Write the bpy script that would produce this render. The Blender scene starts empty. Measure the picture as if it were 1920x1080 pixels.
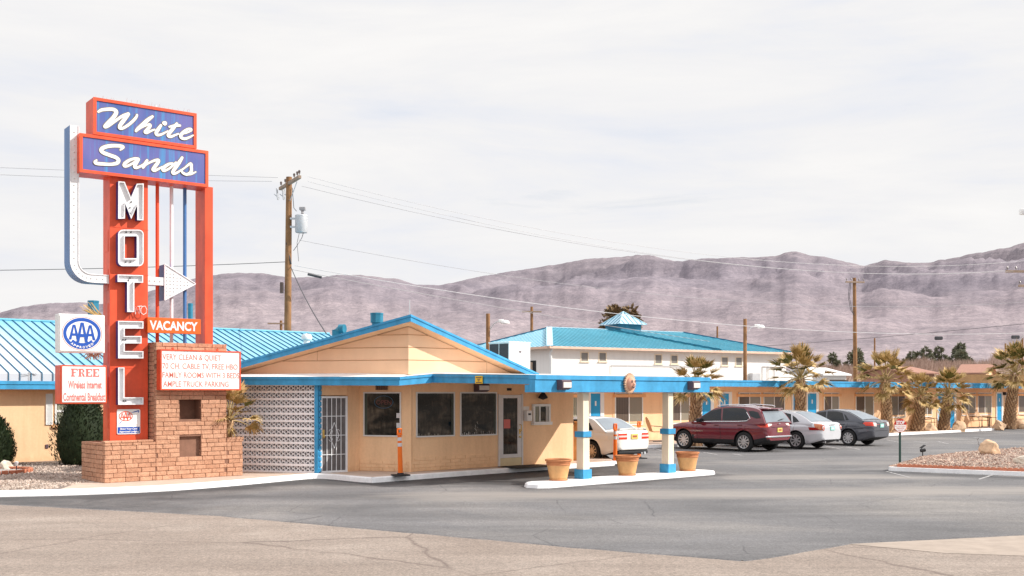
import bpy, bmesh, math, random
from mathutils import Vector, Matrix, noise
from mathutils.bvhtree import BVHTree
random.seed(7)
sc = bpy.context.scene
COL = sc.collection
R = math.radians
# ---------------------------------------------------------------- camera figures (measured from the photograph)
F, HOR, EYE = 2000.0, 737.0, 2.15     # focal length and horizon in photo pixels, eye height in metres
def ground(px, py, z=0.0):
    Y = F * (EYE - z) / (py - HOR)
    return Vector(((px - 960) / F * Y, Y, z))
def at(px, py, Y):
    return Vector(((px - 960) / F * Y, Y, EYE + (HOR - py) * Y / F))
cam = bpy.data.cameras.new('camera'); camo = bpy.data.objects.new('camera', cam); COL.objects.link(camo)
camo.location = (0, 0, EYE); camo.rotation_euler = (R(90), 0, 0)
cam.sensor_width = 36; cam.lens = F / 1920 * 36; cam.shift_y = (HOR - 540) / 1920
cam.clip_start = .1; cam.clip_end = 40000
sc.camera = camo
sc.view_settings.view_transform = 'Standard'; sc.view_settings.look = 'None'
sc.view_settings.exposure = 0; sc.view_settings.gamma = 1
# ---------------------------------------------------------------- materials
def rgb(r, g, b):
    f = lambda c: (c / 255 / 12.92) if c / 255 <= .04045 else ((c / 255 + .055) / 1.055) ** 2.4
    return (f(r), f(g), f(b))
class NT:
    def __init__(s, name):
        s.m = bpy.data.materials.new(name); s.m.use_nodes = True
        s.t = s.m.node_tree; s.n = s.t.nodes; s.l = s.t.links
        s.b = s.n['Principled BSDF']
    def new(s, t, **kw):
        x = s.n.new(t)
        for k, v in kw.items(): setattr(x, k, v)
        return x
    def link(s, a, b): s.l.new(a, b)
    def coord(s, scale=(1, 1, 1), kind='Object'):
        tc = s.new('ShaderNodeTexCoord'); mp = s.new('ShaderNodeMapping'); mp.inputs['Scale'].default_value = scale
        s.link(tc.outputs[kind], mp.inputs['Vector']); return mp.outputs['Vector']
    def noise(s, scale, detail=4, rough=.6, vec=None, dist=0):
        x = s.new('ShaderNodeTexNoise'); x.inputs['Scale'].default_value = scale; x.inputs['Detail'].default_value = detail
        x.inputs['Roughness'].default_value = rough; x.inputs['Distortion'].default_value = dist
        if vec is not None: s.link(vec, x.inputs['Vector'])
        return x.outputs['Fac']
    def ramp(s, fac, stops, interp='LINEAR'):
        x = s.new('ShaderNodeValToRGB'); e = x.color_ramp.elements; x.color_ramp.interpolation = interp
        while len(e) < len(stops): e.new(.5)
        for q, (p, c) in zip(e, stops):
            q.position = p; q.color = (c[0], c[1], c[2], 1) if hasattr(c, '__len__') else (c, c, c, 1)
        s.link(fac, x.inputs['Fac']); return x.outputs['Color']
    def mix(s, fac, a, b, mode='MIX'):
        x = s.new('ShaderNodeMix', data_type='RGBA', blend_type=mode)
        for k, v in ((0, fac), (6, a), (7, b)):
            if hasattr(v, 'is_linked') or hasattr(v, 'links'): s.link(v, x.inputs[k])
            elif k == 0: x.inputs[0].default_value = v
            else: x.inputs[k].default_value = (v[0], v[1], v[2], 1)
        return x.outputs[2]
    def bump(s, h, strength=.3, dist=.02):
        x = s.new('ShaderNodeBump'); x.inputs['Strength'].default_value = strength; x.inputs['Distance'].default_value = dist
        s.link(h, x.inputs['Height']); s.link(x.outputs['Normal'], s.b.inputs['Normal'])
    def color(s, c): s.link(c, s.b.inputs['Base Color'])
    def set(s, **kw):
        for k, v in kw.items(): s.b.inputs[k.replace('_', ' ')].default_value = v
def mat(name, col, rough=.6, var=.12, scale=3.0, bump=0, metal=0, spec=.35, coat=0, streak=0, bscale=40):
    t = NT(name); t.set(Roughness=rough, Metallic=metal); t.b.inputs['Specular IOR Level'].default_value = spec
    t.b.inputs['Coat Weight'].default_value = coat; t.b.inputs['Coat Roughness'].default_value = .04
    v = t.coord()
    n = t.noise(scale, 6, .65, v)
    lo = tuple(c * (1 - var) for c in col); hi = tuple(min(1, c * (1 + var)) for c in col)
    c = t.ramp(n, [(.3, lo), (.7, hi)])
    if streak:
        n2 = t.noise(1.6, 5, .6, t.coord((1.6, 1.6, .30)))
        k = t.ramp(n2, [(.36, (1 - streak,) * 3), (.66, (1, 1, 1))])
        c = t.mix(1, c, k, 'MULTIPLY')
    t.color(c)
    if bump: t.bump(t.noise(bscale, 4, .6, v), bump, .01)
    return t.m
M = {}
M['peach_board'] = mat('peach siding', (.90, .60, .385), .75, .04, 1.2, .05, streak=.04)
M['peach_dark'] = mat('peach groove', (.45, .24, .12), .9, .1)
M['peach_sill'] = mat('peach sill', (.78, .44, .22), .8, .1)
M['cream'] = mat('cream paint', (.88, .75, .58), .7, .04, 2, .05, streak=.06)
M['blue'] = mat('blue trim', (.055, .345, .63), .55, .14, 5, .10, streak=.22)
M['blue_dk'] = mat('dark blue seam', (.02, .13, .24), .5, .1)
M['white'] = mat('white paint', (.84, .84, .83), .6, .05, 2, .05, streak=.08)
M['white_wall'] = mat('white stucco', (.86, .83, .80), .85, .03, .5, .1, streak=.06)
M['white_metal'] = mat('white enamel', (.82, .82, .84), .35, .05, 6, streak=.12)
M['grey_white'] = mat('lattice white', (.92, .89, .90), .8, .05, 4, .1)
M['red'] = mat('red paint', (.84, .105, .04), .45, .14, 2.4, .06, streak=.28)
M['red_dk'] = mat('faded red paint', (.62, .06, .03), .5, .14, 2.5, .04, streak=.2)
M['orange'] = mat('orange enamel', (.80, .13, .02), .4, .08)
M['navy'] = mat('navy return', (.045, .05, .23), .4, .1)
M['steelblue'] = mat('faded blue enamel', (.075, .20, .46), .4, .1, 2, streak=.2)
M['black'] = mat('black rubber', (.018, .018, .02), .7, .2)
M['dark'] = mat('dark interior', (.02, .02, .022), .8, .2)
M['pipe_wh'] = mat('white pipe', (.82, .80, .83), .4, .05)
M['bulb'] = mat('bulb glass', (.72, .72, .70), .2, .05)
M['wood'] = mat('weathered pole', (.30, .155, .07), .85, .25, 3, .3, streak=.3)
M['wood_gr'] = mat('weathered crossarm', (.33, .24, .18), .85, .2, 4, .2)
M['galv'] = mat('galvanised metal', (.55, .56, .58), .45, .1, 6, metal=.3)
M['wire'] = mat('grey cable', (.34, .33, .34), .6, .1)
M['wire_lt'] = mat('aluminium cable', (.50, .49, .50), .5, .05)
M['wire_bk'] = mat('black cable', (.05, .05, .055), .6, .1)
M['ceram'] = mat('brown insulator', (.10, .07, .06), .3, .2)
M['conc'] = mat('walkway concrete', (.55, .43, .35), .9, .12, 2.5, .2, streak=0)
M['kerb'] = mat('painted kerb', (.86, .85, .85), .75, .10, 5, .2)
M['terracotta'] = mat('terracotta rim', (.50, .20, .085), .75, .15, 5, .1)
M['pot'] = mat('tan clay', (.66, .36, .15), .75, .15, 5, .1, streak=.12)
M['soil'] = mat('dry soil', (.16, .11, .08), 1, .3, 20, .4)
M['rock'] = mat('tan boulder', (.62, .42, .27), .9, .22, 6, .6, bscale=14)
M['rock_wh'] = mat('pale boulder', (.66, .58, .48), .9, .2, 6, .6, bscale=14)
M['redbrick'] = mat('red edging brick', (.48, .175, .10), .85, .18, 9, .3)
M['stop'] = mat('stop red', (.50, .03, .02), .4, .08)
M['green_post'] = mat('green post', (.02, .06, .05), .5, .15)
M['yellow'] = mat('yellow sign', (.85, .53, .03), .5, .06)
M['lamp_glass'] = mat('ribbed lamp lens', (.72, .66, .62), .25, .06, 20)
M['bronze'] = mat('bronze lamp housing', (.11, .07, .085), .5, .15)
M['bollard'] = mat('orange delineator', (.86, .17, .015), .55, .08)
M['sticker'] = mat('reflective band', (.62, .60, .62), .4, .05)
M['pink'] = mat('faded red lettering', (.66, .17, .15), .6, .06)
M['pink2'] = mat('faded pink lettering', (.66, .17, .13), .6, .06)
M['signface'] = mat('white sign face', (.86, .84, .82), .4, .03, 2)
M['aaablue'] = mat('emblem blue', (.02, .09, .42), .4, .05)
M['aaared'] = mat('emblem red', (.78, .07, .03), .4, .05)
M['script'] = mat('cream script paint', (.86, .84, .78), .5, .03)
M['outline'] = mat('script outline', (.20, .17, .16), .6, .1)
M['alum'] = mat('aluminium frame', (.68, .66, .65), .4, .06, metal=.3)
M['door_blue'] = mat('blue door', (.02, .31, .60), .45, .06, 2)
M['brass'] = mat('brass', (.60, .40, .12), .35, .15, metal=.7)
M['neon'] = mat('neon tube', (.86, .84, .82), .3, .03)
M['tube_red'] = mat('unlit red neon', (.13, .03, .025), .3, .1)
M['tube_blue'] = mat('unlit blue neon', (.05, .12, .20), .3, .1)
M['ventblue'] = mat('vent blue', (.03, .22, .33), .5, .2, 4, streak=.3)
M['chair_back'] = mat('peach shell', (.60, .36, .20), .6, .12)
def stucco(name, col):
    t = NT(name); t.set(Roughness=.88); t.b.inputs['Specular IOR Level'].default_value = .25; v = t.coord()
    c = t.ramp(t.noise(.55, 6, .65, v), [(.3, tuple(k * .93 for k in col)), (.7, tuple(min(1, k * 1.05) for k in col))])
    c = t.mix(1, c, t.ramp(t.noise(1.3, 6, .7, t.coord((1.5, 1.5, .28))), [(.34, (.90, .87, .84)), (.55, (1, 1, 1))]), 'MULTIPLY')
    c = t.mix(1, c, t.ramp(t.noise(14, 4, .7, v), [(.3, .95), (.7, 1.04)]), 'MULTIPLY')
    sx_ = t.new('ShaderNodeSeparateXYZ'); t.link(v, sx_.inputs[0])
    ad = t.new('ShaderNodeMath', operation='ADD'); nn = t.noise(2.2, 5, .7, v); ml = t.new('ShaderNodeMath', operation='MULTIPLY'); ml.inputs[1].default_value = .5
    t.link(nn, ml.inputs[0]); t.link(sx_.outputs['Z'], ad.inputs[0]); t.link(ml.outputs[0], ad.inputs[1])
    c = t.mix(1, c, t.ramp(ad.outputs[0], [(.12, (.80, .75, .70)), (.42, (1, 1, 1))]), 'MULTIPLY')
    t.color(c); t.bump(t.noise(60, 4, .6, v), .3, .01); return t.m
def glass(name, col, rough=.03, var=.3, scale=1.2, spec=.5):
    t = NT(name); t.set(Roughness=rough); t.b.inputs['Specular IOR Level'].default_value = spec
    n = t.noise(scale, 5, .6, t.coord((1, 1, 1.6)))
    t.color(t.ramp(n, [(.35, tuple(c * (1 - var) for c in col)), (.68, tuple(c * (1 + var * 2) for c in col))]))
    return t.m
def room_glass():
    t = NT('dark window glass'); t.set(Roughness=.03); t.b.inputs['Specular IOR Level'].default_value = .22
    n = t.noise(1.1, 4, .55, t.coord((1.1, 1.1, 2.4)), .6)
    c = t.ramp(n, [(.34, (.004, .004, .0035)), (.46, (.014, .013, .011)), (.56, (.05, .04, .03)), (.66, (.10, .08, .06))])  # brown shapes painted in for reflections and the dim room
    n2 = t.noise(5, 3, .6, t.coord((2.2, 2.2, .5)))
    t.color(t.mix(1, c, t.ramp(n2, [(.35, .45), (.65, 1.25)]), 'MULTIPLY')); return t.m
M['glass'] = room_glass()
M['peach'] = stucco('peach stucco', (.90, .595, .36))
M['glass_car'] = glass('tinted car glass', (.012, .014, .016), .03, .2, spec=.42)
M['glass_sky'] = glass('rear glass', (.20, .23, .26), .03, .1)
def curtain(name, a, b, k=28):
    t = NT(name); t.set(Roughness=.22); t.b.inputs['Specular IOR Level'].default_value = .35
    w = t.new('ShaderNodeTexWave', wave_type='BANDS', bands_direction='X'); w.inputs['Scale'].default_value = k / 6.28
    w.inputs['Distortion'].default_value = 1.5; w.inputs['Detail'].default_value = 1
    t.link(t.coord((1, 1, .05)), w.inputs['Vector'])
    t.color(t.ramp(w.outputs['Fac'], [(.1, a), (.9, b)])); return t.m
M['curtain'] = curtain('curtain behind glass', (.17, .15, .11), (.34, .30, .24), 34)
M['screen'] = curtain('insect screen', (.10, .075, .06), (.15, .115, .09), 20)
M['small_pane'] = mat('grey net curtain', (.24, .225, .21), .25, .1, 3); M['blind'] = curtain('pale blind', (.22, .22, .16), (.36, .36, .28), 18)
def panel_blue(name):
    t = NT(name); t.set(Roughness=.35)
    n = t.noise(1.3, 3, .5, t.coord((1, 1, .6)))
    base = t.ramp(n, [(.35, (.06, .11, .34)), (.62, (.135, .13, .37))])
    s = t.noise(2.2, 4, .7, t.coord((3.2, 1, .10)))
    k = t.ramp(s, [(.53, 0), (.68, .9)])
    t.color(t.mix(k, base, (.05, .30, .58))); return t.m
M['panel'] = panel_blue('sun faded blue panel')
def roofmat(name, a, b, rough, metal=0.0):
    t = NT(name); t.set(Roughness=rough, Metallic=metal); t.b.inputs['Specular IOR Level'].default_value = .6
    n = t.noise(.6, 5, .6, t.coord()); c = t.ramp(n, [(.3, a), (.7, b)])
    c = t.mix(1, c, t.ramp(t.noise(2.5, 6, .75, t.coord((1.6, .5, .5))), [(.34, .78), (.5, 1), (.68, 1.16)]), 'MULTIPLY'); t.color(c); return t.m
def pale_end_roof():
    t = NT('blue metal roof with whitish end'); t.set(Roughness=.42); t.b.inputs['Specular IOR Level'].default_value = .6; v = t.coord()
    n = t.noise(1.1, 6, .7, t.coord((1, .5, .5))); c = t.ramp(n, [(.3, (.14, .40, .56)), (.7, (.26, .52, .66))])
    s_ = t.new('ShaderNodeSeparateXYZ'); t.link(v, s_.inputs[0])
    m1 = t.new('ShaderNodeMath', operation='MULTIPLY_ADD'); m1.inputs[1].default_value = .22; t.link(s_.outputs['Y'], m1.inputs[0]); t.link(s_.outputs['X'], m1.inputs[2])
    m2 = t.new('ShaderNodeMapRange'); m2.inputs['From Min'].default_value = -.4; m2.inputs['From Max'].default_value = 1.0; t.link(m1.outputs[0], m2.inputs['Value'])
    t.color(t.mix(m2.outputs[0], (.56, .60, .66), c))  # whitish at the left end, blending to blue along the roof
    return t.m
M['roof_pale'] = pale_end_roof()
M['roof_teal'] = roofmat('teal metal roof', (.07, .34, .47), (.11, .42, .55), .5)
M['roof_seam'] = mat('teal standing seam', (.01, .13, .24), .5, .1); M['roof_seam_teal'] = mat('teal rib', (.035, .26, .35), .5, .1)
M['roof_hi'] = mat('bright caps and lit hip blue', (.45, .68, .78), .4, .06)
M['roll'] = mat('white roll roofing', (.80, .78, .77), .9, .08, 3)
def asphalt():
    t = NT('worn sealed asphalt'); t.set(Roughness=.85); v = t.coord()
    big = t.noise(.16, 5, .62, v, .6)
    st = t.noise(.55, 5, .62, t.coord((.35, 1.6, 1)), .4)
    c1 = t.ramp(big, [(.34, (.112, .108, .110)), (.48, (.143, .137, .138)), (.60, (.185, .173, .167)), (.72, (.245, .225, .208))])
    c2 = t.ramp(st, [(.34, .80), (.5, .98), (.68, 1.20)])
    c = t.mix(1, c1, c2, 'MULTIPLY')
    sp = t.noise(70, 3, .7, v); c = t.mix(1, c, t.ramp(sp, [(.3, .74), (.7, 1.25)]), 'MULTIPLY')
    c = t.mix(1, c, t.ramp(t.noise(9, 6, .8, v), [(.34, .80), (.5, 1), (.66, 1.2)]), 'MULTIPLY')
    c = t.mix(1, c, t.ramp(t.noise(28, 2, .9, v), [(.36, .74), (.5, 1), (.64, 1.28)]), 'MULTIPLY')
    oil = t.ramp(t.noise(1.1, 4, .6, v, .5), [(.66, 1), (.74, .72)]); c = t.mix(1, c, oil, 'MULTIPLY')
    vo = t.new('ShaderNodeTexVoronoi', feature='DISTANCE_TO_EDGE'); vo.inputs['Scale'].default_value = .42
    wv = t.new('ShaderNodeMix', data_type='VECTOR'); wv.inputs[0].default_value = .12
    nn = t.new('ShaderNodeTexNoise'); nn.inputs['Scale'].default_value = 1.6; nn.inputs['Detail'].default_value = 6; t.link(v, nn.inputs['Vector'])
    t.link(v, wv.inputs[4]); t.link(nn.outputs['Color'], wv.inputs[5]); t.link(wv.outputs[1], vo.inputs['Vector'])
    cr = t.ramp(vo.outputs['Distance'], [(0, 1), (.006, 0)])
    mk = t.ramp(t.noise(.3, 2, .5, v), [(.44, 0), (.54, .7)])
    k = t.mix(1, cr, mk, 'MULTIPLY'); c = t.mix(k, c, (.05, .048, .05))
    # fresh black sealer near the kerbs, canopy shade painted dark, pale dust along the wheel tracks
    at_ = t.new('ShaderNodeVertexColor'); at_.layer_name = 'wear_shade'; sp_ = t.new('ShaderNodeSeparateColor'); t.link(at_.outputs['Color'], sp_.inputs[0])
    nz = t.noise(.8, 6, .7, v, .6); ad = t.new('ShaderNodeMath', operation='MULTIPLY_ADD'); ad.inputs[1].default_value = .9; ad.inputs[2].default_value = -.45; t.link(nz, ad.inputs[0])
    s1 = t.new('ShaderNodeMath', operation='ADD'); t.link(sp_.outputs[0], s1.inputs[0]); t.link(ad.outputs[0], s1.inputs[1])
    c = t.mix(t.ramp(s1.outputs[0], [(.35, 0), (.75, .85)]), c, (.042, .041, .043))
    s2 = t.new('ShaderNodeMath', operation='ADD'); t.link(sp_.outputs[1], s2.inputs[0]); nz2 = t.noise(.7, 6, .7, t.coord((.4, 1.8, 1)), .3); ad2 = t.new('ShaderNodeMath', operation='MULTIPLY_ADD'); ad2.inputs[1].default_value = 1.1; ad2.inputs[2].default_value = -.55; t.link(nz2, ad2.inputs[0]); t.link(ad2.outputs[0], s2.inputs[1])
    c = t.mix(t.ramp(s2.outputs[0], [(.35, 0), (.85, .75)]), c, (.29, .26, .235))
    t.color(c); t.bump(t.noise(60, 4, .7, v), .5, .01); return t.m
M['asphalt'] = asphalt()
def seal():
    t = NT('fresh black sealer'); t.set(Roughness=.7); v = t.coord()
    c = t.ramp(t.noise(.9, 6, .65, v, .4), [(.3, (.030, .029, .031)), (.6, (.055, .053, .055)), (.75, (.09, .085, .085))])
    c = t.mix(1, c, t.ramp(t.noise(60, 3, .7, v), [(.3, .75), (.7, 1.25)]), 'MULTIPLY')
    t.color(c); t.bump(t.noise(60, 4, .7, v), .5, .01); return t.m
M['seal'] = seal()
def road():
    t = NT('tan chip seal road'); t.set(Roughness=.9); v = t.coord()
    c = t.ramp(t.noise(.35, 6, .6, v, .5), [(.3, (.235, .185, .152)), (.55, (.285, .23, .192)), (.72, (.36, .30, .255))])
    c = t.mix(1, c, t.ramp(t.noise(55, 4, .75, v), [(.32, .62), (.5, 1), (.7, 1.35)]), 'MULTIPLY')
    c = t.mix(1, c, t.ramp(t.noise(14, 5, .8, v), [(.34, .80), (.5, 1), (.66, 1.18)]), 'MULTIPLY')
    c = t.mix(1, c, t.ramp(t.noise(.8, 4, .6, t.coord((.25, 2.2, 1))), [(.4, .92), (.65, 1.08)]), 'MULTIPLY')
    vo = t.new('ShaderNodeTexVoronoi', feature='DISTANCE_TO_EDGE'); vo.inputs['Scale'].default_value = .30
    nn = t.new('ShaderNodeTexNoise'); nn.inputs['Scale'].default_value = 1.3; nn.inputs['Detail'].default_value = 7; t.link(v, nn.inputs['Vector'])
    wv = t.new('ShaderNodeMix', data_type='VECTOR'); wv.inputs[0].default_value = .2
    t.link(v, wv.inputs[4]); t.link(nn.outputs['Color'], wv.inputs[5]); t.link(wv.outputs[1], vo.inputs['Vector'])
    cr = t.ramp(vo.outputs['Distance'], [(0, .9), (.007, 0)])
    mk = t.ramp(t.noise(.25, 2, .5, v), [(.40, 0), (.52, .9)])
    c = t.mix(t.mix(1, cr, mk, 'MULTIPLY'), c, (.13, .095, .08))
    c = t.mix(1, c, t.ramp(t.noise(30, 2, .9, v), [(.36, .80), (.5, 1), (.64, 1.2)]), 'MULTIPLY')
    t.color(c); t.bump(t.noise(70, 4, .8, v), .6, .01); return t.m
M['road'] = road()
M['apron'] = mat('pale concrete apron', (.36, .295, .245), .9, .14, 3, .4)
def gravel(name, cols, scale):
    t = NT(name); t.set(Roughness=.95); v = t.coord()
    vo = t.new('ShaderNodeTexVoronoi'); vo.inputs['Scale'].default_value = scale; t.link(v, vo.inputs['Vector'])
    sep = t.new('ShaderNodeSeparateColor'); t.link(vo.outputs['Color'], sep.inputs[0])
    c = t.ramp(sep.outputs[0], [(i / (len(cols) - 1), q) for i, q in enumerate(cols)])
    d = t.ramp(vo.outputs['Distance'], [(.2, 1), (.75, .35)])
    c = t.mix(1, c, d, 'MULTIPLY')
    c = t.mix(1, c, t.ramp(t.noise(.5, 3, .5, v), [(.3, .85), (.7, 1.12)]), 'MULTIPLY')
    t.color(c); t.bump(vo.outputs['Distance'], .9, .03); return t.m
M['gravel'] = gravel('pale crushed gravel', [(.22, .16, .13), (.42, .33, .28), (.31, .25, .21), (.54, .45, .38), (.27, .19, .15)], 26)
M['gravel2'] = gravel('red and tan gravel', [(.28, .16, .12), (.50, .37, .29), (.40, .30, .26), (.62, .48, .38), (.33, .20, .15)], 20)
M['chip'] = gravel('white stone chips', [(.6, .57, .52), (.8, .76, .70), (.7, .66, .60)], 40)
M['desert'] = gravel('desert ground', [(.36, .27, .20), (.45, .34, .26), (.30, .23, .18)], .6)
def brickmat():
    t = NT('split face brick'); t.set(Roughness=.9); v = t.coord()
    oi = t.new('ShaderNodeNewGeometry')
    c = t.ramp(oi.outputs['Random Per Island'], [(0, (.48, .245, .15)), (.3, (.53, .28, .175)), (.7, (.58, .32, .205)), (1, (.50, .255, .155))])
    c = t.mix(1, c, t.ramp(t.noise(9, 5, .7, v), [(.3, .75), (.7, 1.22)]), 'MULTIPLY')
    t.color(c); t.bump(t.noise(26, 5, .7, v), .8, .03); return t.m
M['brick'] = brickmat()
M['mortar'] = mat('mortar', (.24, .125, .085), .95, .15, 8, .2)
def leaf(name, a, b, rough=.7):
    t = NT(name); t.set(Roughness=rough); t.b.inputs['Specular IOR Level'].default_value = .2
    oi = t.new('ShaderNodeNewGeometry')
    c = t.ramp(oi.outputs['Random Per Island'], [(0, a), (1, b)])
    t.color(t.mix(1, c, t.ramp(t.noise(2.5, 3, .6, t.coord()), [(.3, .7), (.7, 1.25)]), 'MULTIPLY')); return t.m
M['straw'] = leaf('straw palm blade', (.42, .28, .10), (.70, .50, .25))
M['tanleaf'] = leaf('tan palm blade', (.26, .17, .05), (.46, .30, .11))
M['greenleaf'] = leaf('green brown palm blade', (.075, .075, .018), (.20, .17, .045))
M['petiole'] = leaf('palm stalk', (.30, .22, .09), (.45, .33, .16))
M['boot'] = leaf('palm trunk boot', (.30, .17, .085), (.62, .42, .25), .9)
M['trunk'] = mat('palm trunk', (.20, .115, .065), .95, .3, 8, .5)
M['juniper'] = leaf('dark juniper foliage', (.008, .017, .007), (.028, .042, .016))
M['pine'] = leaf('dark pine foliage', (.12, .135, .09), (.26, .255, .18))
M['drytree'] = leaf('brown leaf tree', (.14, .095, .05), (.30, .20, .11))
M['twig'] = leaf('bare twigs', (.30, .20, .16), (.44, .32, .26))
M['bark'] = mat('bark', (.12, .08, .06), .95, .3, 8, .4)
M['fence'] = mat('tan board fence', (.46, .27, .13), .85, .12, 5, streak=.2)
M['tile'] = mat('reddish shingle', (.36, .19, .14), .9, .15, 5)
def mountain(name, shrub):
    t = NT(name); t.set(Roughness=1); t.b.inputs['Specular IOR Level'].default_value = 0
    v = t.coord()
    sz = t.new('ShaderNodeSeparateXYZ'); t.link(v, sz.inputs[0])
    nn = t.noise(.0012, 8, .65, v, .6); ma = t.new('ShaderNodeMath', operation='MULTIPLY_ADD'); ma.inputs[1].default_value = 620; ma.inputs[2].default_value = -310; t.link(nn, ma.inputs[0])
    hh = t.new('ShaderNodeMath', operation='ADD'); t.link(sz.outputs['Z'], hh.inputs[0]); t.link(ma.outputs[0], hh.inputs[1])
    mr = t.new('ShaderNodeMapRange'); mr.inputs['From Min'].default_value = 40; mr.inputs['From Max'].default_value = 720; t.link(hh.outputs[0], mr.inputs['Value'])
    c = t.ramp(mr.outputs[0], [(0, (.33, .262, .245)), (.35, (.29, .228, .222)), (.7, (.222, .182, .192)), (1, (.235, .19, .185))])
    n = t.noise(.0022, 10, .68, v, .8)
    c = t.mix(1, c, t.ramp(n, [(.30, .80), (.5, 1), (.70, 1.22)]), 'MULTIPLY')
    st = t.noise(.0075, 8, .72, t.coord((.07, .07, 2.4)), .25)
    c = t.mix(1, c, t.ramp(st, [(.38, .80), (.5, 1), (.60, 1.16)]), 'MULTIPLY')
    for sc_, lo, hi in ((.018, .76, 1.18), (.06, .72, 1.24), (.16, .78, 1.2)):
        c = t.mix(1, c, t.ramp(t.noise(sc_, 6, .78, v), [(.36, lo), (.5, 1), (.64, hi)]), 'MULTIPLY')
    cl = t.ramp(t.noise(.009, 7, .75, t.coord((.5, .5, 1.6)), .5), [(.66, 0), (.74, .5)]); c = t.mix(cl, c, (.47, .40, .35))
    if shrub:
        vo = t.new('ShaderNodeTexVoronoi'); vo.inputs['Scale'].default_value = .05; t.link(v, vo.inputs['Vector'])
        k = t.ramp(vo.outputs['Distance'], [(.20, .7), (.36, 0)]); c = t.mix(k, c, (.13, .12, .135))
    c = t.mix(.40, c, (.262, .248, .298))  # distance haze mixed into the rock colour
    t.color(c); t.bump(t.noise(.013, 10, .74, v), .4, 22); return t.m
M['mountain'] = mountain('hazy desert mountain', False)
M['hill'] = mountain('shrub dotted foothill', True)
def paint(name, col, flake=.15, rough=.28, coat=1.0, metal=.0):
    return mat(name, col, rough, flake * .4, 2.0, metal=metal, coat=coat, spec=.4)
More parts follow.
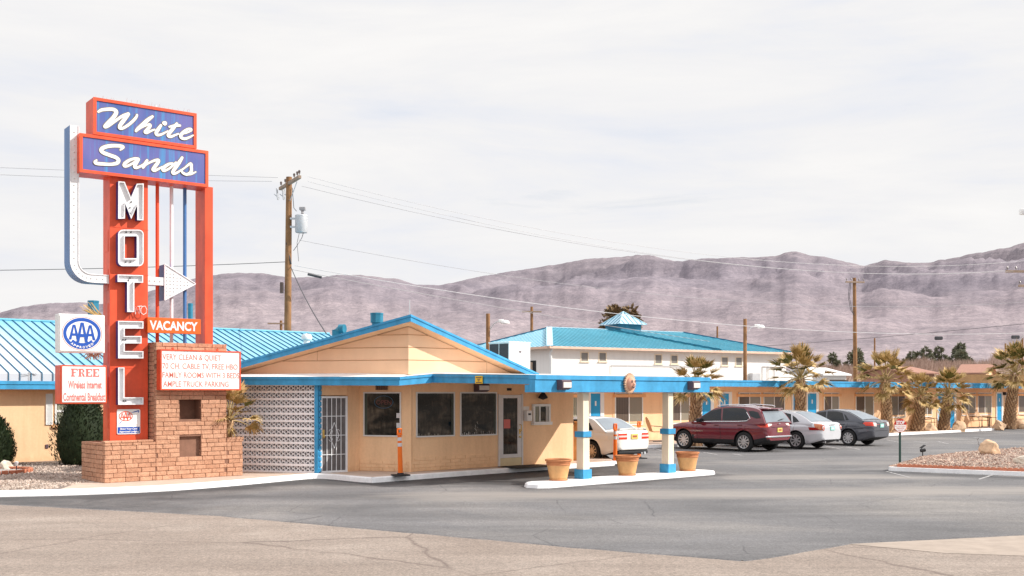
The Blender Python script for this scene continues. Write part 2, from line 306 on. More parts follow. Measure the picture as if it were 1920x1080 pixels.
# ---------------------------------------------------------------- mesh builder
class MB:
    def __init__(s): s.v = []; s.f = []; s.m = []
    def poly(s, pts, m=0):
        i = len(s.v); s.v += [tuple(p) for p in pts]; s.f.append(tuple(range(i, i + len(pts)))); s.m.append(m)
    def raw(s, vs, fs, m=0):
        i = len(s.v); s.v += [tuple(p) for p in vs]
        for f in fs: s.f.append(tuple(i + k for k in f)); s.m.append(m)
    def box(s, x0, x1, y0, y1, z0, z1, m=0):
        s.raw([(x0, y0, z0), (x1, y0, z0), (x1, y1, z0), (x0, y1, z0), (x0, y0, z1), (x1, y0, z1), (x1, y1, z1), (x0, y1, z1)],
              [(0, 3, 2, 1), (4, 5, 6, 7), (0, 1, 5, 4), (1, 2, 6, 5), (2, 3, 7, 6), (3, 0, 4, 7)], m)
    def bbox(s, x0, x1, y0, y1, z0, z1, b=.01, m=0, seg=1, jit=None):
        bm = bmesh.new(); bmesh.ops.create_cube(bm, size=1)
        for v in bm.verts: v.co = Vector(((x0 + x1) / 2 + v.co.x * (x1 - x0), (y0 + y1) / 2 + v.co.y * (y1 - y0), (z0 + z1) / 2 + v.co.z * (z1 - z0)))
        bmesh.ops.bevel(bm, geom=bm.edges[:], offset=b, segments=seg, profile=.5, affect='EDGES')
        if jit:
            for v in bm.verts: v.co += Vector([random.uniform(-j, j) for j in jit])
        s.bm(bm, m)
    def bm(s, bm, m=0, mats=False, X=None):
        bm.verts.index_update(); i = len(s.v)
        s.v += [tuple((X @ v.co) if X else v.co) for v in bm.verts]
        for f in bm.faces: s.f.append(tuple(i + v.index for v in f.verts)); s.m.append(m + (f.material_index if mats else 0))
        bm.free()
    def add(s, o, X=None, m=0):
        i = len(s.v)
        s.v += [tuple(X @ Vector(p)) for p in o.v] if X else list(o.v)
        for f, k in zip(o.f, o.m): s.f.append(tuple(i + q for q in f)); s.m.append(m + k)
    def prism(s, poly, d0, d1, axis='y', m=0, mside=None, mback=None):
        def P(a, b, d): return (a, d, b) if axis == 'y' else ((a, b, d) if axis == 'z' else (d, a, b))
        n = len(poly); i = len(s.v)
        s.v += [P(a, b, d0) for a, b in poly] + [P(a, b, d1) for a, b in poly]
        s.f.append(tuple(i + k for k in range(n))); s.m.append(m)
        s.f.append(tuple(i + n + k for k in reversed(range(n)))); s.m.append(m if mback is None else mback)
        for k in range(n):
            q = (k + 1) % n; s.f.append((i + k, i + n + k, i + n + q, i + q)); s.m.append(m if mside is None else mside)
    def tube(s, pts, r, n=8, m=0, caps=True):
        pts = [Vector(p) for p in pts]; rs = r if hasattr(r, '__len__') else [r] * len(pts); i0 = len(s.v); N = len(pts)
        for k, p in enumerate(pts):
            d = (pts[min(k + 1, N - 1)] - pts[max(k - 1, 0)]).normalized()
            a = d.cross(Vector((0, 0, 1)) if abs(d.z) < .9 else Vector((1, 0, 0))).normalized(); b = d.cross(a)
            for q in range(n):
                t = 2 * math.pi * q / n; s.v.append(tuple(p + (a * math.cos(t) + b * math.sin(t)) * rs[k]))
        for k in range(N - 1):
            for q in range(n):
                a = i0 + k * n + q; b = i0 + k * n + (q + 1) % n
                s.f.append((a, b, b + n, a + n)); s.m.append(m)
        if caps:
            s.f.append(tuple(i0 + q for q in range(n))); s.m.append(m)
            s.f.append(tuple(i0 + (N - 1) * n + q for q in reversed(range(n)))); s.m.append(m)
    def lathe(s, prof, c=(0, 0, 0), n=24, m=0, axis='z', ms=None):
        i0 = len(s.v); N = len(prof)
        for r, h in prof:
            for q in range(n):
                t = 2 * math.pi * q / n; a, b = r * math.cos(t), r * math.sin(t)
                p = (a, b, h) if axis == 'z' else ((a, h, b) if axis == 'y' else (h, a, b))
                s.v.append((p[0] + c[0], p[1] + c[1], p[2] + c[2]))
        for k in range(N - 1):
            for q in range(n):
                a = i0 + k * n + q; b = i0 + k * n + (q + 1) % n
                s.f.append((a, b, b + n, a + n)); s.m.append(ms[k] if ms else m)
    def build(s, name, mats, parent=None, smooth=None, kind=None):
        me = bpy.data.meshes.new(name); me.from_pydata(s.v, [], s.f)
        for x in (mats if isinstance(mats, (list, tuple)) else [mats]): me.materials.append(M[x] if isinstance(x, str) else x)
        me.polygons.foreach_set('material_index', s.m)
        bm = bmesh.new(); bm.from_mesh(me)
        if smooth is not None and smooth >= 0: pass
        bmesh.ops.recalc_face_normals(bm, faces=bm.faces[:]) if len(bm.faces) < 60000 else None
        bm.to_mesh(me); bm.free()
        if smooth is not None:
            me.polygons.foreach_set('use_smooth', [True] * len(me.polygons)); me.set_sharp_from_angle(angle=R(smooth))
        o = bpy.data.objects.new(name, me); COL.objects.link(o)
        if parent is not None: o.parent = parent
        if kind: o['kind'] = kind
        return o
def tag(o, label, cat, group=None):
    o['label'] = label; o['category'] = cat
    if group: o['group'] = group
    return o
class Frame:
    """an Empty at the base of a thing, with its u axis turned th degrees from +X"""
    def __init__(s, name, x, y, th, z=0, label=None, cat=None, group=None, parent=None):
        s.x, s.y, s.z, s.th = x, y, z, R(th); s.c, s.s = math.cos(s.th), math.sin(s.th)
        s.o = None
        if name:
            s.o = bpy.data.objects.new(name, None); COL.objects.link(s.o); s.o.location = (x, y, z); s.o.rotation_euler = (0, 0, s.th)
            s.o.empty_display_size = .3
            if label: tag(s.o, label, cat, group)
    def W(s, u, v, z=0): return Vector((s.x + u * s.c - v * s.s, s.y + u * s.s + v * s.c, s.z + z))
    def U(s, px, v):      # where the ray through photo column px meets the plane v
        k = (px - 960) / F
        x0, y0 = s.x - v * s.s, s.y + v * s.c
        return (k * y0 - x0) / (s.c - k * s.s)
    def Z(s, py, u, v):
        return EYE + (HOR - py) * s.W(u, v).y / F - s.z
    def P(s, px, py, v):
        u = s.U(px, v); return u, s.Z(py, u, v)
def dup(o, parent=None, label=None, **kw):
    c = o.copy(); COL.objects.link(c)
    if parent is not None: c.parent = parent
    for ch in list(o.children): dup(ch, c)
    if label: c['label'] = label
    return c
_dg = None
def text_mb(s, u0, z0, w, h, y, m=0, bold=0.0, mb=None, align='L', xs=None):
    """text laid on a plane facing -y, cap height h, total width w"""
    cu = bpy.data.curves.new('t', 'FONT'); cu.body = s; cu.size = 1; cu.offset = bold; cu.resolution_u = 3
    o = bpy.data.objects.new('t', cu); COL.objects.link(o)
    me = bpy.data.meshes.new_from_object(o.evaluated_get(bpy.context.evaluated_depsgraph_get()))
    bpy.data.objects.remove(o); bpy.data.curves.remove(cu)
    vs = [v.co.copy() for v in me.vertices]; fs = [tuple(p.vertices) for p in me.polygons]; bpy.data.meshes.remove(me)
    x0 = min(v.x for v in vs); x1 = max(v.x for v in vs)
    cap = .729
    sz = h / cap; sx = (w / (x1 - x0)) if w else sz
    mb = mb or MB()
    mb.raw([(u0 + (v.x - x0) * sx, y, z0 + v.y * sz) for v in vs], fs, m)
    return mb
def catmull(pts, k=6, closed=False):
    out = []; n = len(pts); P = lambda i: Vector(pts[i % n]) if closed else Vector(pts[max(0, min(n - 1, i))])
    for i in range(n if closed else n - 1):
        a, b, c, d = P(i - 1), P(i), P(i + 1), P(i + 2)
        for j in range(k):
            t = j / k
            out.append(.5 * ((2 * b) + (c - a) * t + (2 * a - 5 * b + 4 * c - d) * t * t + (3 * b - a - 3 * c + d) * t ** 3))
    if not closed: out.append(Vector(pts[-1]))
    return out
def ribbon(mb, pts, wid, y, m=0, k=8, dy=.0001, nib=None):
    """brush stroke on a plane facing -y: rounded ribbon through (u, z) points, wid a number or one width per point"""
    w = wid if hasattr(wid, '__len__') else [wid] * len(pts)
    P = catmull([(p[0], p[1], q) for p, q in zip(pts, w)], k)
    L, Rr = [], []
    for i, p in enumerate(P):
        d = Vector((P[min(i + 1, len(P) - 1)][0] - P[max(i - 1, 0)][0], P[min(i + 1, len(P) - 1)][1] - P[max(i - 1, 0)][1]))
        if d.length < 1e-9: d = Vector((1, 0))
        d.normalize(); nn = Vector((-d.y, d.x)) * p[2] / 2
        yy = y - i * dy
        L.append((p[0] + nn.x, yy, p[1] + nn.y)); Rr.append((p[0] - nn.x, yy, p[1] - nn.y))
    for i in range(len(P) - 1): mb.poly([L[i], L[i + 1], Rr[i + 1], Rr[i]], m)
    for e, sg in ((0, -1), (len(P) - 1, 1)):
        c = P[e]; a = Vector((L[e][0] - c[0], L[e][2] - c[1])); n = 8
        fan = []
        for q in range(n + 1):
            t = -sg * math.pi * q / n
            fan.append((c[0] + a.x * math.cos(t) - a.y * math.sin(t), L[e][1] - .00003, c[1] + a.x * math.sin(t) + a.y * math.cos(t)))
        mb.poly(fan, m)
# ================================================================ sky and sun
SUN_EL, SUN_AZ = 36.0, -6.0            # sun stands to the right (+X)
w = bpy.data.worlds.new('World'); sc.world = w; w.use_nodes = True
nt = w.node_tree; nt.nodes.clear(); N = nt.nodes.new; Lk = nt.links.new
out = N('ShaderNodeOutputWorld'); sky = N('ShaderNodeTexSky'); sky.sky_type = 'NISHITA'; sky.sun_disc = False
sky.sun_elevation = R(SUN_EL); sky.sun_rotation = R(96); sky.air_density = 1; sky.dust_density = 1.5; sky.altitude = 1300
bg1 = N('ShaderNodeBackground'); bg1.inputs['Strength'].default_value = .12; Lk(sky.outputs[0], bg1.inputs['Color'])
tc = N('ShaderNodeTexCoord'); mp = N('ShaderNodeMapping'); mp.inputs['Scale'].default_value = (1.3, 1.3, 7.5); mp.inputs['Rotation'].default_value = (0, R(4), 0); mp.inputs['Location'].default_value = (2.7, 1.1, .4)
Lk(tc.outputs['Generated'], mp.inputs['Vector'])
def wn(scale, det, ro, di):
    n = N('ShaderNodeTexNoise'); n.inputs['Scale'].default_value = scale; n.inputs['Detail'].default_value = det
    n.inputs['Roughness'].default_value = ro; n.inputs['Distortion'].default_value = di; Lk(mp.outputs[0], n.inputs['Vector']); return n.outputs['Fac']
def wr(f, st):
    r = N('ShaderNodeValToRGB'); e = r.color_ramp.elements
    while len(e) < len(st): e.new(.5)
    for q, (p, c) in zip(e, st): q.position = p; q.color = (*c, 1)
    Lk(f, r.inputs['Fac']); return r.outputs['Color']
cl = wr(wn(1.9, 9, .60, .35), [(.32, (.77, .81, .895)), (.42, (.845, .858, .905)), (.52, (.90, .895, .905)), (.62, (.94, .928, .922)), (.74, (.97, .957, .945))])
sx = N('ShaderNodeSeparateXYZ'); Lk(tc.outputs['Generated'], sx.inputs[0])       # the cloud sheet is brighter high up than near the horizon
mr = N('ShaderNodeMapRange'); mr.inputs['From Min'].default_value = .36; mr.inputs['From Max'].default_value = .85; mr.inputs['To Min'].default_value = 1.0; mr.inputs['To Max'].default_value = 1.7
Lk(sx.outputs['Z'], mr.inputs['Value'])
bg2 = N('ShaderNodeBackground'); Lk(mr.outputs[0], bg2.inputs['Strength']); Lk(cl, bg2.inputs['Color'])
gap = wr(wn(3.1, 8, .62, .5), [(.28, (.14,) * 3), (.37, (0, 0, 0))])
inv = N('ShaderNodeMixShader'); Lk(gap, inv.inputs['Fac']); Lk(bg2.outputs[0], inv.inputs[1]); Lk(bg1.outputs[0], inv.inputs[2])
Lk(inv.outputs[0], out.inputs['Surface'])
sl = bpy.data.lights.new('sun', 'SUN'); sl.energy = 5.0; sl.angle = R(.6); sl.color = (1, .955, .88)
so = bpy.data.objects.new('sun', sl); COL.objects.link(so); so.location = (60, 20, 60)
sd = Vector((math.cos(R(SUN_EL)) * math.cos(R(SUN_AZ)), math.cos(R(SUN_EL)) * math.sin(R(SUN_AZ)), math.sin(R(SUN_EL))))
so.rotation_euler = (-sd).to_track_quat('-Z', 'Y').to_euler()
# ================================================================ ground, road, lot, kerbs
def sheet(name, pts, z, m):
    mb = MB(); mb.poly([(p[0], p[1], z) for p in pts]); return mb.build(name, m, kind='structure')
mb = MB(); n = 64
mb.poly([(26000 * math.cos(2 * math.pi * k / n), 26000 * math.sin(2 * math.pi * k / n), -.03) for k in range(n)])
mb.build('ground', 'desert', kind='structure')
sheet('road', [(-120, -30), (160, -30), (160, 28), (60, 28), (-120, 28)], -.010, 'road')
G = ground
lot = [(-60, 9.5), (-14, 19.6), G(0, 945), G(400, 965), G(800, 1000), G(1100, 1027), G(1390, 1050), G(1440, 1044), G(1590, 1018), (7.9, 16.3), (30, 20.5), (110, 36), (170, 150), (-70, 150), (-70, 30)]

def rough_edge(P, step=.22, amp=.035):
    o = []
    for a_, b_ in zip(P, P[1:]):
        a_, b_ = Vector((a_[0], a_[1])), Vector((b_[0], b_[1])); n = max(1, int((b_ - a_).length / step)); nn = Vector((-(b_ - a_).y, (b_ - a_).x)).normalized()
        for q in range(n):
            p = a_.lerp(b_, q / n); o.append(p + nn * (noise.noise(Vector((p.x * 2.3, p.y * 2.3, 0))) * amp + noise.noise(Vector((p.x * 9, p.y * 9, 4))) * amp * .6))
    o.append(Vector((P[-1][0], P[-1][1]))); return o
gut = [G(1592, 1019), (7.6, 16.1), (30, 20.2), (30, 17.6), (7.3, 14.0), G(1770, 1036)]
gp = gut
mb = MB(); mb.poly([(p[0], p[1], -.006) for p in gut]); mb.build('pavement', 'apron', kind='structure')
kl = [(-24, 19.4), (-15, 21.0), (-10.6, 22.05), (-9.2, 22.45), (-7.75, 23.24), (-6.9, 24.1), (-6.2, 25.05), (-5.5, 26.1), (-5.0, 26.75), (-4.5, 26.55), (-3.9, 25.95), (-3.45, 25.6), (-3.1, 25.75), (-1.38, 27.56), (.37, 29.25), (2.75, 31.35), (3.2, 32.0)]
KL = [Vector((p[0], p[1])) for p in kl]
KL = [Vector((q[0], q[1])) for q in catmull([(p.x, p.y, 0) for p in KL], 4)]
def offset(P, d):
    o = []
    for i, p in enumerate(P):
        t = (P[min(i + 1, len(P) - 1)] - P[max(i - 1, 0)]).normalized(); o.append(p + Vector((-t.y, t.x)) * d)
    return o
KI = offset(KL, .17)
mb = MB(); random.seed(3)
T = .125
jl = [random.uniform(-.012, .012) for _ in KL]
for i in range(len(KL) - 1):
    a, b, c, d = KL[i], KL[i + 1], KI[i + 1], KI[i]
    a2 = a + (d - a) * .12; b2 = b + (c - b) * .12
    mb.poly([(a.x, a.y, -.01), (b.x, b.y, -.01), (b2.x, b2.y, T - .02), (a2.x, a2.y, T - .02)])
    a3 = a + (d - a) * .22; b3 = b + (c - b) * .22
    mb.poly([(a2.x, a2.y, T - .02), (b2.x, b2.y, T - .02), (b3.x, b3.y, T), (a3.x, a3.y, T)])
    mb.poly([(a3.x, a3.y, T), (b3.x, b3.y, T), (c.x, c.y, T), (d.x, d.y, T)])
mb.build('kerb', 'kerb', kind='structure')
iw = min(range(len(KI)), key=lambda i: abs(KI[i].x + 9.6))
sheet('walkway', [(p.x, p.y) for p in KI[iw:]] + [(3.2, 40), (-9, 40), (-9.0, 26.5), (-9.9, 24.6)], .12, 'conc')
bed = [(p.x, p.y) for p in KI[:iw + 1]] + [(-9.9, 24.6), (-9.0, 26.5), (-9, 40), (-24, 40)]
sheet('gravel_bed', bed, .121, 'gravel')
def pebbles(name, pts_fn, n, m, smin, smax):
    mb = MB()
    for _ in range(n):
        x, y, z = pts_fn(); s = random.uniform(smin, smax); a = random.random() * 6.3
        base = [(x + s * math.cos(a + k * 1.571) * random.uniform(.6, 1.2), y + s * math.sin(a + k * 1.571) * random.uniform(.6, 1.2), z) for k in range(4)]
        top = [(x + (p[0] - x) * .5, y + (p[1] - y) * .5, z + s * random.uniform(.5, .9)) for p in base]
        mb.raw(base + top, [(4, 5, 6, 7), (0, 1, 5, 4), (1, 2, 6, 5), (2, 3, 7, 6), (3, 0, 4, 7)])
    return mb.build(name, m, kind='stuff')
def bedpt():
    while 1:
        y = random.uniform(22, 31) if random.random() < .5 else random.uniform(22, 26); x = random.uniform(-.50, -.30) * y
        yk = 22.05 + (x + 10.6) * .29
        if y > yk + .3 and not (x > -9.75 and y < 24.7) and not (x > -9.3): return x, y, .121
leafy = leaf('loose stones', (.26, .19, .15), (.60, .50, .43), .95)
tag(pebbles('loose_gravel', bedpt, 5200, leafy, .016, .042), 'loose pale gravel stones spread over the bed left of the brick sign base', 'gravel')
# tyre of the porte cochere: raised white island
K = Frame(None, 1.70, 25.3, 41.5)
isl = [(-1.45, -.33), (4.45, -.33), (4.72, -.2), (4.78, .1), (4.72, .36), (4.5, .46), (-1.3, .46), (-1.55, .36), (-1.72, .1), (-1.66, -.2)]
mb = MB(); W = [K.W(u, v) for u, v in isl]; n = len(W)
ctr = sum(W, Vector()) / n
ring = lambda s, z: [(ctr.x + (p.x - ctr.x) * s, ctr.y + (p.y - ctr.y) * s, z) for p in W]
r0, r1, r2 = ring(1.01, -.01), ring(1.0, .075), ring(.985, .1)
for k in range(n):
    q = (k + 1) % n; mb.poly([r0[k], r0[q], r1[q], r1[k]]); mb.poly([r1[k], r1[q], r2[q], r2[k]])
mb.poly(r2); mb.build('traffic_island', 'kerb', kind='structure')
# the lot: one sheet cut into a grid so that wear and painted canopy shade can vary over it, with a ragged tapering front edge
front = rough_edge(lot[1:11])
poly = [Vector((-60, 9.5))] + front + [Vector((p[0], p[1])) for p in lot[11:]]
from mathutils.geometry import delaunay_2d_cdt
cv, ce, cf_, _, _, _ = delaunay_2d_cdt(poly, [], [list(range(len(poly)))], 1, 1e-5)
bm = bmesh.new(); bv = [bm.verts.new((p.x, p.y, 0)) for p in cv]
for t_ in cf_: bm.faces.new([bv[k] for k in t_])
x = -18.0
while x < 24:
    bmesh.ops.bisect_plane(bm, geom=bm.verts[:] + bm.edges[:] + bm.faces[:], plane_co=(x, 0, 0), plane_no=(1, 0, 0)); x += .45
y = 13.0
while y < 46:
    bmesh.ops.bisect_plane(bm, geom=bm.verts[:] + bm.edges[:] + bm.faces[:], plane_co=(0, y, 0), plane_no=(0, 1, 0)); y += .45
me = bpy.data.meshes.new('parking_lot'); 
bmesh.ops.recalc_face_normals(bm, faces=bm.faces[:]); bm.to_mesh(me); bm.free()
def seg_d(p, P):
    best = 1e9
    for a_, b_ in zip(P, P[1:]):
        ab = b_ - a_; t_ = max(0, min(1, (p - a_).dot(ab) / max(1e-9, ab.length_squared))); best = min(best, (p - (a_ + ab * t_)).length)
    return best
KS = KL[::2]; IS = [Vector((K.W(u, v).x, K.W(u, v).y)) for u, v in isl]; IS.append(IS[0])
RK = [Vector(q[:2]) for q in (G(1662, 884), G(1750, 889), G(1920, 897), (18, 25))]
wc = me.color_attributes.new('wear_shade', 'FLOAT_COLOR', 'POINT')
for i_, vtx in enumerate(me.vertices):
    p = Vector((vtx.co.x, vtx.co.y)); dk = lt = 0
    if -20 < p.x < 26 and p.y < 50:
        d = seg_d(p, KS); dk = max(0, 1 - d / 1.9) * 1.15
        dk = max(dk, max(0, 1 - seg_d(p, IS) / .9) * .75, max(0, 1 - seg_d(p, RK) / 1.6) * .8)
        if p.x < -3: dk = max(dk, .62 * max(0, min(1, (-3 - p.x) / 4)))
        if -4 < p.x < 3.5 and 25 < p.y < 31: dk = max(dk, .6)  # canopy shadow painted into the asphalt as a darker zone
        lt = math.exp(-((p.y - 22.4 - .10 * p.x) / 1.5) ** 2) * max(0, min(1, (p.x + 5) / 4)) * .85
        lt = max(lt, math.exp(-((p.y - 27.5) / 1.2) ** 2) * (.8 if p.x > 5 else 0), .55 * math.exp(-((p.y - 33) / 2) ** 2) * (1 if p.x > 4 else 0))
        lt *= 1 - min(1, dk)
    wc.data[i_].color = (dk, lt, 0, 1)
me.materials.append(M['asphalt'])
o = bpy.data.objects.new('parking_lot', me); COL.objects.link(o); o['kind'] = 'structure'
mb = MB()
for a_, b_ in zip(front, front[1:]):
    nn = Vector(((b_ - a_).y, -(b_ - a_).x)).normalized() * .05; mb.poly([(a_.x, a_.y, -.0005), (b_.x, b_.y, -.0005), (b_.x + nn.x, b_.y + nn.y, -.0105), (a_.x + nn.x, a_.y + nn.y, -.0105)])
mb.build('asphalt_edge', 'asphalt', kind='structure')
# painted parking lines
mb = MB()
def line(p, q, w=.09):
    a, b = Vector((p[0], p[1])), Vector((q[0], q[1])); t = (b - a).normalized(); nn = Vector((-t.y, t.x)) * w / 2
    mb.poly([(a.x - nn.x, a.y - nn.y, .004), (b.x - nn.x, b.y - nn.y, .004), (b.x + nn.x, b.y + nn.y, .004), (a.x + nn.x, a.y + nn.y, .004)])
for pa, pb in (((1215, 838), (1245, 846)), ((1318, 848), (1345, 852.5)), ((1372, 851), (1392, 854)), ((1545, 836), (1575, 842)), ((1586, 838), (1612, 843)), ((1662, 825), (1690, 830)), ((1712, 827), (1740, 831)), ((1758, 828), (1778, 832)), ((1825, 820), (1845, 823))):
    a = G(*pa); b = G(*pb); line(a, b, .10)
for pa, pb in (((1662, 884), (1705, 895)), ((1835, 899), (1866, 889))): line(G(*pa), G(*pb), .07)
wm = NT('worn line paint'); wm.set(Roughness=.85); v = wm.coord()
wm.color(wm.ramp(wm.noise(6, 5, .7, v), [(.40, (.17, .16, .16)), (.6, (.48, .46, .45))]))
mb.build('parking_line', wm.m, kind='structure')
# ================================================================ mountains
SKY = [(-400, 610), (-200, 600), (0, 585), (40, 573), (80, 567), (130, 565), (190, 568), (240, 556), (300, 540), (350, 524), (400, 515), (440, 511), (490, 511), (540, 518), (590, 518), (640, 513), (700, 517), (745, 523), (780, 533), (830, 533), (865, 525), (900, 517), (950, 509), (1000, 502), (1050, 494), (1100, 485), (1160, 481), (1200, 476), (1225, 476), (1243, 485), (1262, 488), (1300, 486), (1350, 483), (1400, 482), (1450, 480), (1472, 474), (1492, 471), (1515, 476), (1540, 481), (1580, 488), (1620, 498), (1640, 492), (1662, 487), (1690, 491), (1715, 492), (1735, 492), (1760, 487), (1800, 481), (1840, 472), (1880, 465), (1920, 456), (2000, 442), (2150, 425), (2400, 410)]
def interp(T, x):
    if x <= T[0][0]: return T[0][1]
    for (a, b), (c, d) in zip(T, T[1:]):
        if x <= c: return b + (d - b) * (x - a) / (c - a)
    return T[-1][1]
def mountains():
    na, nr = 640, 130; px0, px1, Y0, Y1, YR = -420, 2420, 1500.0, 8200.0, 6300.0
    cols = []; fac = []; Es = []
    for i in range(na + 1):
        px = px0 + (px1 - px0) * i / na; E = (HOR - interp(SKY, px)) / F
        E += noise.fractal(Vector((px * .03, 3, 0)), 1.0, 2.0, 4) * .0012
        zs_ = []; best = 1e-6
        for j in range(nr + 1):
            Y = Y0 + (Y1 - Y0) * (j / nr); X = (px - 960) / F * Y
            t = (Y - Y0) / (YR - Y0); s_ = t if t < 1 else 1 - (t - 1) * 1.6
            s_ = max(0, s_); env = .38 * s_ + .62 * s_ * s_ * (3 - 2 * s_)
            p = Vector((X / 1150 + .25 * Y / 1150, Y / 1500, 4.3))
            w_ = Vector((noise.noise(p * .9), noise.noise(p * .9 + Vector((7, 3, 1))), 0)) * .45
            r = noise.ridged_multi_fractal(p + w_, .95, 2.1, 7, 1.0, 2.0)
            f2 = noise.fractal(p * 3.1, .9, 2.1, 6)
            z = E * YR * env * (.66 + .25 * min(r, 2.2) * min(1, s_ * 1.6)) + f2 * 30 * min(1, s_ * 3)
            zs_.append(z); best = max(best, z / Y)
        cols.append(zs_); fac.append(E / best); Es.append(E)
    mb = MB(); vs = []
    for i in range(na + 1):
        a = fac[max(0, i - 45):i + 46]; f0 = sum(a) / len(a); a = fac[max(0, i - 2):i + 3]; f1 = sum(a) / len(a); px = px0 + (px1 - px0) * i / na
        for j in range(nr + 1):
            Y = Y0 + (Y1 - Y0) * (j / nr); wt = max(0, min(1, (Y - Y0) / (YR - Y0))) ** 7; 
            e_ = cols[i][j] * (f0 * 1.05 + (f1 * 1.07 - f0 * 1.05) * wt) / Y; kk = .0035; e_ = -kk * math.log(math.exp(-min(e_, 1) / kk) + math.exp(-Es[i] / kk))       # crest worn down to the measured skyline
            vs.append(((px - 960) / F * Y, Y, EYE + e_ * Y if j else -5))
    k = nr + 1
    mb.raw(vs, [(i * k + j, (i + 1) * k + j, (i + 1) * k + j + 1, i * k + j + 1) for i in range(na) for j in range(nr)])
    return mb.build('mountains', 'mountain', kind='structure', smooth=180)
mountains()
# ================================================================ brick sign base
A = Frame('brick_sign_base', -9.18, 24.02, 42, .12, 'reddish brick base with a tower holding two square openings, under the motel sign', 'sign base')
UT0, UT1, UE = 1.20, 2.99, 3.42      # tower from UT0 to UT1, planter ends at UE
ZP, ZT, ZR = .90, 3.22, .925
NI = [(1.86, 2.31, .96 + .57, .96 + 1.06), (1.86, 2.31, .60 + .03, .60 + .50)]
zs = lambda py, u: A.Z(py, u, 0)
def nib(px0, px1, py0, py1):
    u0, u1 = A.U(px0, 0), A.U(px1, 0); return (u0, u1, zs(py1, (u0 + u1) / 2), zs(py0, (u0 + u1) / 2))
NI = [nib(337, 377, 748, 786), nib(337, 377, 818, 856)]
random.seed(11)
mb = MB(); rows = 32; bh = .104; gap = .008
def bricks_wall(side, L, z1, u_off, v_off, z0=0, holes=(), phase=0):
    """one leaf of bricks; side 'f' front (along u), 'l' left (along v), 'r' right, 'b' back"""
    r = 0; z = z0
    while z < z1 - .02:
        h = min(bh, z1 - z)
        x = -random.uniform(0, .35) if r % 2 else -random.choice((0, .175)) - .001
        while x < L - .001:
            l = random.choice((.20, .28, .33, .36, .30)); a, b = max(0, x), min(L, x + l)
            x += l
            if b - a < .06: continue
            segs = [(a, b)]
            for (h0, h1, hz0, hz1) in holes:
                if z + h > hz0 + .03 and z < hz1 - .03:
                    ns = []
                    for p, q in segs:
                        if q <= h0 or p >= h1: ns.append((p, q)); continue
                        if p < h0 - .03: ns.append((p, h0))
                        if q > h1 + .03: ns.append((h1, q))
                    segs = ns
            for p, q in segs:
                pr = random.uniform(0, .009); g = gap / 2; d = .11
                if side == 'f': bx = (u_off + p + g, u_off + q - g, v_off - pr, v_off + d)
                elif side == 'b': bx = (u_off + p + g, u_off + q - g, v_off - d, v_off + pr)
                elif side == 'l': bx = (u_off - pr, u_off + d, v_off + p + g, v_off + q - g)
                else: bx = (u_off - d, u_off + pr, v_off + p + g, v_off + q - g)
                mb.bbox(*bx, z + g, z + h - g, .008, 0, 1, (.0035, .0035, .002))
        z += bh; r += 1
D = 1.40
bricks_wall('f', UT0, ZP, 0, 0)
bricks_wall('f', UT1 - UT0, ZT, UT0, 0, holes=[(a - UT0, b - UT0, c, d) for a, b, c, d in NI])
bricks_wall('f', UE - UT1, ZR, UT1, 0)
bricks_wall('l', D - .22, ZP, 0, .11); bricks_wall('r', D - .22, ZR, UE, .11)
bricks_wall('l', .42, ZT, UT0, .115, z0=ZP); bricks_wall('r', .42, ZT, UT1, .115, z0=ZR)
bricks_wall('b', UE, ZP, 0, D); bricks_wall('b', UT1 - UT0, ZT, UT0, .65, z0=ZP)
c = MB()
c.box(.015, UE - .015, .10, D - .015, -.13, ZP - .02, 1)
c.box(.015, UE - .015, .016, .1, -.13, NI[1][2], 1)
# tower core around the two openings
zc = [NI[1][2], NI[1][3], NI[0][2], NI[0][3]]
c.box(UT0 + .016, NI[0][0] - .002, .016, .1, zc[0], ZT - .01, 1); c.box(NI[0][1] + .002, UT1 - .016, .016, .1, zc[0], ZT - .01, 1)
c.box(.016, UT0 + .016, .016, .1, NI[1][2], ZP - .02, 1); c.box(UT1 - .016, UE - .016, .016, .1, NI[1][2], ZR - .02, 1)
c.box(NI[0][0] - .002, NI[0][1] + .002, .016, .1, zc[1], zc[2], 1); c.box(NI[0][0] - .002, NI[0][1] + .002, .016, .1, zc[3], ZT - .01, 1)
c.box(UT0 + .02, UT1 - .02, .40, .60, ZP - .02, ZT - .012, 1)
c.box(UT0 + .02, NI[0][0] - .02, .10, .40, ZP - .02, ZT - .012, 1); c.box(NI[0][1] + .02, UT1 - .02, .10, .40, ZP - .02, ZT - .012, 1)
c.box(NI[0][0] - .02, NI[0][1] + .02, .10, .40, zc[3] + .002, ZT - .012, 1); c.box(NI[0][0] - .02, NI[0][1] + .02, .10, .40, ZP - .02, zc[2] - .002, 1)
mb.add(c); mb.build('brickwork', ['brick', 'mortar'], A.o)
cap = MB(); x = 0
while x < UE:
    l = .38
    if not (x > UT0 - .3 and x < UT1 - .02):
        cap.bbox(x + .004, min(x + l, UE) - .004, -.015, .2, ZP - .004, ZP + .045, .01, 0, 1, (.004, .004, .003))
    x += l
cap.build('coping', 'brick', A.o)
for (a, b, z0, z1) in NI:
    nb = MB(); nb.poly([(a, .395, z0), (b, .395, z0), (b, .395, z1), (a, .395, z1)]); nb.build('niche_back', 'mortar', A.o)
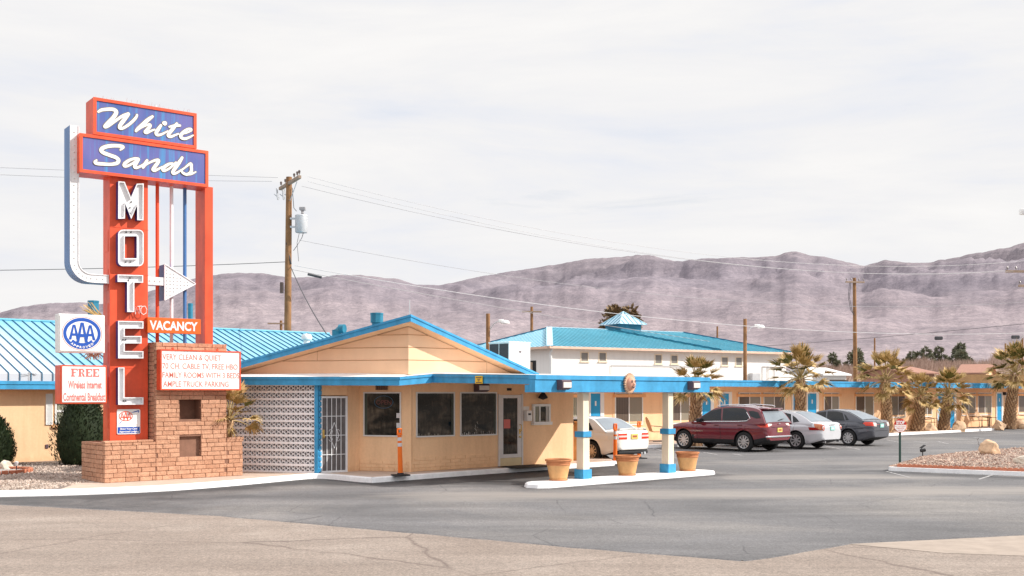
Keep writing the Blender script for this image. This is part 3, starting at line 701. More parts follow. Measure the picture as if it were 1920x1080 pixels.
# ================================================================ neon motel sign
S = Frame('motel_sign', -9.25, 24.53, 37, .12, 'tall red and blue roadside motel sign with white channel letters and a bent bulb arrow', 'motel sign')
zz = lambda py, px, v=0: S.P(px, py, v)[1]
LW = S.U(277.5, 0)                       # width of the main column
zb, zt = .85, zz(326, 240)
mb = MB(); mb.bbox(0, LW, 0, .52, zb, zt, .006)
for py in (428, 514, 690): mb.box(-.004, LW + .004, -.006, .02, zz(py, 240) - .006, zz(py, 240) + .006)
for z0 in (1.2, 1.9, 2.7, 3.6, 4.4, 5.3): mb.box(-.008, .01, .12, .40, z0, z0 + .5)      # access hatches on the left return
mb.build('column', 'red', S.o)
RP0, RP1 = S.U(384, .05), S.U(396.5, .05)
mb = MB(); mb.bbox(RP0, RP1 + .04, .05, .68, zb, zz(350, 390, .05), .006); mb.build('column', 'red', S.o)
for px, m in ((295, 'red'), (321.5, 'pipe_wh'), (346.5, 'steelblue')):
    u = S.U(px, .30); mb = MB(); mb.tube([(u, .30, zb), (u, .30, zz(322, px, .3))], .042, 10); mb.build('rod', m, S.o, smooth=50)
# two script boxes
def signbox(name, pxl, pxr, pytop, pybot, v, depth, lab):
    u0, u1 = S.U(pxl, v), S.U(pxr, v); z1, z0 = S.Z(pytop, u0, v), S.Z(pybot, u0, v)
    mb = MB(); fr = .07
    mb.bbox(u0, u1, v, v + depth, z0, z1, .006)
    mb.box(u0, u0 + fr, v - .03, v, z0, z1); mb.box(u1 - fr, u1, v - .03, v, z0, z1)
    mb.box(u0 + fr, u1 - fr, v - .03, v, z1 - fr, z1); mb.box(u0 + fr, u1 - fr, v - .03, v, z0, z0 + fr)
    o = mb.build(name, 'red', S.o); o['label'] = lab
    p = MB(); p.poly([(u0 + fr, v - .006, z0 + fr), (u1 - fr, v - .006, z0 + fr), (u1 - fr, v - .006, z1 - fr), (u0 + fr, v - .006, z1 - fr)])
    p.build('face_panel', 'panel', o); return o
VW = -.10
bw = signbox('sign_box', 174.5, 368, 182, 252, VW, .58, 'upper red framed box with white script lettering')
bs = signbox('sign_box', 148.5, 390, 249.5, 322.5, VW - .02, .60, 'lower wider red framed box with white script lettering')
sp = MB()
for k in range(40):
    u = S.U(180 + k * 4.6, VW) ; sp.tube([(u, VW + .1, S.Z(184, S.U(174.5, VW), VW)), (u + random.uniform(-.05, .05), VW + random.uniform(.0, .2), S.Z(184, S.U(174.5, VW), VW) + random.uniform(.08, .14))], .0025, 4)
sp.build('bird_spike', 'galv', S.o)
def conv(pts, ox, oy, sc_, v):
    return [S.P(ox + x / sc_, oy + y / sc_, v) for x, y in pts]
cA = lambda p, v: conv(p, 100, 170, 5.685, v)
cB = lambda p, v: conv(p, 260, 190, 6.35, v)
def script(name, strokes, v, parent):
    mb = MB(); ou = MB()
    for i, (pts, wd) in enumerate(strokes):
        kx = .0122
        w2 = [q * kx for q in wd] if hasattr(wd, '__len__') else wd * kx
        ribbon(mb, pts, w2, v - .014 - i * .0012, 0, 8)
        w3 = [q + .034 for q in w2] if hasattr(w2, '__len__') else w2 + .034
        ribbon(ou, pts, w3, v - .0075 - i * .0002, 0, 8, .00001)
    o = mb.build(name, 'script', parent); o['label'] = 'cream brush script lettering'
    ou.build('letter_outline', 'outline', parent); return o
white = [
 (cA([(478, 226), (510, 208), (548, 202), (600, 198), (648, 206), (668, 232), (640, 285), (590, 335), (548, 375), (548, 392), (580, 380), (650, 330), (730, 275), (795, 248), (790, 262), (745, 320), (708, 372), (702, 400), (730, 405), (785, 375), (840, 330), (875, 290), (888, 262)], VW), [4, 5.4, 5.8, 6, 6.8, 7.2, 7, 6.6, 5.2, 4.6, 4.8, 4.8, 5.2, 5, 6, 7, 6.6, 5.4, 5, 5, 5, 5, 4]),
 (cB([(162, 182), (108, 222), (45, 278), (-12, 328), (-36, 356)], VW), [4.6, 6.6, 6.8, 6, 4.4]),
 (cB([(-26, 352), (35, 312), (95, 284), (132, 280), (128, 304), (92, 345), (72, 368), (92, 376), (140, 355), (186, 338)], VW), [2.6, 3, 4, 5, 6, 6, 5.4, 5, 4, 3]),
 (cB([(262, 288), (230, 335), (205, 375), (214, 400), (252, 400), (300, 380), (345, 355)], VW), [5, 6.4, 6.4, 5.6, 4.6, 3.6, 2.6]),
 (cB([(300, 262), (306, 265), (312, 261)], VW), [7.4, 8.2, 7.4]),
 (cB([(452, 268), (405, 325), (358, 385), (348, 412), (375, 424), (420, 408), (470, 388)], VW), [5, 6.6, 6.4, 5.8, 5, 4, 3]),
 (cB([(360, 306), (420, 293), (488, 290)], VW), [3.2, 5, 4.4]),
 (cB([(520, 392), (575, 374), (620, 348), (618, 332), (580, 335), (530, 368), (496, 408), (508, 438), (548, 448), (600, 430), (644, 406)], VW), [2.4, 3, 4, 4.6, 4.8, 5.8, 6.4, 6, 5, 4, 2.6])]
script('lettering', white, VW, bw)
VS = VW - .02
sands = [
 (cA([(712, 632), (742, 606), (726, 594), (660, 588), (590, 592), (530, 610), (508, 636), (530, 662), (600, 690), (665, 715), (692, 745), (672, 775), (610, 787), (530, 784), (465, 778), (442, 764), (458, 742)], VS), [3, 5, 6, 6.4, 6.6, 6.8, 7, 7, 7, 7, 7, 6.4, 5.6, 6, 6.4, 6, 3]),
 (cA([(905, 726), (870, 724), (810, 742), (762, 776), (752, 802), (785, 805), (850, 772), (905, 728), (885, 768), (862, 808), (880, 824), (930, 805), (990, 765)], VS), [4, 4.6, 5.2, 6, 5.6, 4.6, 4, 5, 6, 6, 5, 4, 3]),
 (cB([(98, 706), (75, 745), (48, 788)], VS), [5, 6.4, 5]),
 (cB([(62, 775), (120, 735), (190, 705), (232, 702), (225, 730), (185, 785), (165, 815), (188, 826), (235, 805), (285, 780)], VS), [2.4, 3.4, 4.6, 5.6, 6.4, 6.4, 5.6, 5, 4, 3]),
 (cB([(405, 742), (360, 748), (310, 778), (284, 812), (298, 828), (350, 808), (405, 765), (440, 730)], VS), [4, 5, 6, 6, 5, 4, 4, 4]),
 (cB([(515, 672), (478, 730), (432, 795), (402, 842), (412, 862), (450, 852), (495, 825), (540, 795)], VS), [5, 6.6, 6.6, 6, 5.2, 4.4, 3.4, 2.6]),
 (cB([(510, 822), (560, 780), (608, 745), (622, 752), (622, 785), (624, 820), (608, 855), (565, 872), (525, 856), (508, 835)], VS), [2.6, 3.4, 4.6, 5.6, 6, 6, 5.6, 5, 5, 4]),
 (cB([(560, 876), (620, 868), (676, 842)], VS), [4, 3.8, 2.4])]
script('lettering', sands, VS, bs)
# channel letters
LD = .17
def letter(loop, hole=None):
    """loop of photo pixels on the front plane of the letter -> tray letter with dark blue returns"""
    P = [Vector(S.P(x, y, -LD)) for x, y in loop]
    if sum(P[i].x * P[(i + 1) % len(P)].y - P[(i + 1) % len(P)].x * P[i].y for i in range(len(P))) < 0: P.reverse()
    n = len(P)
    def inset(d):
        o = []
        for i, p in enumerate(P):
            a = (p - P[i - 1]).normalized(); b = (P[(i + 1) % n] - p).normalized()
            na, nb_ = Vector((-a.y, a.x)), Vector((-b.y, b.x)); k = na + nb_; o.append(p + k * (d / max(.35, (1 + na.dot(nb_)))) )
        return o
    mb = MB(); I = inset(.022)
    for i in range(n):
        q = (i + 1) % n
        mb.poly([(P[i].x, 0, P[i].y), (P[q].x, 0, P[q].y), (P[q].x, -LD, P[q].y), (P[i].x, -LD, P[i].y)], 1)
        mb.poly([(P[i].x, -LD, P[i].y), (P[q].x, -LD, P[q].y), (I[q].x, -LD, I[q].y), (I[i].x, -LD, I[i].y)], 0)
        mb.poly([(I[i].x, -LD, I[i].y), (I[q].x, -LD, I[q].y), (I[q].x, -LD + .07, I[q].y), (I[i].x, -LD + .07, I[i].y)], 0)
    if not hole: mb.poly([(p.x, -LD + .07, p.y) for p in I], 0)
    else:
        H = [Vector(S.P(x, y, -LD)) for x, y in hole]
        if sum(H[i].x * H[(i + 1) % n].y - H[(i + 1) % n].x * H[i].y for i in range(n)) < 0: H.reverse()
        # match start
        k0 = min(range(n), key=lambda k: (H[k] - P[0]).length); H = H[k0:] + H[:k0]
        c = sum(H, Vector((0, 0))) / n
        J = [c + (h - c) * 1.12 for h in H]
        for i in range(n):
            q = (i + 1) % n
            mb.poly([(I[i].x, -LD + .07, I[i].y), (I[q].x, -LD + .07, I[q].y), (J[q].x, -LD + .07, J[q].y), (J[i].x, -LD + .07, J[i].y)], 0)
            mb.poly([(J[i].x, -LD + .07, J[i].y), (J[q].x, -LD + .07, J[q].y), (J[q].x, -LD, J[q].y), (J[i].x, -LD, J[i].y)], 0)
            mb.poly([(J[i].x, -LD, J[i].y), (J[q].x, -LD, J[q].y), (H[q].x, -LD, H[q].y), (H[i].x, -LD, H[i].y)], 0)
            mb.poly([(H[i].x, -LD, H[i].y), (H[q].x, -LD, H[q].y), (H[q].x, 0, H[q].y), (H[i].x, 0, H[i].y)], 1)
    return mb
def lsoc(sock, mbx, pts):
    for x, y in pts:
        u, z = S.P(x, y, -LD); mbx.lathe([(0, -LD + .04), (.016, -LD + .04), (.016, -LD + .07)], (u, 0, z), 8, 2, axis='y')
Lm = ['white_metal', 'navy', 'black']
c5 = lambda pts, ox, oy, s_: [(ox + x / s_, oy + y / s_) for x, y in pts]
Mx = c5([(66, 82), (132, 88), (197, 250), (258, 108), (330, 105), (328, 488), (262, 486), (262, 330), (200, 475), (137, 312), (135, 470), (64, 472)], 210, 325, 5.54)
g = letter(Mx); lsoc(None, g, [(247.5, 378), (245, 389), (245, 399)]); g.build('letter', Lm, S.o)['label'] = 'white channel letter M'
def rrect(x0, x1, y0, y1, r, k):
    o = []
    for cx, cy, a0 in ((x1 - r, y1 - r, 0), (x0 + r, y1 - r, 90), (x0 + r, y0 + r, 180), (x1 - r, y0 + r, 270)):
        for j in range(k + 1): a = R(a0 + 90 * j / k); o.append((cx + r * math.cos(a), cy + r * math.sin(a)))
    return o
g = letter(rrect(221.5, 269.5, 430.5, 499, 9, 4), rrect(234, 256.5, 443, 484, .8, 4)); lsoc(None, g, [(238, 435), (247, 435), (237, 491), (246, 491)]); g.build('letter', Lm, S.o)['label'] = 'white channel letter O'
Tx = [(220.5, 514.5), (268.5, 516), (268.5, 530), (252, 530), (252, 585), (238.5, 585), (238.5, 528.5), (220.5, 528.5)]
g = letter(Tx); lsoc(None, g, [(245, 521), (242, 526)]); g.build('letter', Lm, S.o)['label'] = 'white channel letter T'
Ex = [(221.5, 601.5), (269, 602.5), (269, 616), (234, 616), (234, 630), (265.5, 630), (265.5, 644), (234, 644), (234, 658), (269, 658.5), (269, 672), (221.5, 672)]
g = letter(Ex); lsoc(None, g, [(232, 637), (237, 637)]); g.build('letter', Lm, S.o)['label'] = 'white channel letter E'
Lx = [(221.5, 689), (233.5, 689), (233.5, 745), (269, 745), (269, 758.5), (221.5, 759)]
g = letter(Lx); lsoc(None, g, [(233, 752), (237, 752)]); g.build('letter', Lm, S.o)['label'] = 'white channel letter L'
# bulb arrow: tail, bend, shaft through the column, head
VA = .06; AD = .50
uL, uR = S.U(131.5, VA), S.U(147, VA); wA = uR - uL
zTop = S.Z(234, uL, VA); zBot = S.Z(531, S.U(200, VA), VA); zBt = zBot + wA
uEnd = -.003
ro = .46; ri = ro - wA
outer = [(uL, zTop), (uL, zBot + ro)] + [(uL + ro - ro * math.cos(R(a)), zBot + ro - ro * math.sin(R(a))) for a in range(10, 90, 10)] + [(uL + ro, zBot), (uEnd, zBot)]
inner = [(uR, zTop), (uR, zBot + ro)] + [(uL + ro - ri * math.cos(R(a)), zBot + ro - ri * math.sin(R(a))) for a in range(10, 90, 10)] + [(uL + ro, zBt), (uEnd, zBt)]
mb = MB(); n = len(outer)
for i in range(n - 1):
    a, b, c_, d = outer[i], outer[i + 1], inner[i + 1], inner[i]
    mb.poly([(a[0], VA, a[1]), (b[0], VA, b[1]), (c_[0], VA, c_[1]), (d[0], VA, d[1])], 0)
    mb.poly([(a[0], VA, a[1]), (b[0], VA, b[1]), (b[0], VA + AD, b[1]), (a[0], VA + AD, a[1])], 1)
    mb.poly([(d[0], VA, d[1]), (c_[0], VA, c_[1]), (c_[0], VA + AD, c_[1]), (d[0], VA + AD, d[1])], 0)
    mb.poly([(a[0], VA + AD, a[1]), (b[0], VA + AD, b[1]), (c_[0], VA + AD, c_[1]), (d[0], VA + AD, d[1])], 1)
    for p, q in ((a, b), (d, c_)):   # raised rims
        mb.tube([(p[0], VA - .01, p[1]), (q[0], VA - .01, q[1])], .012, 5, 0)
mb.poly([(uL, VA, zTop), (uR, VA, zTop), (uR, VA + AD, zTop), (uL, VA + AD, zTop)], 0)
ar = mb.build('arrow_tail', ['white_metal', 'steelblue'], S.o)
bb = MB()
def bulb(u, z, v=VA): bb.lathe([(.012, v - .001), (.016, v - .008), (.012, v - .016), (0, v - .019)], (u, 0, z), 8, axis='y')
k = 0; z = zTop - .15
while z > zBot + ro: bulb((uL + uR) / 2, z); z -= .15
for a in range(15, 90, 15): bulb(uL + ro - (ro + ri) / 2 * math.cos(R(a)), zBot + ro - (ro + ri) / 2 * math.sin(R(a)))
u = uL + ro
while u < -.08: bulb(u, (zBot + zBt) / 2); u += .13
bb.build('bulbs', 'bulb', ar, smooth=60)['kind'] = 'stuff'
VH = .12
hb = [(S.U(277, VH) - .01, 521), (S.U(308.5, VH), 521)]
us0, us1 = LW + .003, S.U(309, VH); zc0, zc1 = S.Z(535.5, us1, VH), S.Z(520.5, us1, VH)
HL = [S.P(x, y, VH) for x, y in ((308.5, 495.5), (366.5, 532.5), (308.5, 563))]
mb = MB(); mb.box(us0, us1 - .002, VH, VH + .3, zc0, zc1, 0)
mb.prism(HL, VH - .002, VH + .44, 'y', 0, 1)
for i in range(3): mb.tube([(HL[i][0], VH - .012, HL[i][1]), (HL[(i + 1) % 3][0], VH - .012, HL[(i + 1) % 3][1])], .014, 5, 0)
hd = mb.build('arrow_head', ['white_metal', 'navy'], S.o); hd['label'] = 'white arrow head pointing right'
bb = MB()
for i in range(9):
    for j in range(11):
        u = us1 + .05 + i * .085; z = HL[2][1] + .05 + j * .085
        t = (u - HL[0][0]) / (HL[1][0] - HL[0][0])
        if z < HL[0][1] + (HL[1][1] - HL[0][1]) * t - .05 and z > HL[2][1] + (HL[1][1] - HL[2][1]) * t + .05: bulb(u, z, VH - .002)
for i in range(3): bulb(us0 + .08 + i * .12, (zc0 + zc1) / 2, VH)
bb.build('bulbs', 'bulb', hd, smooth=60)['kind'] = 'stuff'
# vacancy board and the unlit NO tubes
VV = -.12
u0, u1 = S.U(276.5, VV), S.U(376.5, VV); z1, z0 = S.Z(594.5, u0, VV), S.Z(623.5, u0, VV)
mb = MB(); mb.bbox(u0, u1, VV, VV + .14, z0, z1, .006); vb = mb.build('vacancy_board', 'orange', S.o)
text_mb('VACANCY', u0 + .05, z0 + (z1 - z0) * .22, (u1 - u0) * .90, (z1 - z0) * .58, VV - .006, bold=.035).build('lettering', 'white_metal', vb)
mb = MB()
for ch, pts in (('N', [(254, 589), (254.5, 575), (261, 589), (261.5, 575)]), ('O', [(266, 575), (272, 574), (275, 580), (274, 587), (269, 590), (264, 586), (264, 579), (267, 575)]), ('c', [(258, 574.5), (266, 574)])):
    P = [S.P(x, y, -.10) for x, y in pts]; mb.tube([(a, -.10, b) for a, b in P], .009, 5)
mb.build('neon_tube', 'neon', S.o)
# AAA approved cabinet
VB = -.06
def cabinet(name, pxl, pxr, pyt, pyb, v, depth, mats, parent, fr=.05, lab=None, side=1):
    f = S if parent is S.o else A
    u0, u1 = f.U(pxl, v), f.U(pxr, v); um = (u0 + u1) / 2
    z1, z0 = f.Z(pyt, um, v), f.Z(pyb, um, v)
    mb = MB(); mb.bbox(u0, u1, v, v + depth, z0, z1, .012, 1)
    mb.bbox(u0 + fr, u1 - fr, v - .02, v + .02, z0 + fr, z1 - fr, .012, 0, 2)
    o = mb.build(name, mats, parent)
    if lab: o['label'] = lab
    return o, u0, u1, z0, z1
o, u0, u1, z0, z1 = cabinet('sign_cabinet', 109.5, 196.5, 589.5, 661.5, VB, .30, ['signface', 'white'], S.o, .03, 'white cabinet with the blue oval AAA APPROVED emblem')
uc, zc_ = (u0 + u1) / 2, (z0 + z1) / 2; a_, b_ = (u1 - u0) * .405, (z1 - z0) * .41
mb = MB(); y = VB - .021
def ell(mb, uc, zc, a0, b0, a1, b1, y, m, t0=0, t1=360, n=48):
    for k in range(n):
        p, q = R(t0 + (t1 - t0) * k / n), R(t0 + (t1 - t0) * (k + 1) / n)
        mb.poly([(uc + a0 * math.cos(p), y, zc + b0 * math.sin(p)), (uc + a0 * math.cos(q), y, zc + b0 * math.sin(q)), (uc + a1 * math.cos(q), y, zc + b1 * math.sin(q)), (uc + a1 * math.cos(p), y, zc + b1 * math.sin(p))], m)
ell(mb, uc, zc_, a_ * 1.07, b_ * 1.07, a_ * 1.045, b_ * 1.045, y - .001, 1)
ell(mb, uc, zc_, a_, b_, a_ * .83, b_ * .78, y - .001, 0)
ell(mb, uc, zc_ - b_ * .02, a_ * .80, b_ * .97, a_ * .62, b_ * .58, y - .0025, 0, 218, 322, 24)
def letA(mb, uc, zb, w, h, y, m, st=.2, bar=True):
    t = w * st
    mb.poly([(uc - w / 2, y, zb), (uc - w / 2 + t, y, zb), (uc + t * .12, y, zb + h), (uc - t * .5, y, zb + h)], m)
    mb.poly([(uc + w / 2 - t, y - .0004, zb), (uc + w / 2, y - .0004, zb), (uc + t * .5, y - .0004, zb + h), (uc - t * .12, y - .0004, zb + h)], m)
    mb.poly([(uc - w * .26, y - .0008, zb + h * .26), (uc + w * .26, y - .0008, zb + h * .26), (uc + w * .22, y - .0008, zb + h * .42), (uc - w * .22, y - .0008, zb + h * .42)], m)
letA(mb, uc - a_ * .43, zc_ - b_ * .40, a_ * .56, b_ * .95, y - .004, 0, .26)
letA(mb, uc + a_ * .43, zc_ - b_ * .40, a_ * .56, b_ * .95, y - .0052, 0, .26)
letA(mb, uc, zc_ - b_ * .55, a_ * .62, b_ * 1.25, y - .0064, 0, .26)
for i, ch in enumerate('APPROVED'):
    ang = R(228 + i * 12.0); cu, cz = uc + a_ * .80 * math.cos(ang), zc_ + b_ * .885 * math.sin(ang)
    t = text_mb(ch, -a_ * .06, -b_ * .055, a_ * .12, b_ * .145, 0, bold=.03)
    tx = math.atan2(b_ * .885 * math.cos(ang), -a_ * .80 * math.sin(ang)); X = Matrix.Translation((cu, y - .008, cz)) @ Matrix.Rotation(-tx, 4, 'Y')
    mb.add(t, X, 2)
mb.build('emblem', ['aaablue', 'aaared', 'signface'], o)
# FREE wireless cabinet
VF = -.14
o, u0, u1, z0, z1 = cabinet('sign_cabinet', 113, 200.5, 684.8, 757.3, VF, .46, ['signface', 'red'], S.o, .035, 'red cabinet sign reading FREE Wireless Internet Continental Breakfast')
w_, h_ = u1 - u0, z1 - z0; y = VF - .0215; mb = MB()
def slab(mb, s, uL, z, w, h, y):
    """fat slab-serif capitals F R E"""
    cw = w / len(s); t = cw * .30; sh = h * .15
    for i, ch in enumerate(s):
        u = uL + i * cw; e = u + cw * .92
        q = lambda a, b, c, d, k=0: mb.poly([(a, y - k, c), (b, y - k, c), (b, y - k, d), (a, y - k, d)])
        q(u + cw * .08, u + cw * .08 + t, z + sh, z + h - sh)
        q(u, e, z + h - sh, z + h) if ch != 'R' else q(u, u + cw * .7, z + h - sh, z + h)
        if ch == 'E': q(u, e, z, z + sh); q(e - sh * .8, e, z + sh, z + sh * 2.2); q(e - sh * .8, e, z + h - sh * 2.2, z + h - sh); q(u + cw * .08 + t, u + cw * .66, z + h * .43, z + h * .57)
        if ch == 'F': q(u, u + cw * .55, z, z + sh); q(e - sh * .8, e, z + h - sh * 2.2, z + h - sh); q(u + cw * .08 + t, u + cw * .66, z + h * .43, z + h * .57)
        if ch == 'R':
            q(u, u + cw * .46, z, z + sh); q(u + cw * .08 + t, u + cw * .62, z + h * .42, z + h * .54); q(u + cw * .58, u + cw * .84, z + h * .54, z + h - sh)
            mb.poly([(u + cw * .48, y - .0004, z + h * .42), (u + cw * .74, y - .0004, z + h * .42), (e, y - .0004, z), (u + cw * .62, y - .0004, z)])
slab(mb, 'FREE', u0 + w_ * .22, z0 + h_ * .70, w_ * .62, h_ * .21, y)
text_mb('Wireless Internet', u0 + w_ * .16, z0 + h_ * .40, w_ * .72, h_ * .205, y, bold=.03, mb=mb)
text_mb('Continental Breakfast', u0 + w_ * .055, z0 + h_ * .085, w_ * .90, h_ * .205, y, bold=.03, mb=mb)
mb.build('lettering', 'pink', o)
# small plate low on the column
v = -.022
u0, u1 = S.U(219.5, v), S.U(263, v); z1, z0 = S.Z(767.5, u0, v), S.Z(814.5, u0, v); w_, h_ = u1 - u0, z1 - z0
mb = MB(); mb.prism([(p[0], p[1]) for p in rrect(u0, u1, z0, z1, .03, 3)], v, -.002, 'y'); o = mb.build('sign_plate', 'signface', S.o); o['label'] = 'small white plate reading Show Your Card Approved Lodging'
mb = MB(); y = v - .001
mb.poly([(u0 + .012, y, z0 + .02), (u1 - .012, y, z0 + .02), (u1 - .012, y, z0 + h_ * .29), (u0 + .012, y, z0 + h_ * .29)], 0)
uc, zc_ = u0 + w_ * .37, z0 + h_ * .72
ell(mb, uc, zc_, w_ * .30, h_ * .20, w_ * .265, h_ * .165, y, 1)
for k in (-1, 0, 1): letA(mb, uc + k * w_ * .15, zc_ - h_ * (.12 if k else .15), w_ * .20, h_ * (.24 if k else .31), y - .001 - (k + 1) * .001, 1, .22)
rb = [(u0 + w_ * .60, z0 + h_ * .86), (u0 + w_ * .78, z0 + h_ * .90), (u0 + w_ * .93, z0 + h_ * .93), (u0 + w_ * .90, z0 + h_ * .84)]
ribbon(mb, rb, [.004, .022, .028, .006], y - .001, 0, 4); ribbon(mb, [(u0 + w_ * .20, z0 + h_ * .53), (u0 + w_ * .12, z0 + h_ * .45), (u0 + w_ * .14, z0 + h_ * .38)], [.01, .016, .004], y - .001, 0, 4)
text_mb('Show Your Card', u0 + w_ * .13, z0 + h_ * .185, w_ * .74, h_ * .07, y - .001, 2, .03, mb)
text_mb('Approved Lodging', u0 + w_ * .09, z0 + h_ * .075, w_ * .84, h_ * .07, y - .001, 2, .03, mb)
mb.build('emblem', ['aaablue', 'aaared', 'signface'], o)
# message board on the brick tower (its own thing)
VM = -.22
u0, u1 = A.U(300.5, VM), A.U(451, VM); um = (u0 + u1) / 2
Bf = Frame('message_board', *A.W(u0, VM)[:2], 42, .12, 'white message board in a red frame on the brick tower, reading VERY CLEAN & QUIET', 'message board')
w_ = u1 - u0; z1, z0 = A.Z(657, um, VM), A.Z(731.5, um, VM); h_ = z1 - z0
mb = MB(); mb.bbox(0, w_, 0, .205, z0, z1, .006)
for a, b, c_, d in ((0, w_, z0, z0 + .03), (0, w_, z1 - .03, z1), (0, .03, z0 + .03, z1 - .03), (w_ - .03, w_, z0 + .03, z1 - .03)): mb.box(a, b, -.02, 0, c_, d)
mb.box(.3, .34, .02, .06, z1, z1 + .05); mb.box(w_ * .7, w_ * .7 + .04, .02, .06, z1, z1 + .05)
mb.build('frame', 'red', Bf.o)
mb = MB(); mb.poly([(.03, -.004, z0 + .03), (w_ - .03, -.004, z0 + .03), (w_ - .03, -.004, z1 - .03), (.03, -.004, z1 - .03)]); fc = mb.build('face_panel', 'signface', Bf.o)
mb = MB()
for i, (s_, a, w2) in enumerate((('VERY CLEAN & QUIET', .02, .72), ('70 CH. CABLE TV, FREE HBO', .02, .935), ('FAMILY ROOMS WITH 3 BEDS', .02, .957), ('AMPLE TRUCK PARKING', .028, .81))):
    text_mb(s_, w_ * a + .01, z1 - h_ * (.105 + .145 + i * .222), w_ * w2, h_ * .145, -.008, bold=.004, mb=mb)
mb.build('lettering', 'pink2', fc)
# ================================================================ office building
def X_of(f, o):
    m = lambda q: Matrix.Translation((q.x, q.y, q.z)) @ Matrix.Rotation(q.th, 4, 'Z')
    return m(o).inverted() @ m(f)
def sub(f, o, mb):                      # geometry built in wall frame f, moved into the thing's own frame o
    n = MB(); n.add(mb, X_of(f, o)); return n
O = Frame('office_building', -2.65, 27.43, 42, .12, 'peach motel office with blue trimmed gable, breeze block screen and drive-through canopy', 'office building')
def LO(x, y):                           # world -> office plan
    d = (x - O.x, y - O.y); return (d[0] * O.c + d[1] * O.s, -d[0] * O.s + d[1] * O.c)
Jx = (-3.99, 27.92); thL = math.degrees(math.atan2(27.43 - 27.92, -2.65 + 3.99))
WL = Frame(None, *Jx, thL, .12); lenL = math.hypot(1.34, .49)
Dp = Frame(None, -4.87, 27.07, 36, .12)
TL = 3.3; thT = -17
T_ = Frame(None, -4.99 - TL * math.cos(R(thT)), 27.0 - TL * math.sin(R(thT)), thT, .12)
WH = 2.46
mb = MB()
mb.box(0, 6.0, 0, .16, -.13, WH)                                    # window wall
mb.box(5.84, 6.0, .16, 6, -.13, WH)
mb.add(sub(WL, O, (lambda q: (q.box(0, lenL + .06, 0, .15, -.13, WH - .004), q)[-1])(MB())))
sw = Frame(None, -4.24, 27.53, math.degrees(math.atan2(.39, .25)), .12)
mb.add(sub(sw, O, (lambda q: (q.box(0, .50, 0, .12, -.13, WH - .008), q)[-1])(MB())))
mb.add(sub(Dp, O, (lambda q: (q.box(-.10, .80, .03, .14, 1.97, WH - .012), q.box(-.10, -.0, .03, .14, -.13, 1.97), q.box(.76, .80, .03, .14, -.13, 1.97), q)[-1])(MB())))
mb.add(sub(T_, O, (lambda q: (q.box(-1.5, TL + .3, 1.35, 1.45, -.13, WH - .01), q)[-1])(MB())))
mb.build('wall', 'peach', O.o)
# painted brick skirt
random.seed(5)
def skirt(L, rows, holes=(), bh_=.092):
    q = MB()
    for r in range(rows):
        x = -.17 * (r % 2)
        while x < L:
            a, b = max(0, x), min(L, x + .34)
            x += .34
            if b - a > .05 and not any(a < h1 and b > h0 for h0, h1 in holes): q.bbox(a + .004, b - .004, -.012 - random.uniform(0, .004), .0, r * bh_ + .004, (r + 1) * bh_ - .004, .004)
    return q
E_ = O.U(934, 0)
sk = skirt(E_ - .03, 4); sk.add(sub(WL, O, skirt(lenL - .01, 3)))
sk.build('brick_skirt', 'peach', O.o)
# ---- windows
def window(f, px0, px1, py0, py1, parent, frm='alum', pane='glass', fw=.045, mull=False, pane2=None, sill=None, v=0, name='window', zs_=None, o=None):
    u0, u1 = f.U(px0, v), f.U(px1, v); um = (u0 + u1) / 2
    z1, z0 = (f.Z(py0, um, v), f.Z(py1, um, v)) if zs_ is None else zs_
    q = MB()
    q.box(u0, u1, v - .03, v - .001, z1 - fw, z1); q.box(u0, u1, v - .035, v - .001, z0, z0 + fw)
    q.box(u0, u0 + fw, v - .03, v - .001, z0 + fw, z1 - fw); q.box(u1 - fw, u1, v - .03, v - .001, z0 + fw, z1 - fw)
    if mull: q.box(um - fw * .5, um + fw * .5, v - .026, v - .001, z0 + fw, z1 - fw)
    if sill: q.box(u0 - .05, u1 + .05, v - .07, v - .001, z0 - .05, z0 - .002, 0)
    g = f if o is None else o
    X = None if o is None else X_of(f, o)
    def fin(m): 
        if X is None: return m
        k = MB(); k.add(m, X); return k
    w = fin(q).build(name, frm, parent)
    if mull:
        a = MB(); a.poly([(u0 + fw, v - .006, z0 + fw), (um - fw * .5, v - .006, z0 + fw), (um - fw * .5, v - .006, z1 - fw), (u0 + fw, v - .006, z1 - fw)]); fin(a).build('pane', pane, w)
        a = MB(); a.poly([(um + fw * .5, v - .006, z0 + fw), (u1 - fw, v - .006, z0 + fw), (u1 - fw, v - .006, z1 - fw), (um + fw * .5, v - .006, z1 - fw)]); fin(a).build('pane', pane2 or pane, w)
    else:
        a = MB(); a.poly([(u0 + fw, v - .006, z0 + fw), (u1 - fw, v - .006, z0 + fw), (u1 - fw, v - .006, z1 - fw), (u0 + fw, v - .006, z1 - fw)]); fin(a).build('pane', pane, w)
    return w, u0, u1, z0, z1
w1, a0, a1, b0, b1 = window(WL, 682, 752.5, 735, 818.5, O.o, fw=.035, o=O)
w2, c0, c1, d0, d1 = window(O, 779.5, 852, 735, 819, O.o, fw=.035)
w3, e0, e1, f0, f1 = window(O, 862, 931, 735, 817, O.o, fw=.035)
q = MB()                                                            # unlit OPEN tubes behind the first pane
t = text_mb('OPEN', a0 + (a1 - a0) * .34, b1 - (b1 - b0) * .28, (a1 - a0) * .40, .12, -.010); q.add(t, None, 0)
ec, ez = a0 + (a1 - a0) * .54, b1 - (b1 - b0) * .225
q.tube([(ec + .27 * math.cos(R(k * 15)), -.012, ez + .16 * math.sin(R(k * 15))) for k in range(25)], .007, 5, 1, False)
sub(WL, O, q).build('open_sign', ['tube_red', 'tube_blue'], w1)
q = MB()
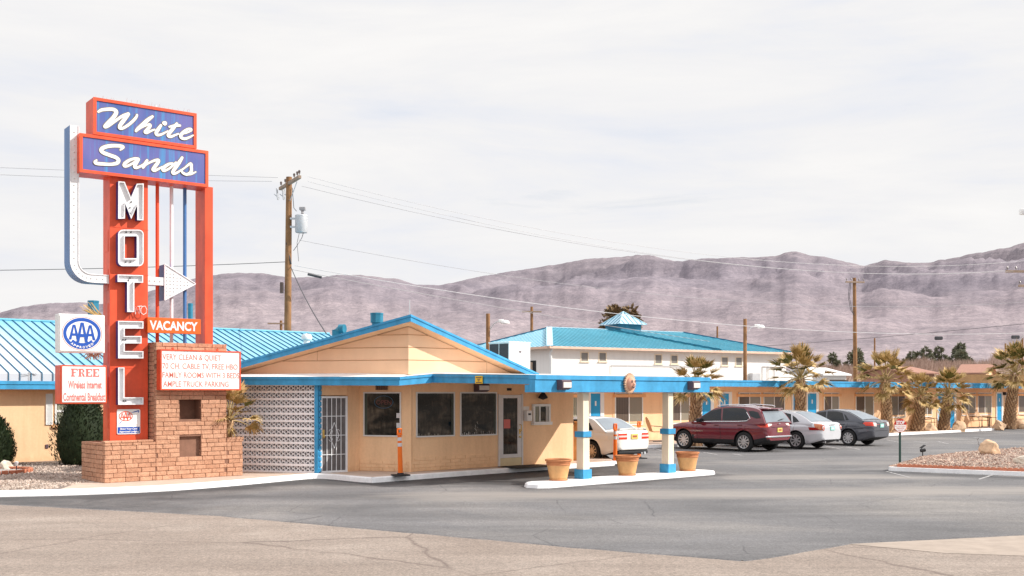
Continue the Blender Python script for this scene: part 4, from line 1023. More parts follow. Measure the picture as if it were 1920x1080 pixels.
for (x, z) in ((.92, .42), (.92, .20)): q.poly([(a0 + (a1 - a0) * (x - .045), -.010, b0 + (b1 - b0) * z), (a0 + (a1 - a0) * (x + .04), -.010, b0 + (b1 - b0) * z), (a0 + (a1 - a0) * (x + .04), -.010, b0 + (b1 - b0) * (z + .11)), (a0 + (a1 - a0) * (x - .045), -.010, b0 + (b1 - b0) * (z + .11))])
sub(WL, O, q).build('notice', 'sticker', w1)
random.seed(21); q = MB()
for i in range(16):                                                 # small things standing on the sill behind the glass
    u = e0 + .07 + i * (e1 - e0 - .14) / 16; h = random.uniform(.02, .09); q.box(u, u + random.uniform(.015, .05), -.012, -.008, f0 + .04, f0 + .04 + h)
for i in range(14):
    u = e0 + (e1 - e0) * .42 + random.uniform(-.04, .07); z = f0 + .08 + i * .022; q.box(u, u + .02, -.012, -.008, z, z + .016)
q.build('ornaments', leaf('sill ornaments', (.12, .11, .10), (.55, .53, .50)), w3)
q = MB()
for i in range(11):
    u = c0 + .07 + i * (c1 - c0 - .14) / 11; q.box(u, u + random.uniform(.02, .07), -.012, -.008, d0 + .04, d0 + .05 + random.uniform(.0, .07))
q.build('ornaments', leaf('dim ornaments', (.05, .045, .04), (.22, .19, .15)), w2)
# pale jambs of the curtains that show at the edge of each pane
for f, (p0, p1, r0_, r1_), o_, par in ((WL, (a0, a1, b0, b1), O, w1), (O, (c0, c1, d0, d1), None, w2), (O, (e0, e1, f0, f1), None, w3)):
    q = MB(); l = f is WL
    u = p0 + .04 if l else p1 - .04 - .07
    q.poly([(u, -.009, r0_ + .04), (u + .07, -.009, r0_ + .04), (u + .07, -.009, r1_ - .04), (u, -.009, r1_ - .04)])
    (sub(f, o_, q) if o_ else q).build('curtain_edge', mat('dim green curtain', (.055, .065, .05), .5), par)
# ---- glazed office door
u0, u1 = O.U(936, 0), O.U(976.5, 0); z1 = O.Z(740.5, u0, 0); z0 = .01
q = MB(); q.box(u0, u1, -.035, -.001, z1 - .09, z1); q.box(u0, u0 + .12, -.035, -.001, z0 + .22, z1 - .09); q.box(u1 - .15, u1, -.035, -.001, z0 + .22, z1 - .09)
q.box(u0 + .12, u1 - .15, -.035, -.001, z0 + .22, z0 + .32)
q.box(u0 - .05, u0 - .003, -.05, -.001, 0, z1 + .02); q.box(u1 + .003, u1 + .05, -.05, -.001, 0, z1 + .02)
dr = q.build('door', mat('pale door paint', (.70, .67, .66), .5, .06), O.o)
q = MB(); q.poly([(u0 + .12, -.008, z0 + .32), (u1 - .15, -.008, z0 + .32), (u1 - .15, -.008, z1 - .09), (u0 + .12, -.008, z1 - .09)]); q.build('pane', 'glass', dr)
q = MB(); q.box(u0, u1, -.038, -.002, z0, z0 + .215); q.build('kick_plate', mat('worn brass plate', (.62, .50, .30), .4, .1, metal=.2), dr)
q = MB(); q.tube([(u1 - .07, -.04, .95), (u1 - .07, -.10, .97), (u1 - .07, -.10, 1.13), (u1 - .07, -.04, 1.15)], .014, 6); q.lathe([(.0, -.075), (.03, -.07), (.03, -.03)], (u1 - .07, 0, .80), 8, axis='y')
q.bbox(u1 - .10, u1 - .045, -.045, -.03, .88, 1.02, .004); q.build('handle', 'brass', dr, smooth=40)
q = MB(); q.box(u0 + .16, u0 + .40, -.012, -.009, 1.05, 1.30); q.build('notice', 'pink', dr)
q = MB(); q.box((u0 + u1) / 2 - .12, (u0 + u1) / 2 + .04, -.02, -.001, z1 + .12, z1 + .19); q.build('door_plaque', 'black', O.o)
# ---- security door beside the breeze block screen
q = MB(); W_, H_ = .76, 1.95; y = .02
q.box(-.0, .05, y - .05, y, 0, H_); q.box(W_ - .05, W_, y - .05, y, 0, H_); q.box(.05, W_ - .05, y - .05, y, H_ - .05, H_); q.box(.05, W_ - .05, y - .05, y, 0, .05)
for k in range(1, 5): q.box(.05 + k * (W_ - .1) / 5 - .008, .05 + k * (W_ - .1) / 5 + .008, y - .045, y - .029, .05, H_ - .05)
for z in (.46, .95, 1.44): q.box(.05, W_ - .05, y - .043, y - .031, z - .009, z + .009)
cx = W_ / 2; dm = [(cx, .62), (cx + .13, .95), (cx, 1.28), (cx - .13, .95)]
for i in range(4): q.tube([(dm[i][0], y - .052, dm[i][1]), (dm[(i + 1) % 4][0], y - .052, dm[(i + 1) % 4][1])], .008, 5)
for sx in (-1, 1):
    for sz in (-1, 1):
        q.tube([(cx + sx * (.10 + .05 * math.cos(R(a))), y - .052, .95 + sz * (.10 + .05 * math.sin(R(a)))) for a in range(0, 300, 40)], .006, 4)
dr = sub(Dp, O, q).build('security_door', 'white_metal', O.o)
q = MB(); q.poly([(.05, y - .012, .05), (W_ - .05, y - .012, .05), (W_ - .05, y - .012, H_ - .05), (.05, y - .012, H_ - .05)]); sub(Dp, O, q).build('pane', mat('grey door screen', (.13, .115, .115), .4, .25, 4), dr)
q = MB(); q.bbox(.045, .10, y - .075, y - .05, .88, 1.10, .006); q.lathe([(0, y - .12), (.03, y - .11), (.03, y - .07)], (.075, 0, .93), 8, axis='y'); sub(Dp, O, q).build('handle', 'brass', dr, smooth=40)
# ---- breeze block screen
q = MB(); cw, chh = .1385, .186; ncol = int(TL / cw); nrow = 12; dep = .10; zb0 = .015
ux = TL - ncol * cw
def bar(p, r_, w):                       # slanted web in the u-z plane
    a, b = Vector(p), Vector(r_); d = (b - a).normalized(); nn = Vector((-d.y, d.x)) * w / 2
    c4 = [a - nn, b - nn, b + nn, a + nn]
    q.prism([(c.x, c.y) for c in c4], .012, dep - .002)
for j in range(nrow + 1): q.box(ux, TL, 0, dep, zb0 + j * chh - (.030 if j else .015), zb0 + j * chh + .030)
for j in range(nrow):
    za, zc2 = zb0 + j * chh + .030, zb0 + (j + 1) * chh - .030
    for i in range(ncol):
        x = ux + i * cw; m = x + cw / 2; zm = (za + zc2) / 2
        bar((x + .012, za), (m - .020, zm), .0125); bar((x + cw - .012, za), (m + .020, zm), .019)
        bar((m - .020, zm), (x + .012, zc2), .0125); bar((m + .020, zm), (x + cw - .012, zc2), .0125)
        q.box(m - .026, m + .026, .014, dep - .004, zm - .011, zm + .011)
sub(T_, O, q).build('breeze_block_screen', 'grey_white', O.o)
q = MB(); q.box(-1.5, TL + .1, .34, .40, -.1, 2.3); sub(T_, O, q).build('shade_panel', mat('painted shade brown', (.055, .035, .03), .9), O.o)  # added dark panel, painting in the shade behind the block openings
q = MB(); q.box(TL + .002, TL + .10, -.03, .14, 0, 2.25); 
for k in range(16): q.bbox(TL + .10, TL + .135, .01, .13, .02 + k * .14, .13 + k * .14, .012)
sub(T_, O, q).build('corner_post', 'blue', O.o)
# ---- canopy: fascia boards, soffit and roof sheet. plan points in office coordinates with board bottom and top heights
zl = lambda z: z - .12
F0 = LO(-8.4, 27.2); F1 = LO(-2.81, 26.6); F2 = LO(-2.02, 27.3); F3 = LO(.556, 24.14); F4 = LO(5.245, 28.36)
F5 = (F4[0], -1.12); F6 = (7.4, -1.12); F7 = (7.4, 5.5)
def fascia(p, q_, zb0_, zb1_, zt0, zt1, th=.045, lip=True):
    a, b = Vector(p), Vector(q_); d = (b - a).normalized(); nn = Vector((d.y, -d.x))      # outward (to the right of travel)
    mbx = MB()
    def slab_(k0, k1, o0, o1):
        vs = []
        for o_ in (o0, o1):
            for (pt, zb_, zt_) in ((a, zb0_, zt0), (b, zb1_, zt1)):
                for k in (k0, k1): vs.append((pt.x + nn.x * o_, pt.y + nn.y * o_, zl(zb_ + (zt_ - zb_) * k)))
        # order: o0:a_k0,a_k1,b_k0,b_k1 ; o1: ...
        mbx.raw(vs, [(0, 2, 3, 1), (4, 5, 7, 6), (0, 1, 5, 4), (2, 6, 7, 3), (0, 4, 6, 2), (1, 3, 7, 5)])
    slab_(0, .70, -th, 0); slab_(.705, 1, -th, .022)
    return mbx
for args in ((F0, F1, 2.36, 2.336, 2.565, 2.55), (F1, F2, 2.336, 2.416, 2.55, 2.64), (F2, F3, 2.416, 2.349, 2.64, 2.552), (F5, F6, 2.36, 2.36, 2.64, 2.64), (F6, F7, 2.36, 2.36, 2.64, 2.64), (F4, F5, 2.30, 2.36, 2.568, 2.64)):
    fascia(*args).build('fascia', 'blue', O.o)
# deep front beam
a, b = Vector(F3), Vector(F4); d = (b - a).normalized(); nn = Vector((d.y, -d.x))
q = MB(); L_ = (b - a).length
bf = Frame(None, *O.W(*F3)[:2], 42 + math.degrees(math.atan2(d.y, d.x)), .12)
q.bbox(-.05, L_ + .02, 0, .20, zl(2.168), zl(2.452), .006); q.bbox(-.055, L_ + .025, -.024, .22, zl(2.455), zl(2.562), .006)
q.box(-.05, .30, .20, .34, zl(2.168), zl(2.34))
beam = sub(bf, O, q).build('beam', 'blue', O.o)
GW0 = LO(-9.0, 29.4)
inner = [(GW0, 2.72), ((0, 0), 2.70), ((.5, .0), 2.72), ((6.4, .0), 2.72)]
rs = MB(); e = .03
P3 = lambda p, z: (p[0], p[1], zl(z))
rs.poly([P3(F0, 2.572), P3(F1, 2.556), P3((0, .02), 2.69), P3(LO(-8.6, 29.26), 2.69)])
rs.poly([P3(F1, 2.556), P3(F2, 2.646), P3((.5, .02), 2.70), P3((0, .02), 2.69)])
rs.poly([P3(F2, 2.646), P3(F3, 2.566), P3(F4, 2.575), P3(F5, 2.646), P3((6.49, .02), 2.70), P3((.5, .02), 2.70)])
rs.poly([P3(F5, 2.646), P3(F6, 2.646), P3((7.4, .02), 2.70), P3((6.49, .02), 2.70)])
rs.poly([P3((6.49, .02), 2.70), P3((7.4, .02), 2.70), P3((7.4, 5.5), 2.70), P3((.5, 5.5), 2.72), P3((.5, .02), 2.70)])
rs.poly([P3((0, .02), 2.69), P3((.5, .02), 2.70), P3((.5, 5.5), 2.72), P3(LO(-8.6, 34), 2.72), P3(LO(-8.6, 29.26), 2.69)])
rs.build('flat_roof', 'roll', O.o)
sf = MB()
sf.poly([P3(F0, 2.40), P3(F1, 2.38), P3(F2, 2.43), P3((.3, .05), 2.45), P3(LO(-8.6, 29.8), 2.45)])
sf.poly([P3(F2, 2.43), P3(F3, 2.38), P3(F4, 2.38), P3(F5, 2.44), P3(F6, 2.44), P3((7.4, .05), 2.45), P3((.3, .05), 2.45)])
sf.build('soffit', 'peach', O.o)
# ---- gable
Ap = Vector((-2.52, 26.55)); B_ = Vector((-.22, .976))
dR = Vector((math.cos(R(42)), math.sin(R(42)))); dL = Vector((-math.cos(R(17)), math.sin(R(17))))
zA, sR_, sL_ = 4.10, .3234, .236
tR, tL = 4.40, 5.9
def g3(p, z): u, v = LO(p.x, p.y); return (u, v, zl(z))
def roofpt(side, t, b): 
    d, s_ = (dR, sR_) if side > 0 else (dL, sL_)
    return Ap + d * t + B_ * b, zA - s_ * t
gf = MB()
for side, d, tt in ((1, dR, tR), (-1, dL, tL)):
    def Q(t, b, dz): p, z = roofpt(side, t, b); return g3(p, z + dz)
    nb_ = 12.0
    gf.poly([Q(0, .03, 0), Q(tt, .03, 0), Q(tt, nb_, 0), Q(0, nb_, 0)], 1)
    gf.poly([Q(0, .03, -.14), Q(tt, .03, -.14), Q(tt, .50, -.268), Q(0, .50, -.268)], 2); gf.poly([Q(0, .50, -.268), Q(tt, .50, -.268), Q(tt, nb_, -.268), Q(0, nb_, -.268)], 2)
    gf.poly([Q(tt, .03, 0), Q(tt, nb_, 0), Q(tt, nb_, -.268), Q(tt, .50, -.268), Q(tt, .03, -.14)], 0)
gf.build('gable_roof', ['blue_dk', 'roof_teal', 'peach'], O.o)
for side, d, tt in ((1, dR, tR), (-1, dL, tL)):
    gb = MB()
    def Q(t, b, dz): p, z = roofpt(side, t, b); return g3(p, z + dz)
    for b0_, b1_, k0, k1 in ((0, .04, -.165, -.045), (-.022, .04, -.043, .012)):
        vs = [Q(0, b0_, k0), Q(tt, b0_, k0), Q(tt, b0_, k1), Q(0, b0_, k1), Q(0, b1_, k0), Q(tt, b1_, k0), Q(tt, b1_, k1), Q(0, b1_, k1)]
        gb.raw(vs, [(0, 1, 2, 3), (4, 7, 6, 5), (0, 4, 5, 1), (3, 2, 6, 7), (1, 5, 6, 2), (0, 3, 7, 4)])
    gb.build('fascia', 'blue', O.o)
Cc = Ap + B_ * .45
def soff(side, t):                      # point on the gable wall at distance t from the fold, and the soffit height above it
    d, s_ = (dR, sR_) if side > 0 else (dL, sL_)
    p = Cc + d * t; r = p - Ap; det = d.x * B_.y - d.y * B_.x; a = (r.x * B_.y - r.y * B_.x) / det
    return p, zA - s_ * a - .27
gw = MB(); gl = MB()
for side, tt in ((1, 4.6), (-1, 6.2)):
    p0, z0 = soff(side, 0); p1, z1 = soff(side, tt)
    zb_ = 2.62
    tz = tt * (z0 - zb_) / (z0 - z1) if z1 < zb_ else tt
    pz, zz_ = soff(side, tz); 
    gw.poly([g3(p0, zb_), g3(pz, zb_), g3(pz, zz_)] + ([] if zz_ <= zb_ + .001 else []) + [g3(p0, z0)])
    out_ = Vector((dR.y, -dR.x)) if side > 0 else Vector((-dL.y, dL.x)) * 1
    if out_.dot(Vector((0, -1))) < 0: out_ = -out_
    for k, zc_ in enumerate((2.98, 3.30, 3.62, 3.94)):
        if zc_ > z0 - .03: continue
        te = tz * (z0 - zc_) / (z0 - zz_) - .04
        a_, b_ = p0 + out_ * .003, p0 + (pz - p0).normalized() * te + out_ * .003
        gl.poly([g3(a_, zc_), g3(b_, zc_), g3(b_, zc_ + .010), g3(a_, zc_ + .010)])
        a2, b2 = p0 + out_ * .012, p0 + (pz - p0).normalized() * te + out_ * .012
        gl.poly([g3(a_, zc_ + .010), g3(b_, zc_ + .010), g3(b2, zc_ + .014), g3(a2, zc_ + .014)]); 
    for (tj, z0j, z1j) in (((2.55, 2.98, 3.30),) if side < 0 else ((2.6, 2.66, 2.98),)):
        a_ = p0 + (pz - p0).normalized() * tj + out_ * .003; b_ = a_ + (pz - p0).normalized() * .01
        gl.poly([g3(a_, z0j), g3(b_, z0j), g3(b_, z1j), g3(a_, z1j)])
gwo = gw.build('gable_wall', 'peach_board', O.o); gl.build('board_joint', 'peach_dark', gwo)
# junk cable along the flat roof, antenna, roof vents, cooler
q = MB(); q.tube([O.W(0, 0) and (0.35, -.10, zl(2.83)), (.55, -.12, zl(2.76)), (1.1, -.14, zl(2.75)), (1.9, -.16, zl(2.72)), (2.6, -.12, zl(2.74)), (3.4, -.1, zl(2.73))], .012, 5)
q.box(.75, .92, -.18, -.08, zl(2.71), zl(2.79)); q.box(2.3, 2.55, -.2, -.1, zl(2.71), zl(2.78)); q.build('roof_cable', 'galv', O.o)
q = MB(); q.bbox(3.5, 4.1, -.3, .0, zl(2.7), zl(2.80), .03); q.bbox(2.9, 3.2, -.25, -.05, zl(2.7), zl(2.80), .04); q.build('roof_debris', 'dark', O.o)
pA = at(768, 590, 26.9); u, v = LO(pA.x, pA.y); q = MB(); q.tube([(u, v, zl(4.0)), (u, v, zl(4.50))], .012, 6); q.build('antenna', 'galv', O.o)
def vent_box(px, pyt, pyb, Y, wpx):
    p = at(px, pyb, Y); w_ = wpx * Y / F / 2; h = (pyb - pyt) * Y / F
    u, v = LO(p.x, p.y); z = zl(p.z); q = MB()
    q.lathe([(w_ * .8, z - .5), (w_ * .8, z), (w_, z), (w_, z + h * .86), (w_ * 1.05, z + h * .87), (w_ * 1.05, z + h), (0, z + h + .02)], (u, v, 0), 8)
    return q.build('roof_vent', 'ventblue', O.o)
vent_box(706.5, 587, 605, 31.5, 24)
p = at(631, 618, 30.5); u, v = LO(p.x, p.y); q = MB(); q.tube([(u, v, zl(p.z) - .5), (u, v, zl(p.z) - .03), (u + .06, v - .09, zl(p.z) + .02), (u + .13, v - .22, zl(p.z) + .02)], .13, 12); q.build('roof_vent', 'ventblue', O.o, smooth=50)
# evaporative cooler behind the gable
p = at(955, 690, 36.0); cu, cv = LO(p.x, p.y); q = MB(); sx = .98; zt_ = zl(at(955, 641, 36).z)
q.bbox(cu, cu + sx, cv, cv + 1.05, zl(2.72), zt_, .02); q.bbox(cu - .02, cu + sx + .02, cv - .02, cv + 1.07, zt_ - .02, zt_ + .02, .01)
co = q.build('cooler', 'white', O.o)
q = MB(); q.box(cu - .015, cu - .002, cv + .05, cv + .50, zl(2.8), zt_ - .05); q.box(cu - .015, cu - .002, cv + .55, cv + 1.0, zl(2.8), zt_ - .05); q.build('louver', mat('dark cooler pad', (.06, .055, .06), .9, .3, 30), co)
q = MB(); q.prism([(cu + sx * .42, zt_ - .30), (cu + sx * .58, zt_ - .30), (cu + sx * .50, zt_ - .37)], cv - .006, cv - .002); q.build('badge', 'bronze', co)
# porte cochere columns
def pcol(px, pyb):
    g = ground(px, pyb, .1); f = Frame(None, g.x, g.y, 42, .12)
    q = MB(); s_ = .20; i = .05
    q.bbox(i, i + s_, i, i + s_, .17, zl(2.165), .006); q.bbox(i - .012, i + s_ + .012, i - .012, i + s_ + .012, .17, .98, .006)
    c_ = sub(f, O, q).build('column', 'cream', O.o)
    q = MB(); q.bbox(0, .30, 0, .30, -.02, .205, .006); sub(f, O, q).build('column_base', 'blue', c_)
    q = MB(); q.bbox(.005, .295, .005, .295, .975, 1.115, .006); sub(f, O, q).build('column_band', 'blue', c_)
pcol(1093.5, 898.5); pcol(1253.5, 887)
# wall lamps
def lamp(f, u, z, v=0, w_=.30, h=.23, d=.19):
    q = MB(); q.prism([(v - .001, z - h / 2), (v - d * .45, z - h / 2), (v - d, z - h * .30), (v - d, z + h * .36), (v - d * .8, z + h / 2), (v - .001, z + h / 2)], u, u + w_, 'x')
    o_ = sub(f, O, q).build('wall_lamp', 'bronze', O.o)
    q = MB(); e_ = .03
    q.poly([(u + e_, v - d - .004, z - h * .28), (u + w_ - .01, v - d - .004, z - h * .28), (u + w_ - .01, v - d - .004, z + h * .27), (u + e_, v - d - .004, z + h * .27)])
    q.poly([(u + e_, v - d * .45 - .004, z - h * .49), (u + w_ - .01, v - d * .45 - .004, z - h * .49), (u + w_ - .01, v - d - .004, z - h * .28), (u + e_, v - d - .004, z - h * .28)])
    q.poly([(u + w_ + .003, v - .05, z - h * .44), (u + w_ + .003, v - d * .45, z - h * .44), (u + w_ + .003, v - d * .95, z - h * .26), (u + w_ + .003, v - d * .95, z + h * .27), (u + w_ + .003, v - .05, z + h * .27)])
    sub(f, O, q).build('lamp_lens', 'lamp_glass', o_); return o_
for px, py in ((1045, 721.5), (1290, 722.5)): u = bf.U(px, -.02); lamp(bf, u, bf.Z(py, u, -.02), -.001)
u = O.U(889, -.02); lamp(O, u, O.Z(727, u, -.02), -.001, .40, .22, .20)
u = O.U(1006, -.05); q = MB(); q.lathe([(0, -.02), (.05, -.03), (.14, -.16), (.14, -.19), (.03, -.23), (0, -.24)], (u + .15, -.16, O.Z(736, u, -.1) + .03), 12); q.build('wall_lamp', 'dark', O.o, smooth=40)
u = O.U(707, -.05); q = MB(); z = WL.Z(727, WL.U(707, 0), 0); um = WL.U(707, 0)
for k in range(5): q.bbox(um + k * .065, um + k * .065 + .05, -.10, -.002, z - .06, z + .07, .01)
sub(WL, O, q).build('wall_vent', mat('brown vent', (.16, .09, .06), .6), O.o)
# yellow notice on the canopy edge
a, b = Vector(F2), Vector(F3); d = (b - a).normalized()
f23 = Frame(None, *O.W(*F2)[:2], 42 + math.degrees(math.atan2(d.y, d.x)), .12)
u0, u1 = f23.U(891.5, -.03), f23.U(905, -.03); zt_, zb_ = f23.Z(705, u0, -.03), f23.Z(719.5, u0, -.03)
q = MB(); q.box(u0, u1, -.04, -.028, zb_, zt_, 0)
for k, (x0, x1) in enumerate(((.1, .9), (.3, .72), (.36, .64), (.12, .9))): q.poly([(u0 + (u1 - u0) * x0, -.042, zt_ - (zt_ - zb_) * (.14 + k * .22)), (u0 + (u1 - u0) * x1, -.042, zt_ - (zt_ - zb_) * (.14 + k * .22)), (u0 + (u1 - u0) * x1, -.042, zt_ - (zt_ - zb_) * (.26 + k * .22)), (u0 + (u1 - u0) * x0, -.042, zt_ - (zt_ - zb_) * (.26 + k * .22))], 1)
sub(f23, O, q).build('notice_plate', ['yellow', 'bronze'], O.o)
# service window, mailbox, notice by the door
u0, u1 = O.U(997.5, -.02), O.U(1030, -.02); zt_, zb_ = O.Z(757.5, u0, 0), O.Z(797, u0, 0)
q = MB(); e_ = .07
q.bbox(u0, u1, -.09, -.001, zt_ - e_, zt_, .006); q.bbox(u0 - .03, u1 + .03, -.13, -.001, zb_, zb_ + .09, .006); q.bbox(u0, u0 + e_, -.085, -.001, zb_ + .09, zt_ - e_, .006); q.bbox(u1 - e_, u1, -.085, -.001, zb_ + .09, zt_ - e_, .006)
um = u0 + (u1 - u0) * .42; q.box(um - .02, um + .02, -.05, -.001, zb_ + .09, zt_ - e_); q.box(um + .26, um + .29, -.05, -.001, zb_ + .09, zt_ - e_)
sw_ = q.build('service_window', 'white', O.o)
q = MB(); q.poly([(u0 + e_, -.01, zb_ + .09), (u1 - e_, -.01, zb_ + .09), (u1 - e_, -.01, zt_ - e_), (u0 + e_, -.01, zt_ - e_)]); q.build('pane', 'blind', sw_)
q = MB(); q.poly([(um + .03, -.02, zb_ + .12), (um + .25, -.02, zb_ + .12), (um + .25, -.02, zt_ - e_ - .02), (um + .03, -.02, zt_ - e_ - .02)]); q.build('glass_slider', 'glass', sw_)
q = MB(); ub = O.U(985.5, -.1); q.bbox(ub, ub + .20, -.16, -.001, zb_ + .12, zb_ + .42, .01, 0); q.box(ub + .05, ub + .15, -.164, -.16, zb_ + .29, zb_ + .34, 1); q.build('mailbox', ['white', 'black'], O.o)
q = MB(); z = O.Z(762, ub, 0); q.box(ub, ub + .22, -.012, -.001, z - .22, z, 0); q.box(ub + .005, ub + .215, -.015, -.012, z - .21, z - .12, 1); q.build('notice_plate', ['white', 'stop'], O.o)
# ================================================================ sun face ornament on the beam
u = bf.U(1180.5, -.05); z = bf.Z(720.5, u, -.05); wp = bf.W(u, -.03)
SF = Frame('sun_face', wp.x, wp.y, bf.o and 0 or math.degrees(bf.th), z + .12, 'terracotta sun face with spiky rays hung at the middle of the canopy beam', 'wall ornament')
q = MB(); rw, rh = .15, .18
q.prism([((rw * (1.42 if k % 2 else 1.12)) * math.cos(R(k * 7.5)), (rh * (1.42 if k % 2 else 1.12)) * math.sin(R(k * 7.5)) + .02) for k in range(48)], -.05, .0)
q.build('rays', mat('clay rays', (.66, .42, .28), .8, .1), SF.o)
q = MB(); nu, nv = 20, 14; vs = []
for i in range(nv + 1):
    a = math.pi / 2 * i / nv
    for j in range(nu): t = 2 * math.pi * j / nu; vs.append((rw * .90 * math.sin(a) * math.cos(t), -.05 - .11 * math.cos(a), rh * .92 * math.sin(a) * math.sin(t) + .02))
q.raw(vs, [(i * nu + j, i * nu + (j + 1) % nu, (i + 1) * nu + (j + 1) % nu, (i + 1) * nu + j) for i in range(nv) for j in range(nu)])
q.raw(*(lambda: ([(-.018, -.155, .05), (.018, -.155, .05), (.032, -.155, -.02), (-.032, -.155, -.02), (0, -.205, -.015)], [(0, 1, 4), (1, 2, 4), (2, 3, 4), (3, 0, 4)]))())
q.build('face', mat('clay face', (.70, .36, .25), .7, .22, 9), SF.o, smooth=50)
q = MB()
for sx in (-1, 1):
    q.lathe([(0, -.165), (.016, -.162), (.020, -.14)], (sx * .05, 0, .055), 8, 0, axis='y')
    q.tube([(sx * .025, -.158, .082), (sx * .055, -.157, .095), (sx * .085, -.142, .08)], .006, 5, 0)
q.tube([(-.045, -.152, -.055), (0, -.160, -.075), (.045, -.152, -.055)], .009, 5, 0); q.tube([(-.035, -.150, -.075), (0, -.158, -.095), (.035, -.150, -.075)], .008, 5, 0)
q.build('features', 'ceram', SF.o, smooth=50)
# ================================================================ guest room wing
G_ = Frame('guest_room_wing', 5.0, 45.6, 40, .10, 'long low peach guest room wing with blue doors behind the parked cars', 'motel wing')
gz = lambda z: z - .10
q = MB(); q.box(-9, 62, 0, .2, -.11, gz(2.47)); q.box(-9, 62, .2, 8, -.11, gz(2.4)); q.build('wall', 'peach', G_.o)
q = MB(); q.box(-9, 62, -1.18, -1.13, gz(2.44), gz(2.655)); q.box(-9, 62, -1.205, -1.13, gz(2.658), gz(2.735)); q.build('fascia', 'blue', G_.o)
q = MB(); q.box(-9, 62, -1.129, 8, gz(2.50), gz(2.70)); q.build('flat_roof', 'roll', G_.o)
q = MB(); q.box(-9, 62, -1.129, -.002, gz(2.452), gz(2.495)); q.build('soffit', 'peach', G_.o)
ZW = (gz(.83), gz(2.13))
WPX = [(1056, 1083, 'b'), (1152.5, 1205, 's'), (1258, 1293, 's'), (1384, 1426, 's'), (1431, 1471, 'c'), (1544.5, 1573, 's'), (1604, 1638, 's'), (1670, 1697, 'c'), (1729, 1747, 'c'), (1802.5, 1829, 's'), (1833, 1859, 's'), (1909, 1936, 's'), (1940, 1966, 's')]
for a, b, k in WPX:
    p0, p1 = {'s': ('screen', 'curtain'), 'c': ('curtain', 'screen'), 'b': ('blind', 'blind')}[k]
    w, u0, u1, z0, z1 = window(G_, a, b, 0, 0, G_.o, frm='white', pane=p0, pane2=p1, mull=True, zs_=ZW, fw=.05)
    sl_ = MB(); sl_.box(u0 - .10, u1 + .10, -.10, -.001, z0 - .16, z0 - .03); sl_.build('sill', 'peach_sill', w)
    if k != 'b':
        tr = MB(); tr.box(u0 - .11, u0 - .012, -.022, -.001, z0 - .02, z1 + .10); tr.box(u1 + .012, u1 + .11, -.022, -.001, z0 - .02, z1 + .10); tr.box(u0 - .012, u1 + .012, -.022, -.001, z1 + .01, z1 + .10); tr.build('trim', 'peach', w)
DPX = [(1106, 1124, 'r'), (1315, 1331, 'r'), (1349, 1365, 'l'), (1486, 1496, 'r'), (1513, 1529, 'r'), (1757.5, 1768, 'l'), (1780, 1788, 'r'), (1868, 1876.5, 'r'), (1885, 1891, 'l')]
for i, (a, b, s_) in enumerate(DPX):
    u0, u1 = G_.U(a, 0), G_.U(b, 0); zt_ = gz(2.13)
    q = MB(); q.box(u0, u1, -.045, -.002, .01, zt_); q.box(u0 + .1, u1 - .1, -.052, -.046, .95, 1.9); q.box(u0 + .1, u1 - .1, -.052, -.046, .15, .8)
    d_ = q.build('door', 'door_blue', G_.o)
    q = MB(); q.box(u0 - .09, u0 - .003, -.06, -.002, 0, zt_ + .08); q.box(u1 + .003, u1 + .22, -.06, -.002, 0, zt_ + .08); q.box(u0 - .003, u1 + .003, -.06, -.002, zt_ + .003, zt_ + .08); q.build('door_frame', 'white', d_)
    q = MB(); q.lathe([(0, -.11), (.03, -.10), (.03, -.05)], (u1 - .08 if s_ == 'r' else u0 + .08, 0, .98), 8, axis='y'); q.build('handle', 'galv', d_)
    q = MB(); um = (u0 + u1) / 2; q.box(um - .04, um + .04, -.06, -.053, 1.52, 1.72); q.build('number_plate', 'white', d_)
for px in (1503, 1880):
    u = G_.U(px, 0); q = MB(); q.bbox(u - .12, u + .12, -.2, -.002, gz(2.02), gz(2.22), .03); q.build('wall_lamp', 'black', G_.o)
# bed and kerb in front of the wing
vk = lambda u: -3.25 + (u + 2) * .026
q = MB()
us = [-9, -2, 6, 14, 22, 30, 40, 62]
q.poly([(u, vk(u) + .16, .0) for u in us] + [(62, -.002, .0), (-9, -.002, .0)])
o = sub(G_, Frame(None, 0, 0, 0), q).build('walkway', 'conc', kind='structure')
q = MB(); random.seed(8)
for i in range(len(us) - 1):
    n = 8
    for k in range(n):
        a, b = us[i] + (us[i + 1] - us[i]) * k / n, us[i] + (us[i + 1] - us[i]) * (k + 1) / n
        if 27.6 < a < 30.5: continue
        q.poly([(a, vk(a), -.11), (b, vk(b), -.11), (b, vk(b) + .03, .015), (a, vk(a) + .03, .015)]); q.poly([(a, vk(a) + .03, .015), (b, vk(b) + .03, .015), (b, vk(b) + .2, .015), (a, vk(a) + .2, .015)])
sub(G_, Frame(None, 0, 0, 0), q).build('kerb', 'kerb', kind='structure')
